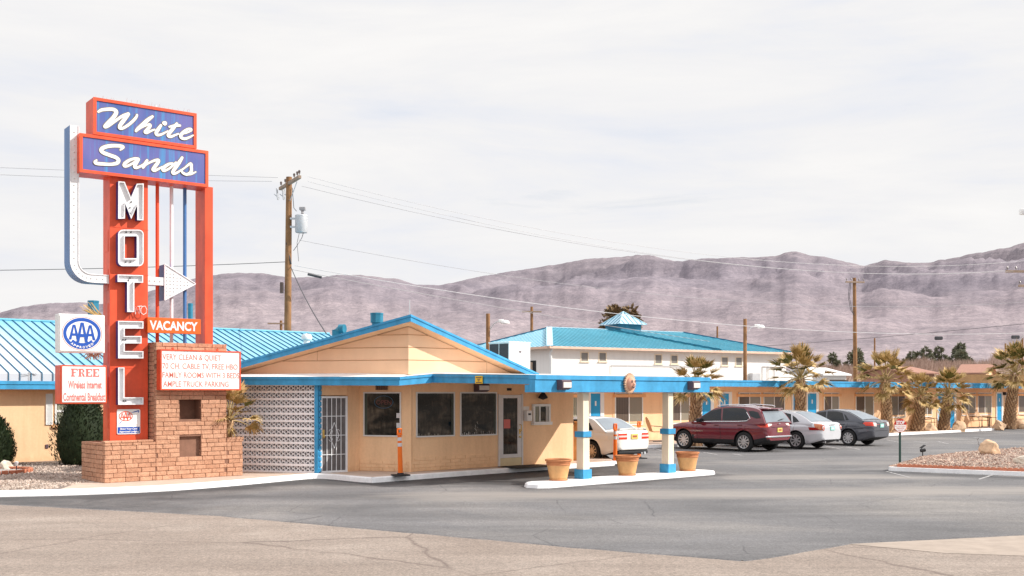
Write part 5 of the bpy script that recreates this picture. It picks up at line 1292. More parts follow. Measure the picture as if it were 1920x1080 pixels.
# ================================================================ blue roofed house on the left
H1 = Frame('motel_annex', -13.76, 32.0, 42, .12, 'peach motel annex with a pale blue standing seam roof behind the neon sign', 'motel building')
hz = lambda z: z - .12
q = MB(); q.box(-10, 12.6, 0, .2, -.13, hz(2.45)); q.box(-10, 12.6, .2, 10.6, -.13, hz(2.4)); q.box(12.4, 12.6, 0, 10.6, hz(2.4), hz(2.6)); q.build('wall', 'peach', H1.o)
q = MB(); q.box(-10.2, 13, -.50, -.46, hz(2.26), hz(2.40)); q.box(-10.2, 13, -.52, -.46, hz(2.403), hz(2.50)); q.build('fascia', 'blue', H1.o)
q = MB(); q.box(-10.2, 13, -.459, -.003, hz(2.30), hz(2.34)); q.build('soffit', 'peach', H1.o)
VR, ZR_ = 5.3, 4.62
q = MB()
q.poly([(-10.2, -.50, hz(2.72)), (13, -.50, hz(2.72)), (13, VR, hz(ZR_)), (-10.2, VR, hz(ZR_))], 0)
q.poly([(-10.2, 2 * VR + .5, hz(2.72)), (13, 2 * VR + .5, hz(2.72)), (13, VR, hz(ZR_)), (-10.2, VR, hz(ZR_))], 0)
q.poly([(-10.2, -.495, hz(2.505)), (13, -.495, hz(2.505)), (13, -.50, hz(2.72)), (-10.2, -.50, hz(2.72))], 0)
q.poly([(13, -.5, hz(2.5)), (13, 2 * VR + .5, hz(2.5)), (13, 2 * VR + .5, hz(2.72)), (13, VR, hz(ZR_)), (13, -.5, hz(2.72))], 1)
sl = (ZR_ - 2.72) / (VR + .5)
u = -10.1
while u < 13:
    y0, z0, y1, z1 = -.50, hz(2.72), VR, hz(ZR_); w_ = .010; h = .035
    q.raw([(u - w_, y0, z0 + .001), (u + w_, y0, z0 + .001), (u + w_, y0, z0 + h), (u - w_, y0, z0 + h), (u - w_, y1, z1 + .001), (u + w_, y1, z1 + .001), (u + w_, y1, z1 + h), (u - w_, y1, z1 + h)], [(0, 1, 2, 3), (1, 5, 6, 2), (0, 3, 7, 4), (3, 2, 6, 7), (4, 7, 6, 5)], 1)
    q.box(u - w_, u + w_, -.525, -.497, hz(2.505), hz(2.75), 1)
    u += .31
q.tube([(-10.2, VR, hz(ZR_) + .01), (13, VR, hz(ZR_) + .01)], .06, 6, 2)
q.build('roof', ['roof_pale', 'roof_seam', 'roof_teal'], H1.o)
u0 = H1.U(102.5, 0); zt_, zb_ = H1.Z(752, u0, 0), H1.Z(796, u0, 0)
q = MB(); q.box(u0, u0 + .05, -.04, -.001, zb_, zt_); q.box(u0 + .85, u0 + .9, -.04, -.001, zb_, zt_); q.box(u0 + .05, u0 + .85, -.04, -.001, zb_, zb_ + .05); q.box(u0 + .05, u0 + .85, -.04, -.001, zt_ - .05, zt_); q.box(u0 + .05, u0 + .85, -.05, -.001, (zb_ + zt_) / 2 + .02, (zb_ + zt_) / 2 + .08)
wd = q.build('window', 'white', H1.o); q = MB(); q.poly([(u0 + .05, -.008, zb_ + .05), (u0 + .85, -.008, zb_ + .05), (u0 + .85, -.008, zt_ - .05), (u0 + .05, -.008, zt_ - .05)]); q.build('pane', 'blind', wd)
q = MB(); q.bbox(u0 - .08, u0 + 1, -.08, -.001, zb_ - .09, zb_ - .02, .006); q.build('sill', 'peach_sill', wd)
q = MB(); us0 = H1.U(85.5, 0); us1 = H1.U(98, 0); zs0, zs1 = H1.Z(796.5, us0, 0), H1.Z(738, us0, 0)
q.box(us0, us0 + .03, -.04, -.002, zs0, zs1); q.box(us1 - .03, us1, -.04, -.002, zs0, zs1); q.box(us0 + .03, us1 - .03, -.015, -.002, zs0, zs1)
k = zs0
while k < zs1 - .03: q.box(us0 + .03, us1 - .03, -.036, -.016, k, k + .022); k += .042
q.build('shutter', 'white', H1.o)
q = MB(); u = H1.U(88, 0); z = H1.Z(837, u, 0); q.bbox(u - .05, u + .04, -.03, -.001, z - .06, z + .06, .008); q.build('outlet_box', 'bronze', H1.o)
def LH(x, y): d = (x - H1.x, y - H1.y); return (d[0] * H1.c + d[1] * H1.s, -d[0] * H1.s + d[1] * H1.c)
def hv(px, pyt, pyb, Y, wpx, m='ventblue'):
    p = at(px, pyb, Y); w_ = wpx * Y / F / 2; h = (pyb - pyt) * Y / F; u, v = LH(p.x, p.y); z = hz(p.z); q = MB()
    q.lathe([(w_ * .7, z - .6), (w_ * .7, z + .02), (w_, z + .03), (w_, z + h * .88), (w_ * 1.06, z + h * .9), (w_ * 1.06, z + h), (0, z + h + .02)], (u, v, 0), 10); q.build('roof_vent', m, H1.o)
hv(175, 564, 592, 38, 20); hv(357, 569, 604, 41, 9)
p = at(575, 640, 36.5); u, v = LH(p.x, p.y); z = hz(p.z); q = MB(); q.lathe([(.11, z - .5), (.11, z + .04), (.17, z + .06), (.19, z + .14), (.14, z + .24), (0, z + .27)], (u, v, 0), 12); q.build('roof_vent', 'white', H1.o, smooth=40)
q = MB(); p = at(55, 704, 31.0); u, v = LH(p.x, p.y); z = hz(p.z)
q.tube([(u, -.50, z - .15), (u, -.50, z + .12)], .012, 5)
for a in (-.3, -.12, .12, .3): q.tube([(u - .2, -.50 + a * .2, z + .06 + a * .15), (u + .22, -.50 - a * .2, z + .02 + a * .1)], .008, 4)
q.tube([(u + .2, -.48, z + .08), (u + .9, -.2, z + .14), (u + 1.6, -.42, z + .22), (u + 1.8, -.5, z + .02)], .007, 4)
q.build('roof_antenna', 'galv', H1.o)
# ================================================================ two storey block with the teal hip roof
TB = Frame('two_storey_block', 2.7, 72.0, 31, 0, 'white two storey block with a teal hip roof and cupola behind the guest rooms', 'motel building')
ZE = 5.30; UT = TB.U(1474, 0); WD = 14
q = MB(); q.box(0, UT, .0, WD, 0, ZE - .02); q.box(UT + .003, UT + 4.2, 1.2, WD, 0, 3.7); q.build('wall', 'white_wall', TB.o)
q = MB(); RU, RV = 4.33, 7.0; ZRr = 7.08; e = .5; UR = UT - 4.5
Rg = [(RU, RV, ZRr), (UR, RV, ZRr)]
c0_, c1_, c2_, c3_ = (-e, -e, ZE - .02), (UT + e, -e, ZE - .02), (UT + e, WD + e, ZE - .02), (-e, WD + e, ZE - .02)
q.poly([c0_, c1_, Rg[1], Rg[0]], 0); q.poly([c3_, c0_, Rg[0]], 2); q.poly([c2_, c3_, Rg[0], Rg[1]], 0); q.poly([c1_, c2_, Rg[1]], 0); q.poly([c0_, c1_, c2_, c3_], 3)  # end hip face painted pale for its lit look
def seam(p, r_, w_, m, up=.032):
    a, b = Vector(p), Vector(r_); d = (b - a).normalized(); s_ = d.cross(Vector((0, 0, 1))).normalized() * w_
    up_ = Vector((0, 0, up)); q.raw([a - s_, a + s_, a + s_ + up_, a - s_ + up_, b - s_, b + s_, b + s_ + up_, b - s_ + up_], [(0, 1, 2, 3), (1, 5, 6, 2), (0, 3, 7, 4), (3, 2, 6, 7), (4, 7, 6, 5)], m)
u = 0.0
while u < UT + e:
    if u < RU: t = (u + e) / (RU + e)
    elif u > UR: t = (UT + e - u) / (UT + e - UR)
    else: t = 1
    seam((u, -e, ZE), (u, -e + (RV + e) * t, ZE + (ZRr - ZE) * t), .022, 6); u += .40
v = .0
while v < WD:
    t = (v + e) / (RV + e) if v < RV else (WD + e - v) / (WD + e - RV)
    seam((-e, v, ZE), (-e + (RU + e) * t, v, ZE + (ZRr - ZE) * t), .03, 4); v += .6
seam(c0_, Rg[0], .22, 2, .06); seam(Rg[0], Rg[1], .10, 2, .05); seam(c1_, Rg[1], .08, 1, .08); seam(c3_, Rg[0], .05, 1, .08)
seam((TB.U(1300, RV) if False else UR - 7.5, RV, ZRr), (UR - 2.6, -e, ZE), .12, 5, .12)
q.build('roof', ['roof_teal', 'roof_seam', 'roof_hi', 'peach', 'roof_teal', 'ventblue', 'roof_seam_teal'], TB.o)
q = MB(); q.box(-e - .02, UT + e + .02, -e - .05, -e - .003, ZE - .16, ZE); q.box(-e - .05, -e - .003, -e - .003, WD + e, ZE - .16, ZE); q.build('eave_board', mat('peach eave', (.76, .52, .40), .8), TB.o)
for px, pyt, pyb in ((1088, 659.5, 678.5), (1122, 660, 678.5), (1227, 664, 683), (1257, 665, 683), (1352, 668.5, 686), (1378.5, 669, 686.5)):
    wpx = 15.5 - (px - 1088) * .008
    window(TB, px, px + wpx, pyt, pyb, TB.o, frm='cream', pane='small_pane', fw=.07, sill=True)
# cupola
ap = at(1168.5, 585, 84.0); cp = Frame(None, ap.x, ap.y, 31, 0); X = X_of(cp, TB)
q = MB(); s_ = 1.32; zb_ = at(0, 626, 84).z - .6; ze = at(0, 609.5, 84).z; za = ap.z; b_ = 1.0
q.box(-b_, b_, -b_, b_, zb_ - .5, ze, 1)
for a in range(4):
    t = [(-s_, -s_), (s_, -s_), (s_, s_), (-s_, s_)]; p, r_ = t[a], t[(a + 1) % 4]
    q.poly([(p[0], p[1], ze), (r_[0], r_[1], ze), (0, 0, za)], 0)
    for k in range(1, 6):
        m_ = Vector((p[0] + (r_[0] - p[0]) * k / 6, p[1] + (r_[1] - p[1]) * k / 6, ze + .02)); kk = 1 - abs(k / 3 - 1); m2 = m_.lerp(Vector((0, 0, za)), kk) if False else Vector((m_.x, m_.y, ze + .02)); 
        # rib runs up the face until it meets the hip
        mid = Vector(((p[0] + r_[0]) / 2, (p[1] + r_[1]) / 2, 0)); top = m_ - mid * kk; top.z = ze + (za - ze) * kk + .02
        q.tube([m_, top], .022, 4, 2)
    q.tube([(p[0], p[1], ze + .02), (0, 0, za + .02)], .05, 5, 0)
q.poly([(-s_, -s_, ze), (s_, -s_, ze), (s_, s_, ze), (-s_, s_, ze)], 1)
n_ = MB(); n_.add(q, X); n_.build('cupola', ['roof_hi', 'ventblue', 'roof_seam'], TB.o)
# stair opening, drain pipe and pipes on the shaded end
q = MB(); q.box(-.03, -.002, 2.0, 3.4, 2.2, 4.4, 0); q.build('doorway', 'dark', TB.o)
q = MB(); q.box(-.06, -.03, 2.4, 3.5, 2.3, 4.3, 0); q.build('door', mat('tan door', (.42, .32, .24), .7), TB.o)
q = MB(); q.tube([(-.2, -.35, ZE - .1), (-.2, -.1, ZE - .5), (-.12, -.06, ZE - .9), (-.12, -.06, .2)], .09, 8); q.build('downpipe', 'white', TB.o, smooth=50)
q = MB()
for px in (1430, 1440, 1452): u = TB.U(px, -.05); q.tube([(u, -.06, 2.3), (u, -.06, 4.2), (u + 1.2, -.06, 4.2)], .03, 5)
q.build('pipe', 'galv', TB.o); q = MB()
u = TB.U(1146, -.05); q.tube([(u, -.06, 2), (u, -.06, 4.1), (u + 9, -.06, 4.1)], .02, 4); q.build('pipe', 'galv', TB.o)
q = MB(); u = TB.U(1410, 0); z = TB.Z(712, u, 0); q.bbox(u - .35, u + .5, -.4, -.002, z - .1, z + .5, .02); q.build('wall_unit', 'galv', TB.o)
# ================================================================ cars
def cr1(T, x):                          # smooth interpolation through (x, value) pairs
    n = len(T)
    if x <= T[0][0]: return T[0][1]
    if x >= T[-1][0]: return T[-1][1]
    for i in range(n - 1):
        if x <= T[i + 1][0]:
            x0, y0 = T[i]; x1, y1 = T[i + 1]; h = x1 - x0; t = (x - x0) / h
            m0 = (y1 - T[i - 1][1]) / (x1 - T[i - 1][0]) if i > 0 else (y1 - y0) / h
            m1 = (T[i + 2][1] - y0) / (T[i + 2][0] - x0) if i < n - 2 else (y1 - y0) / h
            return (2 * t ** 3 - 3 * t * t + 1) * y0 + (t ** 3 - 2 * t * t + t) * h * m0 + (3 * t * t - 2 * t ** 3) * y1 + (t ** 3 - t * t) * h * m1
CAR = {}
def make_car(name, label, P, yawdir, pos, sp):
    """P: paint; sp: measurements. x forward from the rear axle, y to the car's left, z up"""
    th = math.degrees(math.atan2(yawdir[1], yawdir[0]))
    f = Frame(name, pos[0], pos[1], th, 0, label, 'car', 'cars parked by the guest rooms')
    ro, fo, wb, W, wr = sp['ro'], sp['fo'], sp['wb'], sp['W'], sp['wr']; hw = W / 2
    xs = []; x = -ro
    n = 46
    for i in range(n + 1): xs.append(-ro + (ro + wb + fo) * (.5 - .5 * math.cos(math.pi * i / n)) if i in () else -ro + (ro + wb + fo) * i / n)
    e = .012
    xs = sorted(set([-ro, -ro + .02, -ro + .05, -ro + .09, -ro + .15] + xs[2:-2] + [wb + fo - .15, wb + fo - .09, wb + fo - .05, wb + fo - .02, wb + fo]))
    def half(x):
        c = (wb + fo - ro) / 2; hl = (wb + fo + ro) / 2; t = abs(x - c) / hl
        k = 1 - sp.get('taper', .10) * t ** 5
        d = min(x + ro, wb + fo - x); rr = .16
        if d < rr: k *= 1 - .16 * (1 - math.sqrt(max(0, 1 - (1 - d / rr) ** 2)))
        return hw * k
    def zlow(x):
        d = min(x + ro, wb + fo - x); return sp['gc'] + .16 * max(0, 1 - d / .55)
    prof = []
    vs = []; rings = []
    for x in xs:
        w_ = half(x); zl_, zt_ = zlow(x), cr1(sp['deck'], x); d = min(x + ro, wb + fo - x)
        sh = .045 * (1 - math.sqrt(max(0, 1 - (1 - min(1, d / .09)) ** 2)))       # roll the ends over
        zt_ -= sh; zl_ += sh * .6
        H = zt_ - zl_
        sec = [(0, zl_), (w_ * .80, zl_), (w_ * .90, zl_ + .015), (w_ * .955, zl_ + .07), (w_ * .985, zl_ + H * .24), (w_ * .998, zl_ + H * .42), (w_ * .985, zl_ + H * .56), (w_ * .992, zl_ + H * .64), (w_ * .985, zl_ + H * .76), (w_ * .955, zl_ + H * .88), (w_ * .90, zl_ + H * .955), (w_ * .80, zl_ + H * .985), (w_ * .45, zt_ + .008), (0, zt_ + .014)]
        ring = [(x, y, z) for y, z in sec] + [(x, -y, z) for y, z in reversed(sec[1:-1])]
        rings.append(len(vs)); vs += ring
    m = len(ring); fs = []
    for i in range(len(xs) - 1):
        for k in range(m):
            q = (k + 1) % m; fs.append((rings[i] + k, rings[i] + q, rings[i + 1] + q, rings[i + 1] + k))
    fs.append(tuple(reversed(range(m)))); fs.append(tuple(rings[-1] + k for k in range(m)))
    mb = MB(); mb.raw(vs, fs)
    lo = mb.build('tmp', P)
    # wheel arches cut out of the body
    cut = MB()
    for x in (0, wb):
        for s_ in (-1, 1):
            cm = MB(); cm.lathe([(0, s_ * (hw - .30)), (wr * 1.16, s_ * (hw - .30)), (wr * 1.16, s_ * (hw + .2)), (0, s_ * (hw + .2))], (x, 0, wr * 1.02), 36, axis='y'); cut.add(cm)
    co = cut.build('cut', 'black')
    md = lo.modifiers.new('b', 'BOOLEAN'); md.operation = 'DIFFERENCE'; md.object = co; md.solver = 'EXACT'
    bpy.context.view_layer.update(); dg = bpy.context.evaluated_depsgraph_get()
    me = bpy.data.meshes.new_from_object(lo.evaluated_get(dg)); 
    bm0 = bmesh.new(); bm0.from_mesh(lo.data); bvh = BVHTree.FromBMesh(bm0); bm0.free()
    bpy.data.objects.remove(lo); bpy.data.objects.remove(co)
    body = MB(); clad = sp.get('clad', 0)
    for p in me.polygons:
        c = p.center; arch = any((c.x - x) ** 2 + (c.z - wr * 1.02) ** 2 < (wr * 1.165) ** 2 and abs(c.y) < hw - .004 and ((c.x - x) ** 2 + (c.z - wr * 1.02) ** 2 > (wr * 1.12) ** 2 or abs(abs(c.y) - hw + .30) < .02) for x in (0, wb))
        k = 1 if arch or p.normal.z < -.7 else (1 if c.z < clad else 0)
        body.poly([me.vertices[i].co for i in p.vertices], k)
    bpy.data.meshes.remove(me)
    # greenhouse
    gh = sp['gh']; zb = sp['zb']; zr = max(p[1] for p in gh); wbelt = hw * sp.get('wbelt', .925); wtop = hw * sp.get('wtop', .70)
    def gw_(z): t = max(0, min(1, (z - zb) / (zr - zb))); return wbelt + (wtop - wbelt) * t ** 1.25
    gp = catmull([(p[0], 0, p[1]) for p in gh], 5); gp = [(p.x, p.z) for p in gp]
    g = MB(); ny = 8; vs = []; fs = []
    for (x, z) in gp:
        w_ = gw_(z)
        for j in range(ny + 1):
            t = -1 + 2 * j / ny; vs.append((x, w_ * t, z + (.03 * (1 - abs(t) ** 2.4)) - .012))
    for i in range(len(gp) - 1):
        for j in range(ny): a = i * (ny + 1) + j; fs.append((a, a + 1, a + ny + 2, a + ny + 1))
    # sides, subdivided downward so that they follow the tumblehome
    rows_ = 5
    for s_ in (-1, 1):
        b0 = len(vs)
        for (x, z) in gp:
            for r in range(rows_ + 1): zz_ = z - .012 + (zb - .06 - z) * r / rows_; vs.append((x, s_ * gw_(zz_ + .012), zz_))
        for i in range(len(gp) - 1):
            for r in range(rows_): a = b0 + i * (rows_ + 1) + r; fs.append((a, a + 1, a + rows_ + 2, a + rows_ + 1))
    g.raw(vs, fs)
    body.add(g)
    bo = body.build('body', [P, 'black'], f.o)
    bmw = bmesh.new(); bmw.from_mesh(bo.data); bmesh.ops.remove_doubles(bmw, verts=bmw.verts[:], dist=.0006); bmw.to_mesh(bo.data); bmw.free()
    bo.data.polygons.foreach_set('use_smooth', [True] * len(bo.data.polygons)); bo.data.set_sharp_from_angle(angle=R(38))
    bmf = bmesh.new(); bmf.from_mesh(bo.data); full = BVHTree.FromBMesh(bmf); bmf.free()
    # glass
    def side_glass(nm, poly, off=.012, mt='glass_car'):
        for s_ in (1, -1):
            q = MB(); pts = poly; c = Vector((sum(p[0] for p in pts) / len(pts), sum(p[1] for p in pts) / len(pts)))
            P3_ = lambda p: (p[0], s_ * (gw_(p[1] + .012) + off), p[1])
            # concentric strips so the pane follows the curve
            prev = [Vector(p) for p in pts]
            for lv in (.86, .72, .58, .44, .30, .15):
                cur = [c + (Vector(p) - c) * lv for p in pts]
                for i in range(len(pts)): k = (i + 1) % len(pts); q.poly([P3_(prev[i]), P3_(prev[k]), P3_(cur[k]), P3_(cur[i])])
                prev = cur
            q.poly([P3_(p) for p in prev]); q.build(nm, mt, f.o, smooth=60)
    for pl in sp['sg']: side_glass('side_window', pl)
    def surf_glass(nm, x0, x1, inset, mt):    # pane lying on the greenhouse top surface between two x stations
        q = MB(); idx = [p for p in gp if x0 <= p[0] <= x1]
        pts = [(x0, None)] + idx + [(x1, None)]
        def zof(x):
            for a, b in zip(gp, gp[1:]):
                if a[0] <= x <= b[0]: return a[1] + (b[1] - a[1]) * (x - a[0]) / max(1e-6, b[0] - a[0])
            return gp[-1][1]
        st = [(x, zof(x)) for x, _ in pts]; L_ = []
        for (x, z) in st:
            w_ = gw_(z) - inset; nrm = .008
            L_.append([(x + (-nrm if x < 1 else nrm), w_ * t, z + (.03 * (1 - abs(w_ * t / gw_(z)) ** 2.4)) - .012 + nrm) for t in [-1 + 2 * j / 8 for j in range(9)]])
        for a, b in zip(L_, L_[1:]):
            for j in range(8): q.poly([a[j], a[j + 1], b[j + 1], b[j]])
        q.build(nm, mt, f.o, smooth=60)
    surf_glass('rear_window', *sp['rg'], .075, sp.get('rgm', 'glass_sky')); surf_glass('windscreen', *sp['wg'], .07, 'glass_car')
    # patch projected onto the body from behind (d='x') or from the side (d='y')
    def patch(nm, quad, d, mt, off=.008, n=6, s_=1, parent=None, thick=True):
        q = MB(); G2 = []
        a, b, c, e_ = [Vector(p) for p in quad]
        for i in range(n + 1):
            r = []
            for j in range(n + 1):
                p = (a.lerp(b, i / n)).lerp(e_.lerp(c, i / n), j / n)
                if d == 'x': h = bvh.ray_cast(Vector((-ro - 1, p.x, p.y)), Vector((1, 0, 0))); 
                else: h = bvh.ray_cast(Vector((p.x, s_ * (hw + 1), p.y)), Vector((0, -s_, 0)))
                if h[0] is None or (d == 'x' and h[0].x > -ro + .55): r.append(None)
                else: nn_ = h[1]; nn_ = -nn_ if ((nn_.x > 0) if d == 'x' else (nn_.y * s_ < 0)) else nn_; r.append(h[0] + nn_ * off)
            G2.append(r)
        for i in range(n):
            for j in range(n):
                v4 = [G2[i][j], G2[i + 1][j], G2[i + 1][j + 1], G2[i][j + 1]]
                if all(v is not None for v in v4): q.poly(v4)
        if q.f: return q.build(nm, mt, parent or f.o, smooth=60)
    for nm, quad, d, mt in sp['patch']:
        if d == 'x': 
            patch(nm, quad, 'x', mt)
            if quad[0][0] * quad[1][0] > 0 and sp.get('mirror', True) and nm != 'number_plate': patch(nm, [(-a, b) for a, b in quad], 'x', mt)
        else:
            for s_ in (1, -1): patch(nm, quad, 'y', mt, s_=s_)
    # number plate as a small raised board
    px_, pz_, pm = sp['plate']; h = bvh.ray_cast(Vector((-ro - 1, 0, pz_)), Vector((1, 0, 0)))[0]
    q = MB(); q.bbox(h.x - .022, h.x - .004, -.155, .155, pz_ - .078, pz_ + .078, .004, 0); q.box(h.x - .0245, h.x - .0225, -.10, .10, pz_ - .03, pz_ + .035, 1); q.build('number_plate', [pm, sp['platetxt']], f.o)
    # wheels
    rim_m = sp.get('rim', 'rim_silver'); ns = sp.get('spokes', 10)
    tw = .105
    for x in (0, wb):
        for s_ in (1, -1):
            yc = s_ * (hw - tw - .012)
            q = MB(); q.lathe([(wr * .64, -tw * .9), (wr * .82, -tw), (wr * .96, -tw * .85), (wr, -tw * .5), (wr, tw * .5), (wr * .96, tw * .85), (wr * .82, tw), (wr * .66, tw * .92), (wr * .62, tw * .5)], (x, yc, wr), 36, axis='y')
            wo = q.build('wheel', 'tyre', f.o, smooth=35)
            q = MB(); yo = yc + s_ * tw * .80
            q.lathe([(wr * .67, 0), (wr * .655, s_ * .02), (wr * .61, s_ * .015), (wr * .60, -s_ * .06)], (x, yo, wr), 36, axis='y')
            q.lathe([(0, s_ * .012), (wr * .10, s_ * .010), (wr * .15, -s_ * .01), (wr * .15, -s_ * .05)], (x, yo, wr), 16, axis='y')
            for k in range(ns):
                t = 2 * math.pi * k / ns + .2; ca, sa = math.cos(t), math.sin(t); w0, w1 = wr * .055, wr * sp.get('spw', .075)
                v8 = []
                for yy in (s_ * .008, -s_ * .04):
                    for r_, w_ in ((wr * .12, w0), (wr * .63, w1)):
                        for e_ in (-1, 1): v8.append((x + r_ * ca - e_ * w_ * sa, yo + yy, wr + r_ * sa + e_ * w_ * ca))
                q.raw(v8, [(0, 1, 3, 2), (4, 6, 7, 5), (0, 2, 6, 4), (1, 5, 7, 3), (2, 3, 7, 6)])
            q.build('rim', rim_m, wo, smooth=40)
            q = MB(); q.lathe([(0, -s_ * .055), (wr * .62, -s_ * .055)], (x, yo, wr), 24, axis='y'); q.build('brake_disc', 'dark', wo)
    # mirrors, handles, seams, bumper bits
    mx, mz = sp['mir']
    for s_ in (1, -1):
        q = MB(); y0 = s_ * (gw_(mz) - .02); q.bbox(mx - .06, mx + .09, min(y0, y0 + s_ * .24), max(y0, y0 + s_ * .24), mz - .02, mz + .12, .035, 0, 3); q.build('mirror', [sp.get('mirm', P)], f.o, smooth=60)
    q = MB()
    for (hx, hz_) in sp.get('hand', ()):
        for s_ in (1, -1):
            h = bvh.ray_cast(Vector((hx, s_ * 3, hz_)), Vector((0, -s_, 0)))[0]
            if h: q.bbox(hx - .10, hx + .10, min(h.y, h.y + s_ * .03), max(h.y, h.y + s_ * .03), hz_ - .018, hz_ + .018, .010, 0, 2)
    if q.f: q.build('door_handle', sp.get('hm', P), f.o, smooth=60)
    # thin door seams
    for (sx0, sx1) in sp.get('seams', ()):
        for s_ in (1, -1):
            pts = []
            for k in range(9):
                t = k / 8; X_ = sx0 + (sx1 - sx0) * t; Z_ = sp['gc'] + .08 + (zb - .03 - sp['gc'] - .08) * t
                h = bvh.ray_cast(Vector((X_, s_ * 3, Z_)), Vector((0, -s_, 0)))[0]
                if h: pts.append(h + Vector((0, s_ * .002, 0)))
            if len(pts) > 2: q = MB(); q.tube(pts, .006, 4); q.build('door_seam', 'black', f.o)
    if 'extra' in sp: sp['extra'](f, bvh, P, hw, ro)
    return f
M['tyre'] = mat('tyre rubber', (.016, .016, .017), .8, .2)
M['rim_silver'] = mat('alloy wheel', (.62, .61, .62), .3, .05, metal=.55)
M['rim_gold'] = mat('bronze alloy wheel', (.60, .46, .33), .3, .05, metal=.5)
M['lens_red'] = mat('red lamp lens', (.72, .05, .02), .12, .1, coat=.6)
M['lens_dk'] = mat('dark red lens', (.30, .015, .012), .12, .1, coat=.6)
M['lens_wh'] = mat('clear lamp lens', (.75, .62, .58), .12, .1, coat=.6)
M['lens_or'] = mat('amber lamp lens', (.62, .20, .08), .12, .1, coat=.6)
M['chrome'] = mat('chrome strip', (.78, .78, .80), .12, .03, metal=.9)
M['plate_y'] = mat('yellow number plate', (.74, .58, .16), .5, .05)
M['plate_t'] = mat('teal number plate', (.30, .62, .55), .5, .05)
M['plate_txt'] = mat('plate characters', (.42, .12, .06), .5, .05)
M['plate_txt2'] = mat('pale plate characters', (.62, .80, .74), .5, .05)
cf, sf_ = math.cos, math.sin
# --- maroon suv
def suv_extra(f, bvh, P, hw, ro):
    for s_ in (1, -1):
        q = MB(); q.tube([(-.38, s_ * .585, 1.650), (-.25, s_ * .585, 1.69), (.5, s_ * .60, 1.725), (1.2, s_ * .585, 1.69), (1.4, s_ * .575, 1.645)], .018, 8); q.build('roof_rail', 'chrome', f.o, smooth=60)
    q = MB(); q.prism([(-.22, 1.665), (-.08, 1.672), (-.19, 1.715)], -.015, .015, 'y'); q.build('roof_aerial', 'black', f.o)
    q = MB(); q.bbox(-ro + .20, -ro + .56, -.56, .56, 1.55, 1.60, .02); q.build('roof_spoiler', P, f.o, smooth=50)
    q = MB(); q.bbox(-ro - .03, -ro + .12, -.80, .80, .53, .60, .025, 0, 2); q.build('bumper_strip', 'chrome', f.o, smooth=60)
    q = MB(); q.tube([(-ro + .06, .02, 1.14), (-ro + .04, -.18, 1.19), (-ro + .05, -.34, 1.20)], .012, 6); q.build('rear_wiper', 'black', f.o)
    q = MB(); q.bbox(-ro - .012, -ro + .01, -.05, .05, 1.015, 1.05, .006); q.build('emblem', 'chrome', f.o)
    for s_ in (1,):
        t = text_mb('EQUINOX', 0, 0, .42, .035, 0, bold=.02); 
        h = bvh.ray_cast(Vector((1.95, 3, .72)), Vector((0, -1, 0)))[0]
        X = Matrix.Translation((2.22, h.y + .012, .70)) @ Matrix.Rotation(math.pi, 4, 'Z'); q = MB(); q.add(t, X); q.build('badge', 'chrome', f.o)
    q = MB(); q.tube([(2.25, hw * .935, 1.055), (1.3, hw * .955, 1.09), (.3, hw * .955, 1.105), (-.1, hw * .945, 1.13), (-.24, hw * .90, 1.22), (-.02, hw * .80, 1.45)], .014, 5); q.tube([(2.25, -hw * .935, 1.055), (1.3, -hw * .955, 1.09), (.3, -hw * .955, 1.105), (-.1, -hw * .945, 1.13), (-.24, -hw * .90, 1.22), (-.02, -hw * .80, 1.45)], .014, 5); q.build('window_trim', 'chrome', f.o)
    wt = text_mb('4x4', 0, 0, .2, .05, 0); 
SUVP = paint('maroon car paint', (.150, .012, .022), .2, .22)
suv = dict(ro=.94, fo=.88, wb=2.725, W=1.86, wr=.365, gc=.24, clad=.50, zb=1.06, wbelt=.945, wtop=.69, taper=.12,
    deck=[(-.94, .92), (-.87, 1.07), (-.6, 1.10), (.3, 1.09), (1.6, 1.07), (2.2, 1.05), (2.7, 1.045), (3.15, .985), (3.45, .90), (3.605, .74)],
    gh=[(-.90, 1.05), (-.77, 1.28), (-.60, 1.50), (-.42, 1.585), (-.1, 1.64), (.4, 1.672), (.9, 1.665), (1.25, 1.63), (1.5, 1.55), (1.95, 1.28), (2.38, 1.04)],
    sg=[[(1.98, 1.10), (1.93, 1.24), (1.55, 1.49), (1.12, 1.575), (1.02, 1.125)], [(.96, 1.125), (1.05, 1.58), (.55, 1.605), (.12, 1.585), (-.02, 1.50), (-.18, 1.26), (-.10, 1.15)], [(-.24, 1.30), (-.08, 1.49), (-.28, 1.50), (-.52, 1.45), (-.68, 1.25), (-.50, 1.225)]],
    rg=(-.885, -.62), wg=(1.45, 2.30), mir=(1.92, 1.08), mirm='black', hand=[(1.22, .96), (.18, .98)], seams=[(.98, 1.05), (2.05, 2.10), (.15, -.1)],
    patch=[('tail_light', [(.46, .985), (.46, 1.03), (.70, 1.045), (.70, .93)], 'x', 'lens_wh'), ('tail_light', [(.705, .92), (.705, 1.05), (.93, 1.06), (.93, .89)], 'x', 'lens_red'), ('tail_light', [(-.94, .89), (-.94, 1.055), (-.46, 1.05), (-.60, .94)], 'y', 'lens_red'), ('tailgate_groove', [(-.52, .90), (-.52, .915), (.52, .915), (.52, .90)], 'x', 'black'), ('reflector', [(.55, .50), (.55, .53), (.78, .53), (.78, .50)], 'x', 'lens_dk')],
    plate=(0, .80, 'plate_y'), platetxt='plate_txt', spokes=10, spw=.07, extra=suv_extra)
pr = Vector((8.56, 39.1)); pd = Vector((-.69, .724)).normalized()
make_car('parked_car', 'maroon suv with silver roof rails and a chrome bumper strip', SUVP, pd, pr + Vector((.78 * pd.y, -.78 * pd.x)), suv)
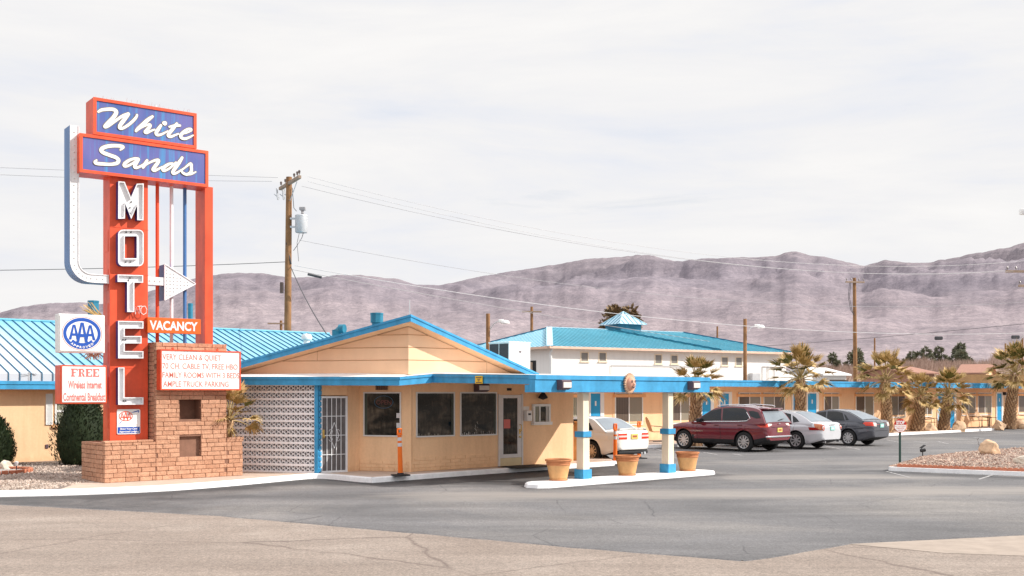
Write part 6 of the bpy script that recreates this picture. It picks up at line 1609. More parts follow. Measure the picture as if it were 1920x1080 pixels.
# --- silver white sedan
def sed_extra(f, bvh, P, hw, ro):
    q = MB()
    for s_ in (1, -1): q.tube([(-ro + .10, s_ * .52, .30), (-ro - .01, s_ * .52, .29)], .038, 10)
    q.build('exhaust', 'chrome', f.o, smooth=50)
    q = MB(); q.bbox(-ro - .018, -ro + .02, -.20, .20, .935, .96, .006); q.build('boot_trim', 'chrome', f.o)
    for s_ in (1, -1):
        h = bvh.ray_cast(Vector((-3, s_ * .655, .83)), Vector((1, 0, 0)))[0]
        q = MB(); q.lathe([(0, -.02), (.06, -.017), (.075, 0)], (h.x, s_ * .655, .83), 16, axis='x'); q.build('tail_light', 'lens_wh', f.o, smooth=50)
        q = MB(); q.lathe([(0, -.026), (.034, -.024), (.04, -.015)], (h.x, s_ * .655, .83), 12, axis='x'); q.build('tail_light', 'lens_red', f.o, smooth=50)
SILV = paint('silver white car paint', (.62, .62, .65), .1, .25, metal=.15)
alt = dict(ro=1.06, fo=.96, wb=2.776, W=1.80, wr=.335, gc=.20, zb=.96, wbelt=.93, wtop=.66, taper=.15,
    deck=[(-1.06, .90), (-1.0, 1.00), (-.85, 1.035), (-.5, 1.04), (.4, .99), (1.6, .97), (2.2, .95), (2.8, .90), (3.3, .80), (3.736, .62)],
    gh=[(-.66, 1.02), (-.30, 1.22), (.10, 1.385), (.5, 1.455), (.95, 1.475), (1.3, 1.45), (1.6, 1.37), (2.0, 1.16), (2.42, .95)],
    sg=[[(2.0, 1.0), (1.93, 1.10), (1.55, 1.33), (1.18, 1.395), (1.10, 1.0)], [(1.04, 1.0), (1.12, 1.40), (.70, 1.405), (.32, 1.34), (.20, 1.0)], [(.14, 1.02), (.24, 1.30), (.05, 1.20), (-.12, 1.06)]],
    rg=(-.60, .20), wg=(1.5, 2.35), mir=(1.95, .98), hand=[(1.25, .86), (.30, .87)], seams=[(1.04, 1.08), (2.1, 2.12), (.25, .05)],
    patch=[('tail_light', [(-1.06, .72), (-1.06, .96), (-.72, .985), (-.78, .86)], 'y', 'lens_or'), ('tail_light', [(.60, .74), (.57, .93), (.90, .96), (.90, .74)], 'x', 'lens_dk')],
    plate=(0, .80, 'plate_t'), platetxt='plate_txt2', spokes=8, spw=.085, extra=sed_extra)
pr = Vector((10.95, 41.0)); pd = Vector((-.70, .714)).normalized()
make_car('parked_car', 'silver white sedan with round rear lamps parked between the maroon suv and the grey sedan', SILV, pd, pr + Vector((.78 * pd.y, -.78 * pd.x)), alt)
# --- dark grey sedan
def cor_extra(f, bvh, P, hw, ro):
    q = MB(); q.bbox(-ro - .02, -ro + .03, -.40, .40, .955, .985, .008); q.build('boot_trim', 'chrome', f.o)
    q = MB(); q.bbox(-ro - .016, -ro + .02, -.05, .05, .995, 1.035, .008); q.build('emblem', 'chrome', f.o)
GREY = paint('dark grey car paint', (.075, .078, .095), .2, .25, metal=.3)
cor = dict(ro=1.02, fo=.92, wb=2.60, W=1.77, wr=.33, gc=.20, zb=.97, wbelt=.93, wtop=.67, taper=.15,
    deck=[(-1.02, .92), (-.96, 1.02), (-.8, 1.055), (-.45, 1.06), (.4, 1.0), (1.5, .98), (2.0, .96), (2.6, .92), (3.1, .82), (3.52, .62)],
    gh=[(-.62, 1.04), (-.25, 1.23), (.15, 1.39), (.5, 1.45), (.9, 1.465), (1.25, 1.44), (1.5, 1.37), (1.9, 1.17), (2.32, .96)],
    sg=[[(1.9, 1.01), (1.83, 1.11), (1.48, 1.33), (1.10, 1.39), (1.04, 1.02)], [(.98, 1.02), (1.04, 1.395), (.65, 1.395), (.35, 1.34), (.18, 1.03)], [(.12, 1.04), (.28, 1.31), (.16, 1.23), (.0, 1.06)]],
    rg=(-.56, .20), wg=(1.42, 2.25), mir=(1.86, .99), hand=[(1.15, .88), (.26, .89)], seams=[(.98, 1.02), (1.98, 2.0), (.22, .02)],
    patch=[('tail_light', [(-1.02, .84), (-1.02, .98), (-.66, .985), (-.72, .90)], 'y', 'lens_red'), ('tail_light', [(.46, .80), (.44, .95), (.66, .965), (.66, .82)], 'x', 'lens_wh'), ('tail_light', [(.665, .82), (.665, .965), (.88, .975), (.88, .84)], 'x', 'lens_red'), ('bumper_groove', [(-.7, .62), (-.7, .63), (.7, .63), (.7, .62)], 'x', 'black')],
    plate=(0, .83, 'plate_t'), platetxt='plate_txt2', spokes=10, spw=.085, extra=cor_extra)
pr = Vector((13.75, 43.5)); pd = Vector((-.70, .714)).normalized()
make_car('parked_car', 'dark grey sedan parked nearest the stop sign with red tail lamps', GREY, pd, pr + Vector((.77 * pd.y, -.77 * pd.x)), cor)
# --- older white coupe
def cou_extra(f, bvh, P, hw, ro):
    q = MB(); pts = [(-ro + .06, -.62, 1.0), (-ro + .05, -.60, 1.055), (-ro + .02, 0, 1.075), (-ro + .05, .60, 1.055), (-ro + .06, .62, 1.0)]
    for a, b in zip(pts, pts[1:]):
        q.raw([(a[0], a[1], a[2]), (a[0] + .14, a[1], a[2] - .008), (a[0] + .14, a[1], a[2] - .03), (a[0], a[1], a[2] - .025), (b[0], b[1], b[2]), (b[0] + .14, b[1], b[2] - .008), (b[0] + .14, b[1], b[2] - .03), (b[0], b[1], b[2] - .025)], [(0, 1, 5, 4), (1, 2, 6, 5), (2, 3, 7, 6), (3, 0, 4, 7), (0, 3, 2, 1), (4, 5, 6, 7)])
    q.build('boot_spoiler', P, f.o)
    q = MB(); q.tube([(-ro + .2, -.5, .27), (-ro + .0, -.5, .27)], .045, 10); q.tube([(-ro + .2, -.38, .27), (-ro + .02, -.38, .27)], .03, 10); q.build('exhaust', 'galv', f.o, smooth=50)
    q = MB(); h = bvh.ray_cast(Vector((-.62, 3, .77)), Vector((0, -1, 0)))[0]; q.bbox(-.70, -.55, h.y - .01, h.y + .004, .70, .84, .004); q.build('fuel_flap', P, f.o)
    q = MB(); q.bbox(-ro + .035, -ro + .25, -.68, .68, .25, .36, .03, 0, 2); q.build('bumper_skirt', 'black', f.o, smooth=50)
CREAM = paint('white car paint', (.82, .79, .74), .05, .3)
cou = dict(ro=1.04, fo=.95, wb=2.62, W=1.72, wr=.325, gc=.22, zb=.93, wbelt=.93, wtop=.68, taper=.12,
    deck=[(-1.04, .93), (-.98, .995), (-.8, 1.0), (-.4, .985), (.4, .95), (1.6, .93), (2.1, .91), (2.7, .86), (3.2, .78), (3.57, .60)],
    gh=[(-.55, .96), (-.20, 1.16), (.12, 1.315), (.40, 1.365), (.9, 1.385), (1.3, 1.36), (1.55, 1.29), (1.9, 1.10), (2.25, .91)],
    sg=[[(1.85, .97), (1.5, 1.25), (1.1, 1.30), (1.0, .97)], [(.94, .97), (1.04, 1.305), (.55, 1.31), (.40, .97)], [(.34, .97), (.48, 1.29), (.22, 1.20), (-.02, .99)]],
    rg=(-.48, .16), wg=(1.45, 2.18), mir=(1.82, .95), hand=[(1.1, .84)], seams=[(.96, 1.0), (1.95, 1.97)],
    patch=[('tail_light', [(.34, .84), (.34, .90), (.84, .90), (.84, .84)], 'x', 'lens_red'), ('tail_light', [(.34, .785), (.34, .838), (.84, .838), (.84, .785)], 'x', 'lens_wh'), ('tail_light', [(.34, .72), (.34, .783), (.84, .783), (.84, .72)], 'x', 'lens_red'), ('boot_seam', [(-.6, .95), (-.6, .957), (.6, .957), (.6, .95)], 'x', 'lens_dk')],
    plate=(0, .80, 'plate_y'), platetxt='plate_txt', rim='rim_gold', spokes=10, spw=.05, extra=cou_extra)
pr = Vector((2.56, 33.5)); pd = Vector((-.66, .751)).normalized()
make_car('parked_car', 'older white car with boot spoiler and red and white banded tail lamps', CREAM, pd, pr + Vector((.75 * pd.y, -.75 * pd.x)), cou)
# ================================================================ palms
def leafquad(mb, pts, m): mb.poly(pts, m)
def palm(base, top, tr0, tr1, crown_r, nf, label, seed, green=.35, droop=1.0, up=1.0, cat='palm tree', name='palm_tree', group='fan palms in front of the guest rooms', stems=True):
    random.seed(seed); base, top = Vector(base), Vector(top)
    f = Frame(name, base.x, base.y, 0, base.z, label, cat, group); t_ = top - base; H = t_.length
    mb = MB(); n = 12; pts = []; rs = []
    for k in range(n + 1):
        t = k / n; bend = Vector((t_.x * (t ** 1.3 - t), t_.y * (t ** 1.3 - t), 0)); pts.append(t_ * t + bend); rs.append(tr0 * (1.12 - .12 * min(1, t * 5)) * (1 - t) + tr1 * t)
    pts[0].z -= .08
    mb.tube(pts, rs, 12, 0)
    nb = int(H * 95)
    for k in range(nb):                 # stubs of cut leaf stalks, spiralling
        t = (k + random.random()) / nb; i = min(n - 1, int(t * n)); p = pts[i].lerp(pts[i + 1], t * n - i); r = rs[i] + (rs[i + 1] - rs[i]) * (t * n - i)
        a = k * 2.399; d = Vector((math.cos(a), math.sin(a), 0)); s_ = Vector((-d.y, d.x, 0)); w_ = random.uniform(.035, .06); h = random.uniform(.09, .16); o_ = random.uniform(.02, .07)
        b = p + d * (r * .92); tip = p + d * (r + o_) + Vector((0, 0, h))
        mb.raw([b - s_ * w_, b + s_ * w_, tip + s_ * w_ * .5, tip - s_ * w_ * .5, b + d * .025 - s_ * w_ * .8 - Vector((0, 0, .03)), b + d * .025 + s_ * w_ * .8 - Vector((0, 0, .03))], [(0, 1, 2, 3), (4, 5, 2, 3), (0, 4, 3), (1, 5, 2), (0, 1, 5, 4)], 1)
    mb.build('trunk', ['trunk', 'boot'], f.o)
    cr = MB(); c = t_
    for k in range(nf):
        az = k * 2.399 + random.uniform(-.3, .3); q = (k + .5) / nf
        el = math.radians(88 - 124 * q ** 1.05 * droop) + random.uniform(-.12, .12)
        d = Vector((math.cos(az) * math.cos(el), math.sin(az) * math.cos(el), math.sin(el)))
        L_ = crown_r * random.uniform(.46, .66) * (1.12 - .2 * q); st = c + Vector((0, 0, .06)) + d * tr1 * .5
        hub = st + d * L_ + Vector((0, 0, -.10 * L_ * (1 - q) + (-.1 if el < 0 else 0)))
        mid = (st + hub) / 2 + Vector((0, 0, .06 * L_))
        cr.tube([st, mid, hub], [.024, .016, .010], 4, 3, False)
        dd = (hub - mid).normalized(); sd_ = dd.cross(Vector((0, 0, 1)))
        sd_ = sd_.normalized() if sd_.length > .05 else Vector((-math.sin(az), math.cos(az), 0)); nn = sd_.cross(dd)
        roll = random.uniform(-.6, .6); sd2 = sd_ * math.cos(roll) + nn * math.sin(roll); n2 = nn * math.cos(roll) - sd_ * math.sin(roll)
        nbld = 18; fl = crown_r * random.uniform(.36, .48); isg = random.random() < green * (1.25 - q)
        for b in range(nbld):
            a = math.radians((-62 - 24 * q) * (1 - 2 * (b + .5) / nbld)) + random.uniform(-.04, .04)
            v = dd * math.cos(a) + sd2 * math.sin(a); lb = fl * (1 - .30 * abs(a) / 1.4) * random.uniform(.82, 1.1)
            v = (v + n2 * .28 * (abs(a) / 1.4)).normalized(); s_ = v.cross(n2).normalized(); w_ = .020 * crown_r + .006
            p1 = hub + v * lb * .50; sag = Vector((0, 0, -lb * random.uniform(.0, .14) * (.3 + 1.2 * q)))
            p2 = hub + v * lb * .80 + sag * .5; p3 = hub + v * lb + sag * 1.6 + Vector((random.uniform(-.03, .03), random.uniform(-.03, .03), 0))
            m1 = 2 if isg else 1
            m2 = 0 if random.random() < (.55 if isg else .75) else 1
            fold = n2 * w_ * .35
            cr.poly([hub, p1 + s_ * w_ + fold, p1 - fold, p1 - s_ * w_ + fold], m1)
            cr.poly([p1 + s_ * w_ + fold, p2 + s_ * w_ * .55, p2 - s_ * w_ * .55, p1 - s_ * w_ + fold], m1 if (isg and random.random() < .5) else m2)
            cr.poly([p2 + s_ * w_ * .55, p3, p2 - s_ * w_ * .55], m2)
            if b % 2: p4 = p3 + (p3 - p2) * .9 + Vector((random.uniform(-.06, .06), random.uniform(-.06, .06), -lb * .08 * q)); cr.poly([p2 - s_ * w_ * .4, p4, p2 - s_ * w_ * .9], 0)
    # hanging dead blades under the crown
    for k in range(int(26 * crown_r)):
        az = random.random() * 6.28; d = Vector((math.cos(az), math.sin(az), 0)); r = tr1 * random.uniform(.9, 1.4); p = c + d * r + Vector((0, 0, -.05 - random.random() * .12)); s_ = Vector((-d.y, d.x, 0)) * .018
        e_ = p + d * random.uniform(.05, .45) * crown_r + Vector((0, 0, -random.uniform(.15, .5) * crown_r)); cr.poly([p - s_, p + s_, e_], random.choice((0, 1, 1)))
    cr.build('crown', ['straw', 'tanleaf', 'greenleaf', 'petiole'], f.o); return f
def P_(px, py, Y): return at(px, py, Y)
def gb(px, Y, z=.1): return ((px - 960) / F * Y, Y, z)
palm(gb(1303, 43.4, .08), P_(1306, 727, 43.4), .27, .19, 1.25, 35, 'fan palm with a short rough trunk just behind the free end of the canopy beam', 31, .75, .92)
palm(gb(1500, 50.5), P_(1501, 713, 50.5), .27, .19, 1.66, 42, 'tall fan palm with a wide straw crown rising behind the silver white sedan', 32, .75, .95)
palm(gb(1663, 55.2), P_(1660, 716, 55.2), .29, .21, 1.6, 42, 'thick trunked fan palm standing behind the stop sign', 33, .45, .95)
palm(gb(1720, 57.6), P_(1727, 745, 57.6), .36, .24, 1.25, 35, 'short leaning fan palm with the lowest crown, beside the stop sign palm', 34, .25, 1.05)
palm(gb(1769, 59.0), P_(1778, 742, 59.0), .31, .22, 1.48, 40, 'curving fan palm with a drooping crown in front of a blue door', 35, .35, 1.05)
palm(gb(1892, 63.4), P_(1903, 703, 63.4), .37, .24, 1.8, 47, 'largest fan palm, with green under fronds, standing between two boulders', 36, .85, 1.0)
palm((A.W(3.28, .5).x, A.W(3.28, .5).y, 1.0), (A.W(3.28, .5).x + .02, A.W(3.28, .5).y, 1.42), .09, .07, 1.0, 18, 'dry brown fan palm sprouting behind the right end of the brick base', 37, .35, .85, name='fan_palm', group=None)
# ================================================================ junipers
def juniper(base, h, r, label, seed, n=3800):
    random.seed(seed); f = Frame('juniper_bush', base[0], base[1], 0, base[2], label, 'shrub', 'dark junipers on the gravel bed')
    mb = MB(); core = MB()
    def rad(t): return r * (math.sin(math.pi * min(1, .14 + t * .86) ** .80) ** .62) * (1 if t < .5 else 1 - .12 * (t - .5))
    prof = [(.0, .0)] + [(rad(t / 14) * .84, .02 + h * .97 * t / 14) for t in range(14)] + [(0, h * .96)]
    core.lathe(prof, (0, 0, 0), 20)
    core.build('inner_foliage', 'juniper', f.o, smooth=80)
    for k in range(n):
        t = random.random() ** .9; a = random.random() * 6.283; rr = rad(t) * random.uniform(.78, 1.05) * (1 + .10 * noise.noise(Vector((math.cos(a) * 2, math.sin(a) * 2, t * 5 + seed))) * 2)
        p = Vector((rr * math.cos(a), rr * math.sin(a), t * h)); d = Vector((math.cos(a) * .45, math.sin(a) * .45, 1)).normalized(); d += Vector((random.uniform(-.3, .3), random.uniform(-.3, .3), random.uniform(-.2, .2)))
        s_ = d.cross(Vector((math.cos(a + random.uniform(-1, 1)), math.sin(a), 0))).normalized(); L_ = random.uniform(.05, .12); w_ = random.uniform(.010, .022)
        mb.poly([p - s_ * w_, p + d * L_ * .5 - s_ * w_ * 1.2, p + d * L_, p + d * L_ * .5 + s_ * w_ * 1.2])
    mb.build('foliage', 'juniper', f.o)
b = ground(146, 872, .12); juniper((b.x, b.y + .3, .12), 2.15, .80, 'large rounded dark juniper bush directly behind the brick base', 41)
b = ground(-8, 872, .12); juniper((b.x, b.y, .12), 1.35, .52, 'small dark juniper bush beside the brick ring and pale rock', 42)
# ================================================================ rocks
def rock(base, sx, sy, sz, label, seed, m='rock', grp=None):
    random.seed(seed); bm = bmesh.new(); bmesh.ops.create_icosphere(bm, subdivisions=4, radius=1)
    planes = [Vector((random.uniform(-1, 1), random.uniform(-1, 1), random.uniform(-.3, 1))).normalized() for _ in range(12)]
    for v in bm.verts:
        p = v.co.copy()
        for n_ in planes:
            d = p.dot(n_) - .62
            if d > 0: p -= n_ * d * .95
        p *= 1 + .16 * noise.fractal(p * 1.8 + Vector((seed, 0, 0)), .9, 2, 5)
        v.co = Vector((p.x * sx, p.y * sy, max(-.10, p.z * sz + sz * .42)))
    mb = MB(); mb.bm(bm); o = mb.build('boulder', m, smooth=24); o.location = base; o.rotation_euler = (0, 0, R(seed * 37 % 360)); tag(o, label, 'boulder', grp); return o
b = ground(12, 882, .12); rock((b.x - .12, b.y + .2, .12), .26, .20, .24, 'pale tan rock inside the small brick edged ring of stone chips', 51, 'rock_wh')
for px, Y, s_, sd_, lb in ((1745, 57.9, .55, 54, 'round boulder at the foot of the chairs between two palms'), (1797, 59.3, .75, 55, 'long tan boulder in front of the blue door beside the curving palm'), (1872, 61.6, .62, 56, 'grey boulder by the kerb between the blue door and the largest palm'), (1911, 63.9, .7, 58, 'tan boulder at the foot of the largest palm, beyond its trunk')):
    rock((gb(px, Y)[0], Y, .1), s_ * .85, s_ * .6, s_ * .62, lb, sd_, 'rock')
# ring bed at far left
c = ground(20, 886, .12); c.x -= .35; q = MB(); random.seed(61)
rr = .78
for k in range(30):
    a0 = 2 * math.pi * k / 30; t = MB(); t.bbox(-.07, .07, -.045, .045, 0, .10, .012, 0, 1, (.006, .006, .006))
    q.add(t, Matrix.Translation((c.x + rr * math.cos(a0), c.y + rr * math.sin(a0) * 1.15, .115)) @ Matrix.Rotation(a0 + math.pi / 2, 4, 'Z'))
o = q.build('brick_edging', 'redbrick'); tag(o, 'small ring of red edging bricks around white stone chips', 'garden edging')
q = MB(); q.poly([(c.x + .74 * math.cos(2 * math.pi * k / 30), c.y + .74 * math.sin(2 * math.pi * k / 30) * 1.15, .15) for k in range(30)]); tag(q.build('stone_chips', 'chip', kind='stuff'), 'white stone chips inside the brick ring', 'gravel')
b = ground(31, 884, .14); f = Frame('path_light', b.x, b.y, 0, .14, 'tiny black garden path light with a pale cap beside the brick ring', 'path light')
q = MB(); q.tube([(0, 0, 0), (0, 0, .16)], .012, 6); q.build('stake', 'black', f.o); q = MB(); q.lathe([(.02, .15), (.035, .18), (.055, .24), (.05, .25), (0, .26)], (0, 0, 0), 10); q.build('lamp_shade', 'sticker', f.o, smooth=40)
# ================================================================ right gravel island
E0, E1 = ground(1664, 883), ground(1920, 893); d = (E1 - E0).normalized(); thI = math.degrees(math.atan2(d.y, d.x))
I_ = Frame(None, E0.x, E0.y, thI, 0)
LI = 9.0
q = MB(); kp = [(.0, .10), (.10, .0)] + [(x, 0) for x in (1, 2, 3, 4, 5, 6, 7, 8, 9)]
for (a, b) in zip(kp, kp[1:]): q.poly([(a[0], a[1], -.01), (b[0], b[1], -.01), (b[0], b[1] + .02, .11), (a[0], a[1] + .02, .11)]); q.poly([(a[0], a[1] + .02, .11), (b[0], b[1] + .02, .11), (b[0], .24, .11), (a[0], .24, .11)])
BK = [(0, (10.55, 29.75)), (.06, (11.6, 31.2)), (.14, (13.0, 33.4)), (.25, (14.9, 35.9)), (.5, (19.8, 40.6)), (1, (29, 46))]
def bpt(s):
    return Vector((interp([(k, p[0]) for k, p in BK], s), interp([(k, p[1]) for k, p in BK], s)))
def mound(s, t):
    fr = I_.W(.03 + LI * s, .22); p = Vector((fr.x, fr.y)).lerp(bpt(s), t)
    h = .105 + .19 * math.sin(math.pi * t ** .8) ** .7 * min(1, s / .10) + .02 * noise.fractal(Vector((p.x * 2, p.y * 2, 0)), 1, 2, 3)
    return Vector((p.x, p.y, h))
def mound_z(x, y):
    best = min(((mound(s / 60, t / 40) - Vector((x, y, .25))).to_2d().length, s, t) for s in range(61) for t in range(41)); return mound(best[1] / 60, best[2] / 40).z
n_ = MB(); qk = MB()
for (a, b) in zip(kp, kp[1:]): qk.poly([(a[0], a[1], -.01), (b[0], b[1], -.01), (b[0], b[1] + .02, .11), (a[0], a[1] + .02, .11)]); qk.poly([(a[0], a[1] + .02, .11), (b[0], b[1] + .02, .11), (b[0], .24, .11), (a[0], .24, .11)])
n_.add(qk, X_of(I_, Frame(None, 0, 0, 0)))
for k in range(20):
    a_, b_ = bpt(k / 20), bpt((k + 1) / 20); n_.poly([(a_.x, a_.y, -.01), (b_.x, b_.y, -.01), (b_.x, b_.y, .108), (a_.x, a_.y, .108)])
n_.build('kerb', 'kerb', kind='structure')
q = MB(); nu, nv = 70, 30
q.raw([mound(i / nu, j / nv) for i in range(nu + 1) for j in range(nv + 1)], [(i * (nv + 1) + j, (i + 1) * (nv + 1) + j, (i + 1) * (nv + 1) + j + 1, i * (nv + 1) + j + 1) for i in range(nu) for j in range(nv)])
q.build('gravel_bed', 'gravel2', kind='structure', smooth=60)
def ipt():
    s = random.random() ** 1.6 * .8; t = random.random() ** 1.3; p = mound(s, t); return p.x, p.y, p.z - .005
random.seed(62); lg2 = leaf('red gravel stones', (.24, .13, .10), (.66, .52, .42), .95)
tag(pebbles('loose_gravel', ipt, 6500, lg2, .018, .05), 'loose reddish gravel stones on the mound around the big boulder', 'gravel')
q = MB(); u = .22
while u < LI:                            # scalloped clay edging
    t = MB(); t.prism([(.0, 0), (.13, 0), (.13, .06)] + [(.065 + .065 * math.cos(R(a)), .06 + .035 * math.sin(R(a))) for a in range(0, 181, 30)], 0, .05, 'y')
    q.add(t, Matrix.Translation((u, .15 + random.uniform(-.006, .006), .105))); u += .133
o = sub(I_, Frame(None, 0, 0, 0), q).build('scalloped_edging', 'redbrick'); tag(o, 'scalloped red clay edging along a white kerb under the stop sign', 'garden edging')
b = at(1857, 850, 32.6); rock((b.x, b.y, mound_z(b.x, b.y) + .04), .36, .30, .33, 'large tan boulder standing on the gravel mound behind the stop sign', 57)
b = ground(1926, 871, .2); rock((b.x + .1, b.y, mound_z(b.x, b.y) + .02), .46, .26, .22, 'pale low rock lying near the scalloped clay edging', 53, 'rock_wh')
# stop sign
b = ground(1688, 871.5, .1); pw = Frame('stop_sign', b.x, b.y, 8, .10, 'octagonal red and white STOP sign on a thin dark green post', 'stop sign')
zc_ = pw.Z(798, 0, 0); rO = 13.4 * b.y / F; q = MB(); q.box(-.025, .025, 0, .04, 0, zc_ + rO * .98); q.build('post', 'green_post', pw.o)
oc = [(rO * math.cos(R(22.5 + 45 * k)), zc_ + rO * math.sin(R(22.5 + 45 * k))) for k in range(8)]
q = MB(); q.prism(oc, -.006, -.001, 'y', 0, 1); bd = q.build('sign_plate', ['red', 'galv'], pw.o)
ins = lambda k: [((x) * k, zc_ + (z - zc_) * k) for x, z in oc]
I2 = ins(.93); q = MB(); zs_ = zc_ + rO * .10
low = [p for p in I2 if p[1] < zs_]; xr = max(p[0] for p in I2)
lowp = [(-xr, zs_)] + sorted([p for p in I2 if p[1] < zs_ and p[0] < 0], key=lambda p: -p[1]) + sorted([p for p in I2 if p[1] < zs_ and p[0] > 0], key=lambda p: p[1]) + [(xr, zs_)]
q.poly([(x, -.0085, z) for x, z in lowp], 1)
upp = [(xr, zs_ + .004)] + sorted([p for p in I2 if p[1] > zs_ and p[0] > 0], key=lambda p: p[1]) + sorted([p for p in I2 if p[1] > zs_ and p[0] < 0], key=lambda p: -p[1]) + [(-xr, zs_ + .004)]
q.poly([(x, -.0085, z) for x, z in upp], 0); q.build('sign_face', ['stop', 'signface'], bd)
q = MB(); text_mb('STOP', -rO * .62, zc_ + rO * .19, rO * 1.24, rO * .50, -.0105, 0, .045, q)
text_mb('NO THRU TRAFFIC', -rO * .78, zc_ - rO * .16, rO * 1.56, rO * .13, -.0105, 1, .01, q); text_mb('PRIVATE', -rO * .55, zc_ - rO * .46, rO * 1.1, rO * .18, -.0105, 1, .02, q); text_mb('DRIVE', -rO * .36, zc_ - rO * .72, rO * .72, rO * .15, -.0105, 1, .01, q)
q.build('lettering', ['signface', 'pink'], bd)
# spot light and twig in the right bed
b = ground(1730, 861, .2); f = Frame('solar_spotlight', b.x, b.y, 15, mound_z(b.x, b.y), 'small black solar spotlight on a stake in the gravel near the stop sign', 'spotlight')
q = MB(); q.tube([(0, 0, 0), (0, 0, .16)], .014, 6); q.build('stake', 'black', f.o)
q = MB(); q.tube([(-.07, 0, .18), (.07, -.02, .20)], .05, 10); q.build('lamp_head', 'black', f.o, smooth=50)
q = MB(); t = MB(); t.bbox(-.085, .085, -.06, .06, -.006, .006, .003); q.add(t, Matrix.Translation((.0, 0, .30)) @ Matrix.Rotation(R(-32), 4, 'Y')); q.tube([(-.05, 0, .2), (-.03, 0, .29)], .008, 5); q.build('solar_panel', 'black', f.o)
b = at(1839, 849, 33.2); f = Frame('dry_twig', b.x, b.y, 0, mound_z(b.x, b.y), 'thin dry twig standing beside the big boulder on the gravel mound', 'twig')
q = MB(); q.tube([(0, 0, 0), (-.01, 0, .15), (-.06, 0, .30), (-.11, .02, .47)], [.009, .008, .006, .004], 5)
for p, e_ in (((-.02, 0, .18), (.05, 0, .26)), ((-.05, 0, .27), (-.10, 0, .30)), ((-.1, .01, .42), (-.06, 0, .48)), ((-.02, 0, .2), (-.07, 0, .22))): q.tube([p, e_], .006, 4)
q.build('stem', 'ceram', f.o)
# ================================================================ clay pots
def pot(px, py, label, first=[None]):
    b = ground(px, py, .1)
    if first[0] is None:
        f = Frame('clay_pot', b.x, b.y, 0, .1, label, 'plant pot', 'clay pots on the white island')
        q = MB(); q.lathe([(0, .0), (.20, 0), (.205, .025), (.195, .05), (.21, .06), (.255, .28), (.275, .36)], (0, 0, 0), 32); q.build('bowl', 'pot', f.o, smooth=35)
        q = MB(); q.lathe([(.277, .355), (.288, .375), (.277, .395), (.292, .415), (.281, .435), (.30, .445), (.318, .465), (.318, .492), (.30, .50), (.275, .495), (.265, .44)], (0, 0, 0), 32); q.build('rim', 'terracotta', f.o, smooth=35)
        q = MB(); q.lathe([(0, .43), (.268, .43)], (0, 0, 0), 24); q.build('soil', 'soil', f.o)
        q = MB(); q.lathe([(0, -.001), (.215, -.001), (.225, .02), (.206, .03)], (0, 0, 0), 28); q.build('foot', 'terracotta', f.o, smooth=40)
        first[0] = f.o; return
    c_ = dup(first[0], label=label); c_.location = (b.x, b.y, .1); c_.rotation_euler.z = random.random() * 6
pot(1047, 900.5, 'tan clay pot at the office end of the white island, before the first column')
pot(1176, 891, 'tan clay pot standing midway between the two canopy columns')
pot(1289, 882.5, 'tan clay pot at the rounded free end of the island past the second column')
b = ground(1074, 868, .1); f = Frame('clay_urn', b.x + .22, b.y + .9, 0, .12, 'tall orange clay urn half hidden behind the canopy column nearest the office door', 'urn')
q = MB(); q.lathe([(.0, 0), (.20, 0), (.21, .03), (.26, .25), (.29, .50), (.26, .80), (.16, 1.02), (.12, 1.12), (.15, 1.18), (.13, 1.18), (.10, 1.1)], (0, 0, 0), 24); q.build('body', 'pot', f.o, smooth=45)
# ================================================================ orange delineators
def bollard(px, py, pyt, label, z=.0, first=[None], tilt=0):
    b = ground(px, py, z); h = (py - pyt) * b.y / F
    if first[0] is None:
        f = Frame('traffic_post', b.x, b.y, 20, z, label, 'traffic post', 'orange traffic posts')
        q = MB(); q.bbox(-.20, .20, -.20, .20, 0, .035, .01); q.lathe([(.09, .03), (.085, .06), (.06, .075)], (0, 0, 0), 14); q.build('rubber_base', 'black', f.o)
        q = MB(); q.lathe([(.062, .06), (.058, .4), (.050, .98)], (0, 0, 0), 16); q.bbox(-.062, .062, -.035, .035, .985, 1.02, .008); q.box(-.06, -.032, -.03, .03, 1.02, 1.13); q.box(.032, .06, -.03, .03, 1.02, 1.13); q.bbox(-.06, .06, -.03, .03, 1.132, 1.165, .008); q.box(-.030, .030, -.015, .015, 1.02, 1.06); q.build('post', 'bollard', f.o, smooth=40)
        for z0 in (.72, .86): q = MB(); q.lathe([(.0552 - (z0 - .72) * .014, z0), (.0539 - (z0 - .72) * .014, z0 + .085)], (0, 0, 0), 16); q.build('reflective_band', 'sticker', f.o, smooth=60)
        f.o.scale = (1, 1, h / 1.165); f.o.rotation_euler.y = R(tilt); first[0] = f.o; return
    c_ = dup(first[0], label=label); c_.location = (b.x, b.y, z); c_.rotation_euler = (0, R(tilt), R(35)); c_.scale = (1, 1, h / 1.165)
bollard(751, 892, 803, 'orange traffic post standing in front of the office corner window', .13, tilt=-1.5)
bollard(1153.5, 871.5, 794, 'orange traffic post at the rear corner of the old white car', .0)
bollard(1198, 860, 790, 'orange traffic post half hidden beyond the old white car', .0)
b = ground(980, 877, .12); o_ = MB(); o_.bbox(-.75, .75, -.42, .42, 0, .02, .006); o = o_.build('doormat', 'black'); o.location = (O.W(3.6, -.62).x, O.W(3.6, -.62).y, .121); o.rotation_euler = (0, 0, R(42)); tag(o, 'flat black doormat on the walkway outside the glazed office door', 'doormat')
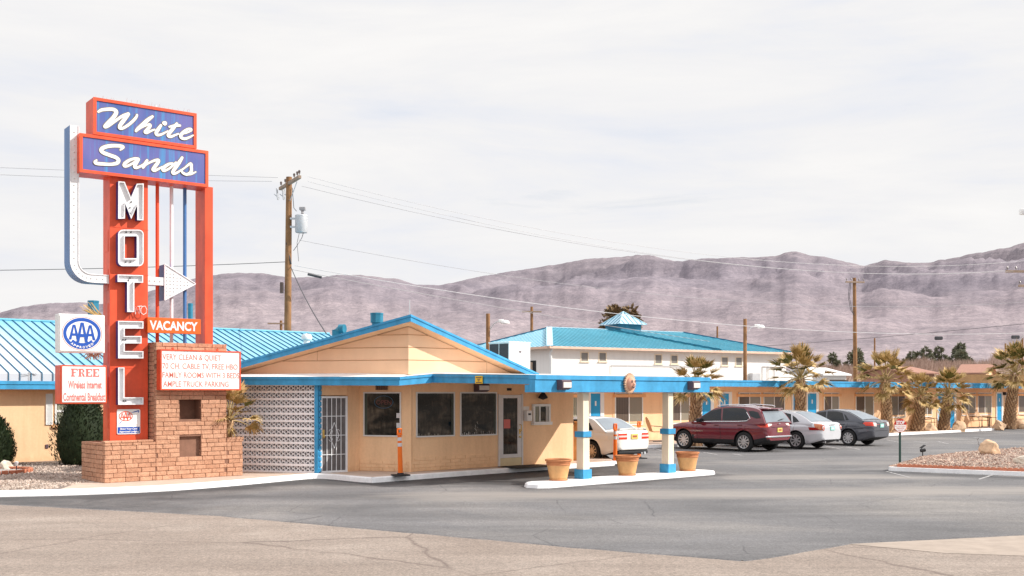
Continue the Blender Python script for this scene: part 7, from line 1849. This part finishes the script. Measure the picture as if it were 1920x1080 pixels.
# ================================================================ metal chairs outside the rooms
def chair(u, v, rot, label, first=[None]):
    p = G_.W(u, v)
    if first[0] is None:
        f = Frame('patio_chair', p.x, p.y, 40 + rot, .1, label, 'patio chair', 'metal chairs outside the guest rooms')
        q = MB(); q.bbox(-.26, .26, -.26, .24, .40, .43, .012, 0, 2); q.build('seat', 'chair_back', f.o)
        q = MB(); vs = []; nx, nz = 8, 8
        for j in range(nz + 1):
            t = j / nz; w_ = .30 * math.sqrt(max(.0, 1 - max(0, t - .45) ** 2 / .31)) if t > .45 else .24 + .06 * t / .45
            for i in range(nx + 1): s_ = -1 + 2 * i / nx; vs.append((w_ * s_, .24 + .22 * t - .05 * (1 - s_ * s_) + .05, .43 + .62 * t))
        q.raw(vs, [(j * (nx + 1) + i, j * (nx + 1) + i + 1, (j + 1) * (nx + 1) + i + 1, (j + 1) * (nx + 1) + i) for j in range(nz) for i in range(nx)]); q.build('backrest', 'chair_back', f.o, smooth=60)
        for s_ in (-1, 1):
            q = MB(); q.tube([(s_ * .29, .30, .02), (s_ * .29, -.28, .02), (s_ * .29, -.32, .08), (s_ * .29, -.28, .62), (s_ * .29, .25, .66)], .016, 6); q.build('frame_side', 'black', f.o, smooth=50)
        first[0] = f.o; return
    c_ = dup(first[0], label=label); c_.location = (p.x, p.y, .1); c_.rotation_euler.z = R(40 + rot)
for px, v, rot, lb in ((1745, -.9, 12, 'shell backed metal chair by the wall between the two leaning palms'), (1828, -.9, 14, 'shell backed chair under the double windows, farther from the blue door'), (1846, -.9, 6, 'shell backed chair under the double windows, nearer the blue door and black table'), (1917, -.9, 10, 'shell backed metal chair beyond the largest palm'), (1233, -1.1, 60, 'shell backed chair seen side on behind the canopy column nearest the maroon suv')):
    chair(G_.U(px, v), v, rot, lb)
u = G_.U(1858, -1.3); f = Frame('patio_table', *G_.W(u, -1.2)[:2], 40, .1, 'low black wire table beside the two chairs under the double windows', 'patio table')
q = MB(); q.bbox(-.45, .45, -.25, .25, .58, .60, .006); q.build('tabletop', 'black', f.o)
for sx in (-.42, .42):
    for sy in (-.22, .22): q = MB(); q.tube([(sx, sy, 0), (sx, sy, .585)], .014, 6); q.build('leg', 'black', f.o)
u = G_.U(1735, -1.3); f2 = dup(f.o, label='low black wire table beside the round boulder between two palms'); p = G_.W(u, -1.2); f2.location = (p.x, p.y, .1); f.o['group'] = f2['group'] = 'black wire tables outside the rooms'
# ================================================================ poles and wires
def pole(name, base, top, r0, r1, label, cat='utility pole', group=None):
    base, top = Vector(base), Vector(top); f = Frame(name, base.x, base.y, 0, base.z, label, cat, group); t_ = top - base
    q = MB(); q.tube([t_ * (k / 8) for k in range(9)], [r0 + (r1 - r0) * k / 8 for k in range(9)], 12); q.build('pole', 'wood', f.o, smooth=60); return f, t_
def arm(f, c, th, L_, s_=.06, m='wood_gr', ins=()):
    q = MB(); t = MB(); t.bbox(-L_ / 2, L_ / 2, -s_, s_, -s_, s_, .008); X = Matrix.Translation(c) @ Matrix.Rotation(R(th), 4, 'Z'); q.add(t, X); o = q.build('crossarm', m, f.o)
    for k in ins:
        q = MB(); q.lathe([(.012, 0), (.012, .08), (.05, .10), (.035, .14), (.055, .17), (.03, .22), (0, .23)], X @ Vector((k * L_ / 2, 0, s_)), 8); q.build('insulator', 'ceram', o, smooth=40)
    return o
YP = 45.0
f, t_ = pole('utility_pole', gb(537.5, YP, 0), at(542, 332, YP), .17, .125, 'tall brown utility pole with a crossarm and grey transformer behind the office')
arm(f, t_ + Vector((.06, -.16, -.28)), -62, 2.9, .065, ins=(-.9, -.45, .45, .75, .95))
q = MB(); q.tube([t_ + Vector((.0, 0, -1.1)), t_ + Vector((.50, -.8, -.34))], .02, 5); q.tube([t_ + Vector((0, 0, -1.1)), t_ + Vector((-.36, .62, -.34))], .02, 5); q.build('brace', 'galv', f.o)
zt_ = at(0, 408, YP).z; q = MB(); q.lathe([(0, zt_ - .66), (.24, zt_ - .66), (.26, zt_ - .62), (.26, zt_ + .02), (.27, zt_ + .03), (.25, zt_ + .08), (0, zt_ + .12)], (t_.x + .55, -.15, 0), 20); q.box(t_.x + .08, t_.x + .30, -.2, -.1, zt_ - .45, zt_ - .38); q.box(t_.x + .08, t_.x + .30, -.2, -.1, zt_ - .1, zt_ - .03)
tr = q.build('transformer', 'galv', f.o, smooth=40)
q = MB(); q.lathe([(.03, zt_ + .10), (.07, zt_ + .16), (.05, zt_ + .2), (.07, zt_ + .24), (.05, zt_ + .28), (.07, zt_ + .32), (0, zt_ + .36)], (t_.x + .6, -.15, 0), 8); q.bbox(t_.x + .47, t_.x + .73, -.24, -.06, zt_ + .28, zt_ + .42, .02); q.build('bushing', 'wire', tr)
q = MB(); c4 = t_ + Vector((-.62, 1.15, -.40))
for dx in (-.15, .1, .3): q.tube([c4 + Vector((dx, .0, .15)), c4 + Vector((dx + .05, 0, -.35))], .04, 6); q.tube([c4 + Vector((dx - .12, 0, -.1)), c4 + Vector((dx + .1, 0, -.28))], .02, 5)
q.build('fuse_cutout', 'galv', f.o)
q = MB(); W4 = lambda px, py, dy=0: at(px, py, YP - .1 - dy) - Vector((f.x, f.y, 0))
q.tube([W4(548, 352), W4(551, 390), W4(556, 396)], .014, 5); q.tube([W4(570, 412), W4(571, 430), W4(566, 446), W4(556, 462), W4(550, 470)], .014, 5); q.tube([W4(561, 438), W4(557, 455), W4(560, 490)], .01, 5)
q.tube([W4(537, 455), W4(540, 470), W4(546, 495)], .03, 5); q.build('lead_wire', 'wire_bk', f.o)
q = MB(); q.box(t_.x * .35 - .28, t_.x * .35 - .16, -.2, 0, at(0, 550, YP).z, at(0, 530, YP).z); q.build('junction_box', 'ceram', f.o)
YQ = 85.0
f3, t3 = pole('utility_pole', gb(1604.5, YQ, 0), at(1602, 521, YQ), .19, .13, 'utility pole with a short crossarm rising between the two dark pines')
arm(f3, t3 + Vector((0, -.15, -.35)), 10, 1.6, .06, ins=(-.9, -.4, .4, .9))
q = MB(); 
for dx in (-.45, -.35): q.tube([t3 + Vector((dx, -.2, -.4)), t3 + Vector((dx - .1, -.2, -1.6)), t3 + Vector((dx + .1, -.2, -2.6)), t3 + Vector((-.05, -.15, -3.0))], .02, 4)
q.build('lead_wire', 'wire_bk', f3.o)
def lamp_pole(px, pyt, Y, r, label, dx):
    f, t_ = pole('lamp_pole', gb(px, Y, 0), at(px, pyt, Y), r, r * .85, label, 'lamp pole', 'wooden poles carrying a white area lamp')
    q = MB(); q.tube([t_ + Vector((.1, 0, -.9)), t_ + Vector((.35, 0, -.55)), t_ + Vector((dx * .6, 0, -.42))], .03, 6); q.build('bracket', 'galv', f.o)
    q = MB(); q.bbox(t_.x + dx * .55, t_.x + dx * .85, -.12, .12, t_.z - .50, t_.z - .33, .03, 0, 2); q.lathe([(0, t_.z - .36), (.16, t_.z - .38), (.24, t_.z - .46), (.25, t_.z - .56)], (t_.x + dx * .92, 0, 0), 14); q.build('lamp_head', 'white', f.o, smooth=40); return f, t_
lamp_pole(915, 588, 60, .13, 'wooden lamp pole directly behind the roof slope of the office gable', 1.05)
lamp_pole(1397, 598, 66, .13, 'wooden lamp pole in front of the white two storey block', 1.05)
f5, t5 = pole('utility_pole', gb(997, 125, 0), at(997, 575, 125), .20, .16, 'distant utility pole with one crossarm beside the teal hip roof ridge')
arm(f5, t5 + Vector((0, -.2, -.6)), 5, 2.3, .08)
f6, t6 = pole('utility_pole', gb(527, 120, 0), at(527, 601, 120), .18, .15, 'distant utility pole stub close beside the tall transformer pole')
arm(f6, t6 + Vector((-.5, -.2, -.35)), 5, 1.9, .08)
for px, pyt, Y, lb in ((1640, 634, 150, 'distant thin pole right of the palm behind the stop sign'), (1885, 644, 160, 'distant thin pole left of the largest palm'), (1917, 634, 130, 'distant pole at the right edge among the bare trees'), (1345, 612, 130, 'far thin pole behind the two storey roof')):
    pole('utility_pole', gb(px, Y, 0), at(px, pyt, Y), .14, .11, lb)
YR = 66.0
f7, t7 = pole('utility_pole', gb(1936, YR, 0), at(1936, 470, YR), .18, .13, 'utility pole whose crossarms reach in from the right edge of the photo')
arm(f7, at(1918, 509, YR - .3) - Vector((f7.x, f7.y, 0)), 4, 2.2, .07, ins=(-.9, -.4, .2, .9)); arm(f7, at(1932, 536, YR - .3) - Vector((f7.x, f7.y, 0)), 4, 1.5, .07, ins=(-.9, .2))
f8, t8 = pole('street_lamp', gb(1950, 60, 0), at(1950, 420, 60), .12, .09, 'street lamp whose pale head shows at the right edge of the sky', 'street lamp')
q = MB(); q.tube([t8, t8 + Vector((-.3, 0, .55)), t8 + Vector((-.7, 0, .75))], .035, 6); q.build('bracket', 'galv', f8.o); q = MB(); h_ = at(1924, 397, 60) - Vector((f8.x, f8.y, 0)); q.bbox(h_.x - .36, h_.x + .5, -.15, .15, h_.z - .17, h_.z + .17, .06, 0, 2); q.build('lamp_head', 'white', f8.o, smooth=40)
def wire(p0, Y0, p1, Y1, mid, r, m, label, t=.5):
    a, b = at(*p0, Y0), at(*p1, Y1); pts = []
    # sag chosen so that the span passes the measured mid point
    k = (mid[0] - 960) / F; tm = None
    lo_, hi_ = 0.0, 1.0
    fx = lambda s_: (a.x + (b.x - a.x) * s_) / (a.y + (b.y - a.y) * s_)
    for _ in range(40):
        s_ = (lo_ + hi_) / 2
        if fx(s_) < k: lo_ = s_
        else: hi_ = s_
    s_ = (lo_ + hi_) / 2; Ym = a.y + (b.y - a.y) * s_; zm = EYE + (HOR - mid[1]) * Ym / F
    sag = ((a.z + (b.z - a.z) * s_) - zm) / max(.02, 4 * s_ * (1 - s_))
    for j in range(41):
        q_ = j / 40; p = a.lerp(b, q_); p.z -= sag * 4 * q_ * (1 - q_); pts.append(p)
    mb = MB(); mb.tube(pts, r, 5); o = mb.build('power_line', m); tag(o, label, 'power line', None); return pts
L1 = 'wire_lt'
wire((577, 331), YP, (1960, 485), YR, (1240, 467), .010, L1, 'uppermost pale wire sweeping from the pole top across the sky to the right edge')
wire((577, 340), YP, (1890, 507), YR - .3, (1215, 475), .010, L1, 'second pale wire from the crossarm, ending at the right edge crossarm')
wire((566, 349), YP, (1905, 508), YR - .3, (1180, 472), .009, 'wire', 'third wire from the crossarm, lowest of the three crossing the sky')
wire((553, 498), YP, (1975, 622), YR, (1200, 593), .014, L1, 'pale cable crossing in front of the two storey roof')
wire((560, 450), YP, (1970, 562), YR, (1080, 535), .009, 'wire', 'thin grey wire crossing the middle of the mountains')
wire((545, 505), YP, (1330, 640), 70, (900, 570), .012, 'wire', 'grey cable falling from the pole behind the office gable to the two storey roof')
wire((-200, 306), 40, (521, 333), YP, (150, 320), .009, 'wire', 'upper thin wire running left from the pole top behind the sign')
wire((-200, 318), 40, (510, 340), YP, (250, 336), .009, 'wire', 'lower thin wire running left from the pole top behind the sign')
wire((-200, 508), 40, (536, 491), YP, (200, 503), .013, 'wire_bk', 'dark cable running left from the pole, passing behind the arrow')
wire((1250, 660), 110, (1990, 600), 80, (1640, 633), .016, 'wire_bk', 'dark cable at the far right just above the bare trees')
wire((1500, 655), 120, (1990, 635), 80, (1760, 640), .012, 'wire', 'thin grey cable just below the dark cable at far right')
wire((545, 500), YP, (612, 626), 33, (573, 560), .018, 'wire_bk', 'black service drop slanting from the pole down to the office roof')
q = MB(); a, b = at(577, 514, 44.6), at(603, 520, 44.8); q.tube([a, b], .055, 8); o = q.build('splice_case', 'wire_bk'); tag(o, 'black splice case hanging on the cable right of the transformer pole', 'splice case')
for px, py, lb in ((1760, 634, 'small black splice case on the cable above the dark pines'), (1904, 632, 'black splice case on the cable near the right edge')):
    q = MB(); c = at(px, py, 84); q.bbox(c.x - .3, c.x + .3, c.y - .15, c.y + .15, c.z - .14, c.z + .14, .06); o = q.build('splice_case', 'wire_bk'); tag(o, lb, 'splice case')
q = MB(); q.tube([at(1920, 628, 82), at(1892, 668, 92)], .03, 4); o = q.build('guy_wire', L1); tag(o, 'pale guy wire slanting down at the right edge above the big palm', 'guy wire')
# ================================================================ far trees, houses, fence
def tree(px, pyb, pyt, Y, wpx, label, m, seed, n=900, trunk_h=.25, name='pine_tree', lumps=7, group=None, ls=1.0):
    random.seed(seed); b = gb(px, Y, 0); h = EYE + (HOR - pyt) * Y / F; r = wpx * Y / F / 2
    f = Frame(name, b[0], b[1], 0, 0, label, 'tree', group)
    q = MB(); q.tube([(0, 0, 0), (0, 0, h * .8)], [r * .09 + .08, .04], 7)
    for k in range(5): a = random.random() * 6.28; q.tube([(0, 0, h * (.3 + .1 * k)), (r * .6 * math.cos(a), r * .6 * math.sin(a), h * (.45 + .1 * k))], [.07, .02], 5)
    q.build('trunk', 'bark', f.o)
    q = MB(); cl = []
    for k in range(lumps):
        t = (k + .5) / lumps; a = random.random() * 6.28; rr = r * (.55 if k else .2) * (1 - .45 * t); cl.append((Vector((rr * math.cos(a), rr * math.sin(a), h * (trunk_h + (1 - trunk_h) * (.12 + .78 * t)))), r * random.uniform(.42, .66) * (1.05 - .45 * t)))
    for k in range(n):
        c, cr_ = random.choice(cl); d = Vector((random.gauss(0, 1), random.gauss(0, 1), random.gauss(0, .75))).normalized(); p = c + d * cr_ * random.uniform(.55, 1.05); s_ = random.uniform(.14, .34) * (r / 3 + .5) * ls
        a = Vector((random.uniform(-1, 1), random.uniform(-1, 1), random.uniform(-1, 1))).normalized(); e_ = d.cross(a).normalized()
        q.poly([p - e_ * s_ * .5, p + d * s_, p + e_ * s_ * .5, p - d * s_ * .4])
    q.build('crown', m, f.o); return f
tree(1166, 640, 572, 125, 92, 'brown leafed tree showing behind the roof cupola', 'drytree', 71, 2600, .58, 'broadleaf_tree', 16)
PG = 'dark pines beyond the guest room roof'
for px, pyt, w_, sd_, lb in ((1562, 657, 40, 72, 'dark pine left of the right hand utility pole'), (1597, 650, 62, 73, 'dark pine partly behind the right hand utility pole'), (1703, 655, 42, 74, 'small dark pine at the left of the pine cluster'), (1733, 648, 52, 75, 'dense dark pine second from left in the pine cluster'), (1763, 643, 40, 76, 'slim pine in the middle of the pine cluster'), (1796, 636, 54, 77, 'tallest dark pine of the cluster'), (1808, 657, 46, 78, 'low round dark pine in front of the tallest one')):
    tree(px, 700, pyt, 185 + sd_ % 5 * 4, w_, lb, 'pine', sd_, 2600, .12, 'pine_tree', 11, PG)
random.seed(80); q = MB()               # bare brush along the far side of the lots
for k in range(15000):
    px = random.uniform(1530, 2050); Y = random.uniform(135, 175); top = 680 - 26 * max(0, noise.noise(Vector((px * .02, 3, 0)))) - 6 * noise.noise(Vector((px * .08, 1, 0))) - (10 if px > 1680 else 0)
    h = EYE + (HOR - random.uniform(top, 706)) * Y / F; x = (px - 960) / F * Y; a = random.uniform(-.5, .5); L_ = random.uniform(.8, 2.2); w_ = random.uniform(.02, .06)
    p = Vector((x, Y, max(0, h - L_))); e_ = p + Vector((math.sin(a) * L_, random.uniform(-.3, .3), math.cos(a) * L_)); q.poly([p - Vector((w_, 0, 0)), p + Vector((w_, 0, 0)), e_])
    if k % 3 == 0: e2 = p.lerp(e_, .5) + Vector((math.sin(a + 1) * L_ * .5, 0, math.cos(a + .8) * L_ * .5)); m_ = p.lerp(e_, .4); q.poly([m_ - Vector((w_ * .7, 0, 0)), m_ + Vector((w_ * .7, 0, 0)), e2])
tag(q.build('bare_brush', 'twig', kind='stuff'), 'belt of bare pinkish grey brush beyond the guest room roof', 'brush')
q = MB(); vs = []                        # low earth bank the brush grows on
bank = [(1520, 712), (1560, 703), (1700, 700), (1800, 694), (1950, 690), (2100, 694)]
for k in range(31):
    px = 1500 + 22 * k
    for Y, e_ in ((118, 1), (140, 0), (200, 0)): vs.append(((px - 960) / F * Y, Y, -.03 if e_ else max(.0, EYE + (HOR - interp(bank, px)) * Y / F)))
q.raw(vs, [(k * 3 + j, (k + 1) * 3 + j, (k + 1) * 3 + j + 1, k * 3 + j + 1) for k in range(30) for j in range(2)]); q.build('earth_bank', mat('brush covered bank', (.29, .20, .155), 1, .35, .5, .3, bscale=3), kind='structure', smooth=60)
def house(px0, px1, pye, pyr, Y, wall, roof, label, seed, th=20):
    a = gb(px0, Y, 0); L_ = (px1 - px0) * Y / F / math.cos(R(th)); f = Frame('house', a[0], a[1], th, 0, label, 'house', 'small houses beyond the motel')
    ze = EYE + (HOR - pye) * Y / F; zr = EYE + (HOR - pyr) * Y / F; D_ = 8
    q = MB(); q.box(0, L_, 0, D_, 0, ze); q.prism([(0, ze), (D_, ze), (D_ / 2, zr - .1)], .002, L_ - .002, 'x'); q.build('wall', wall, f.o)
    q = MB(); e_ = .4
    for s_ in (0, 1):
        y0 = -e_ if s_ == 0 else D_ + e_; k = (zr - ze) / (D_ / 2) * e_
        q.raw([(-e_, y0, ze - k), (L_ + e_, y0, ze - k), (L_ + e_, D_ / 2, zr), (-e_, D_ / 2, zr), (-e_, y0, ze - k + .15), (L_ + e_, y0, ze - k + .15), (L_ + e_, D_ / 2, zr + .15), (-e_, D_ / 2, zr + .15)], [(0, 3, 2, 1), (4, 5, 6, 7), (0, 1, 5, 4), (1, 2, 6, 5), (3, 0, 4, 7), (2, 3, 7, 6)])
    q.build('roof', roof, f.o)
    for k in range(2):
        u = L_ * (.25 + .4 * k); q = MB(); q.box(u, u + 1.2, -.06, -.002, ze - 1.6, ze - .5); q.build('window', 'screen', f.o)
house(1545, 1592, 703, 690, 112, 'white_wall', 'white', 'low white house with a pale roof left of the right hand utility pole', 1)
house(1703, 1760, 700, 688, 116, 'tile', 'tile', 'brown house with a reddish shingle roof behind the leaning palms', 2)
house(1800, 1838, 700, 684, 118, 'peach', 'tile', 'pinkish house with a reddish roof above the tan fence', 3, -30)
a, b = at(1755, 716, 96), at(1990, 716, 96); f = Frame('board_fence', a.x, a.y, 0, 0, 'tan board fence seen above the guest room roof on the right', 'fence'); q = MB(); x = 0
zt_ = EYE + (HOR - 702.5) * 96 / F
while x < b.x - a.x: q.box(x, x + .16, 0, .03, 0, zt_ + random.uniform(-.03, .03)); x += .165
q.build('boards', 'fence', f.o)
# dry nest of stems tucked between the two left cabinets
q = MB(); random.seed(91); c0_ = S.P(172, 668, .2); c1_ = S.P(178, 588, .3)
for k in range(60): a = random.uniform(-2.6, -.5); l = random.uniform(.1, .35); p = Vector((c0_[0] + random.uniform(-.12, .16), random.uniform(.05, .3), c0_[1] + .06)); q.tube([p, p + Vector((math.cos(a) * l * .7, random.uniform(-.1, .1), math.sin(a) * l * .5))], .005, 3)
for k in range(22): l = random.uniform(.15, .38); a = random.uniform(.35, 1.0); p = Vector((c1_[0] + random.uniform(-.06, .14), random.uniform(.1, .3), c1_[1] - .04)); q.tube([p, p + Vector((-math.cos(a) * l, random.uniform(-.1, .1), math.sin(a) * l))], .007, 3)
o = sub(S, Frame(None, 0, 0, 0), q).build('bird_nest', 'straw'); tag(o, 'messy straw bird nest tucked behind the left cabinets of the sign', 'bird nest')
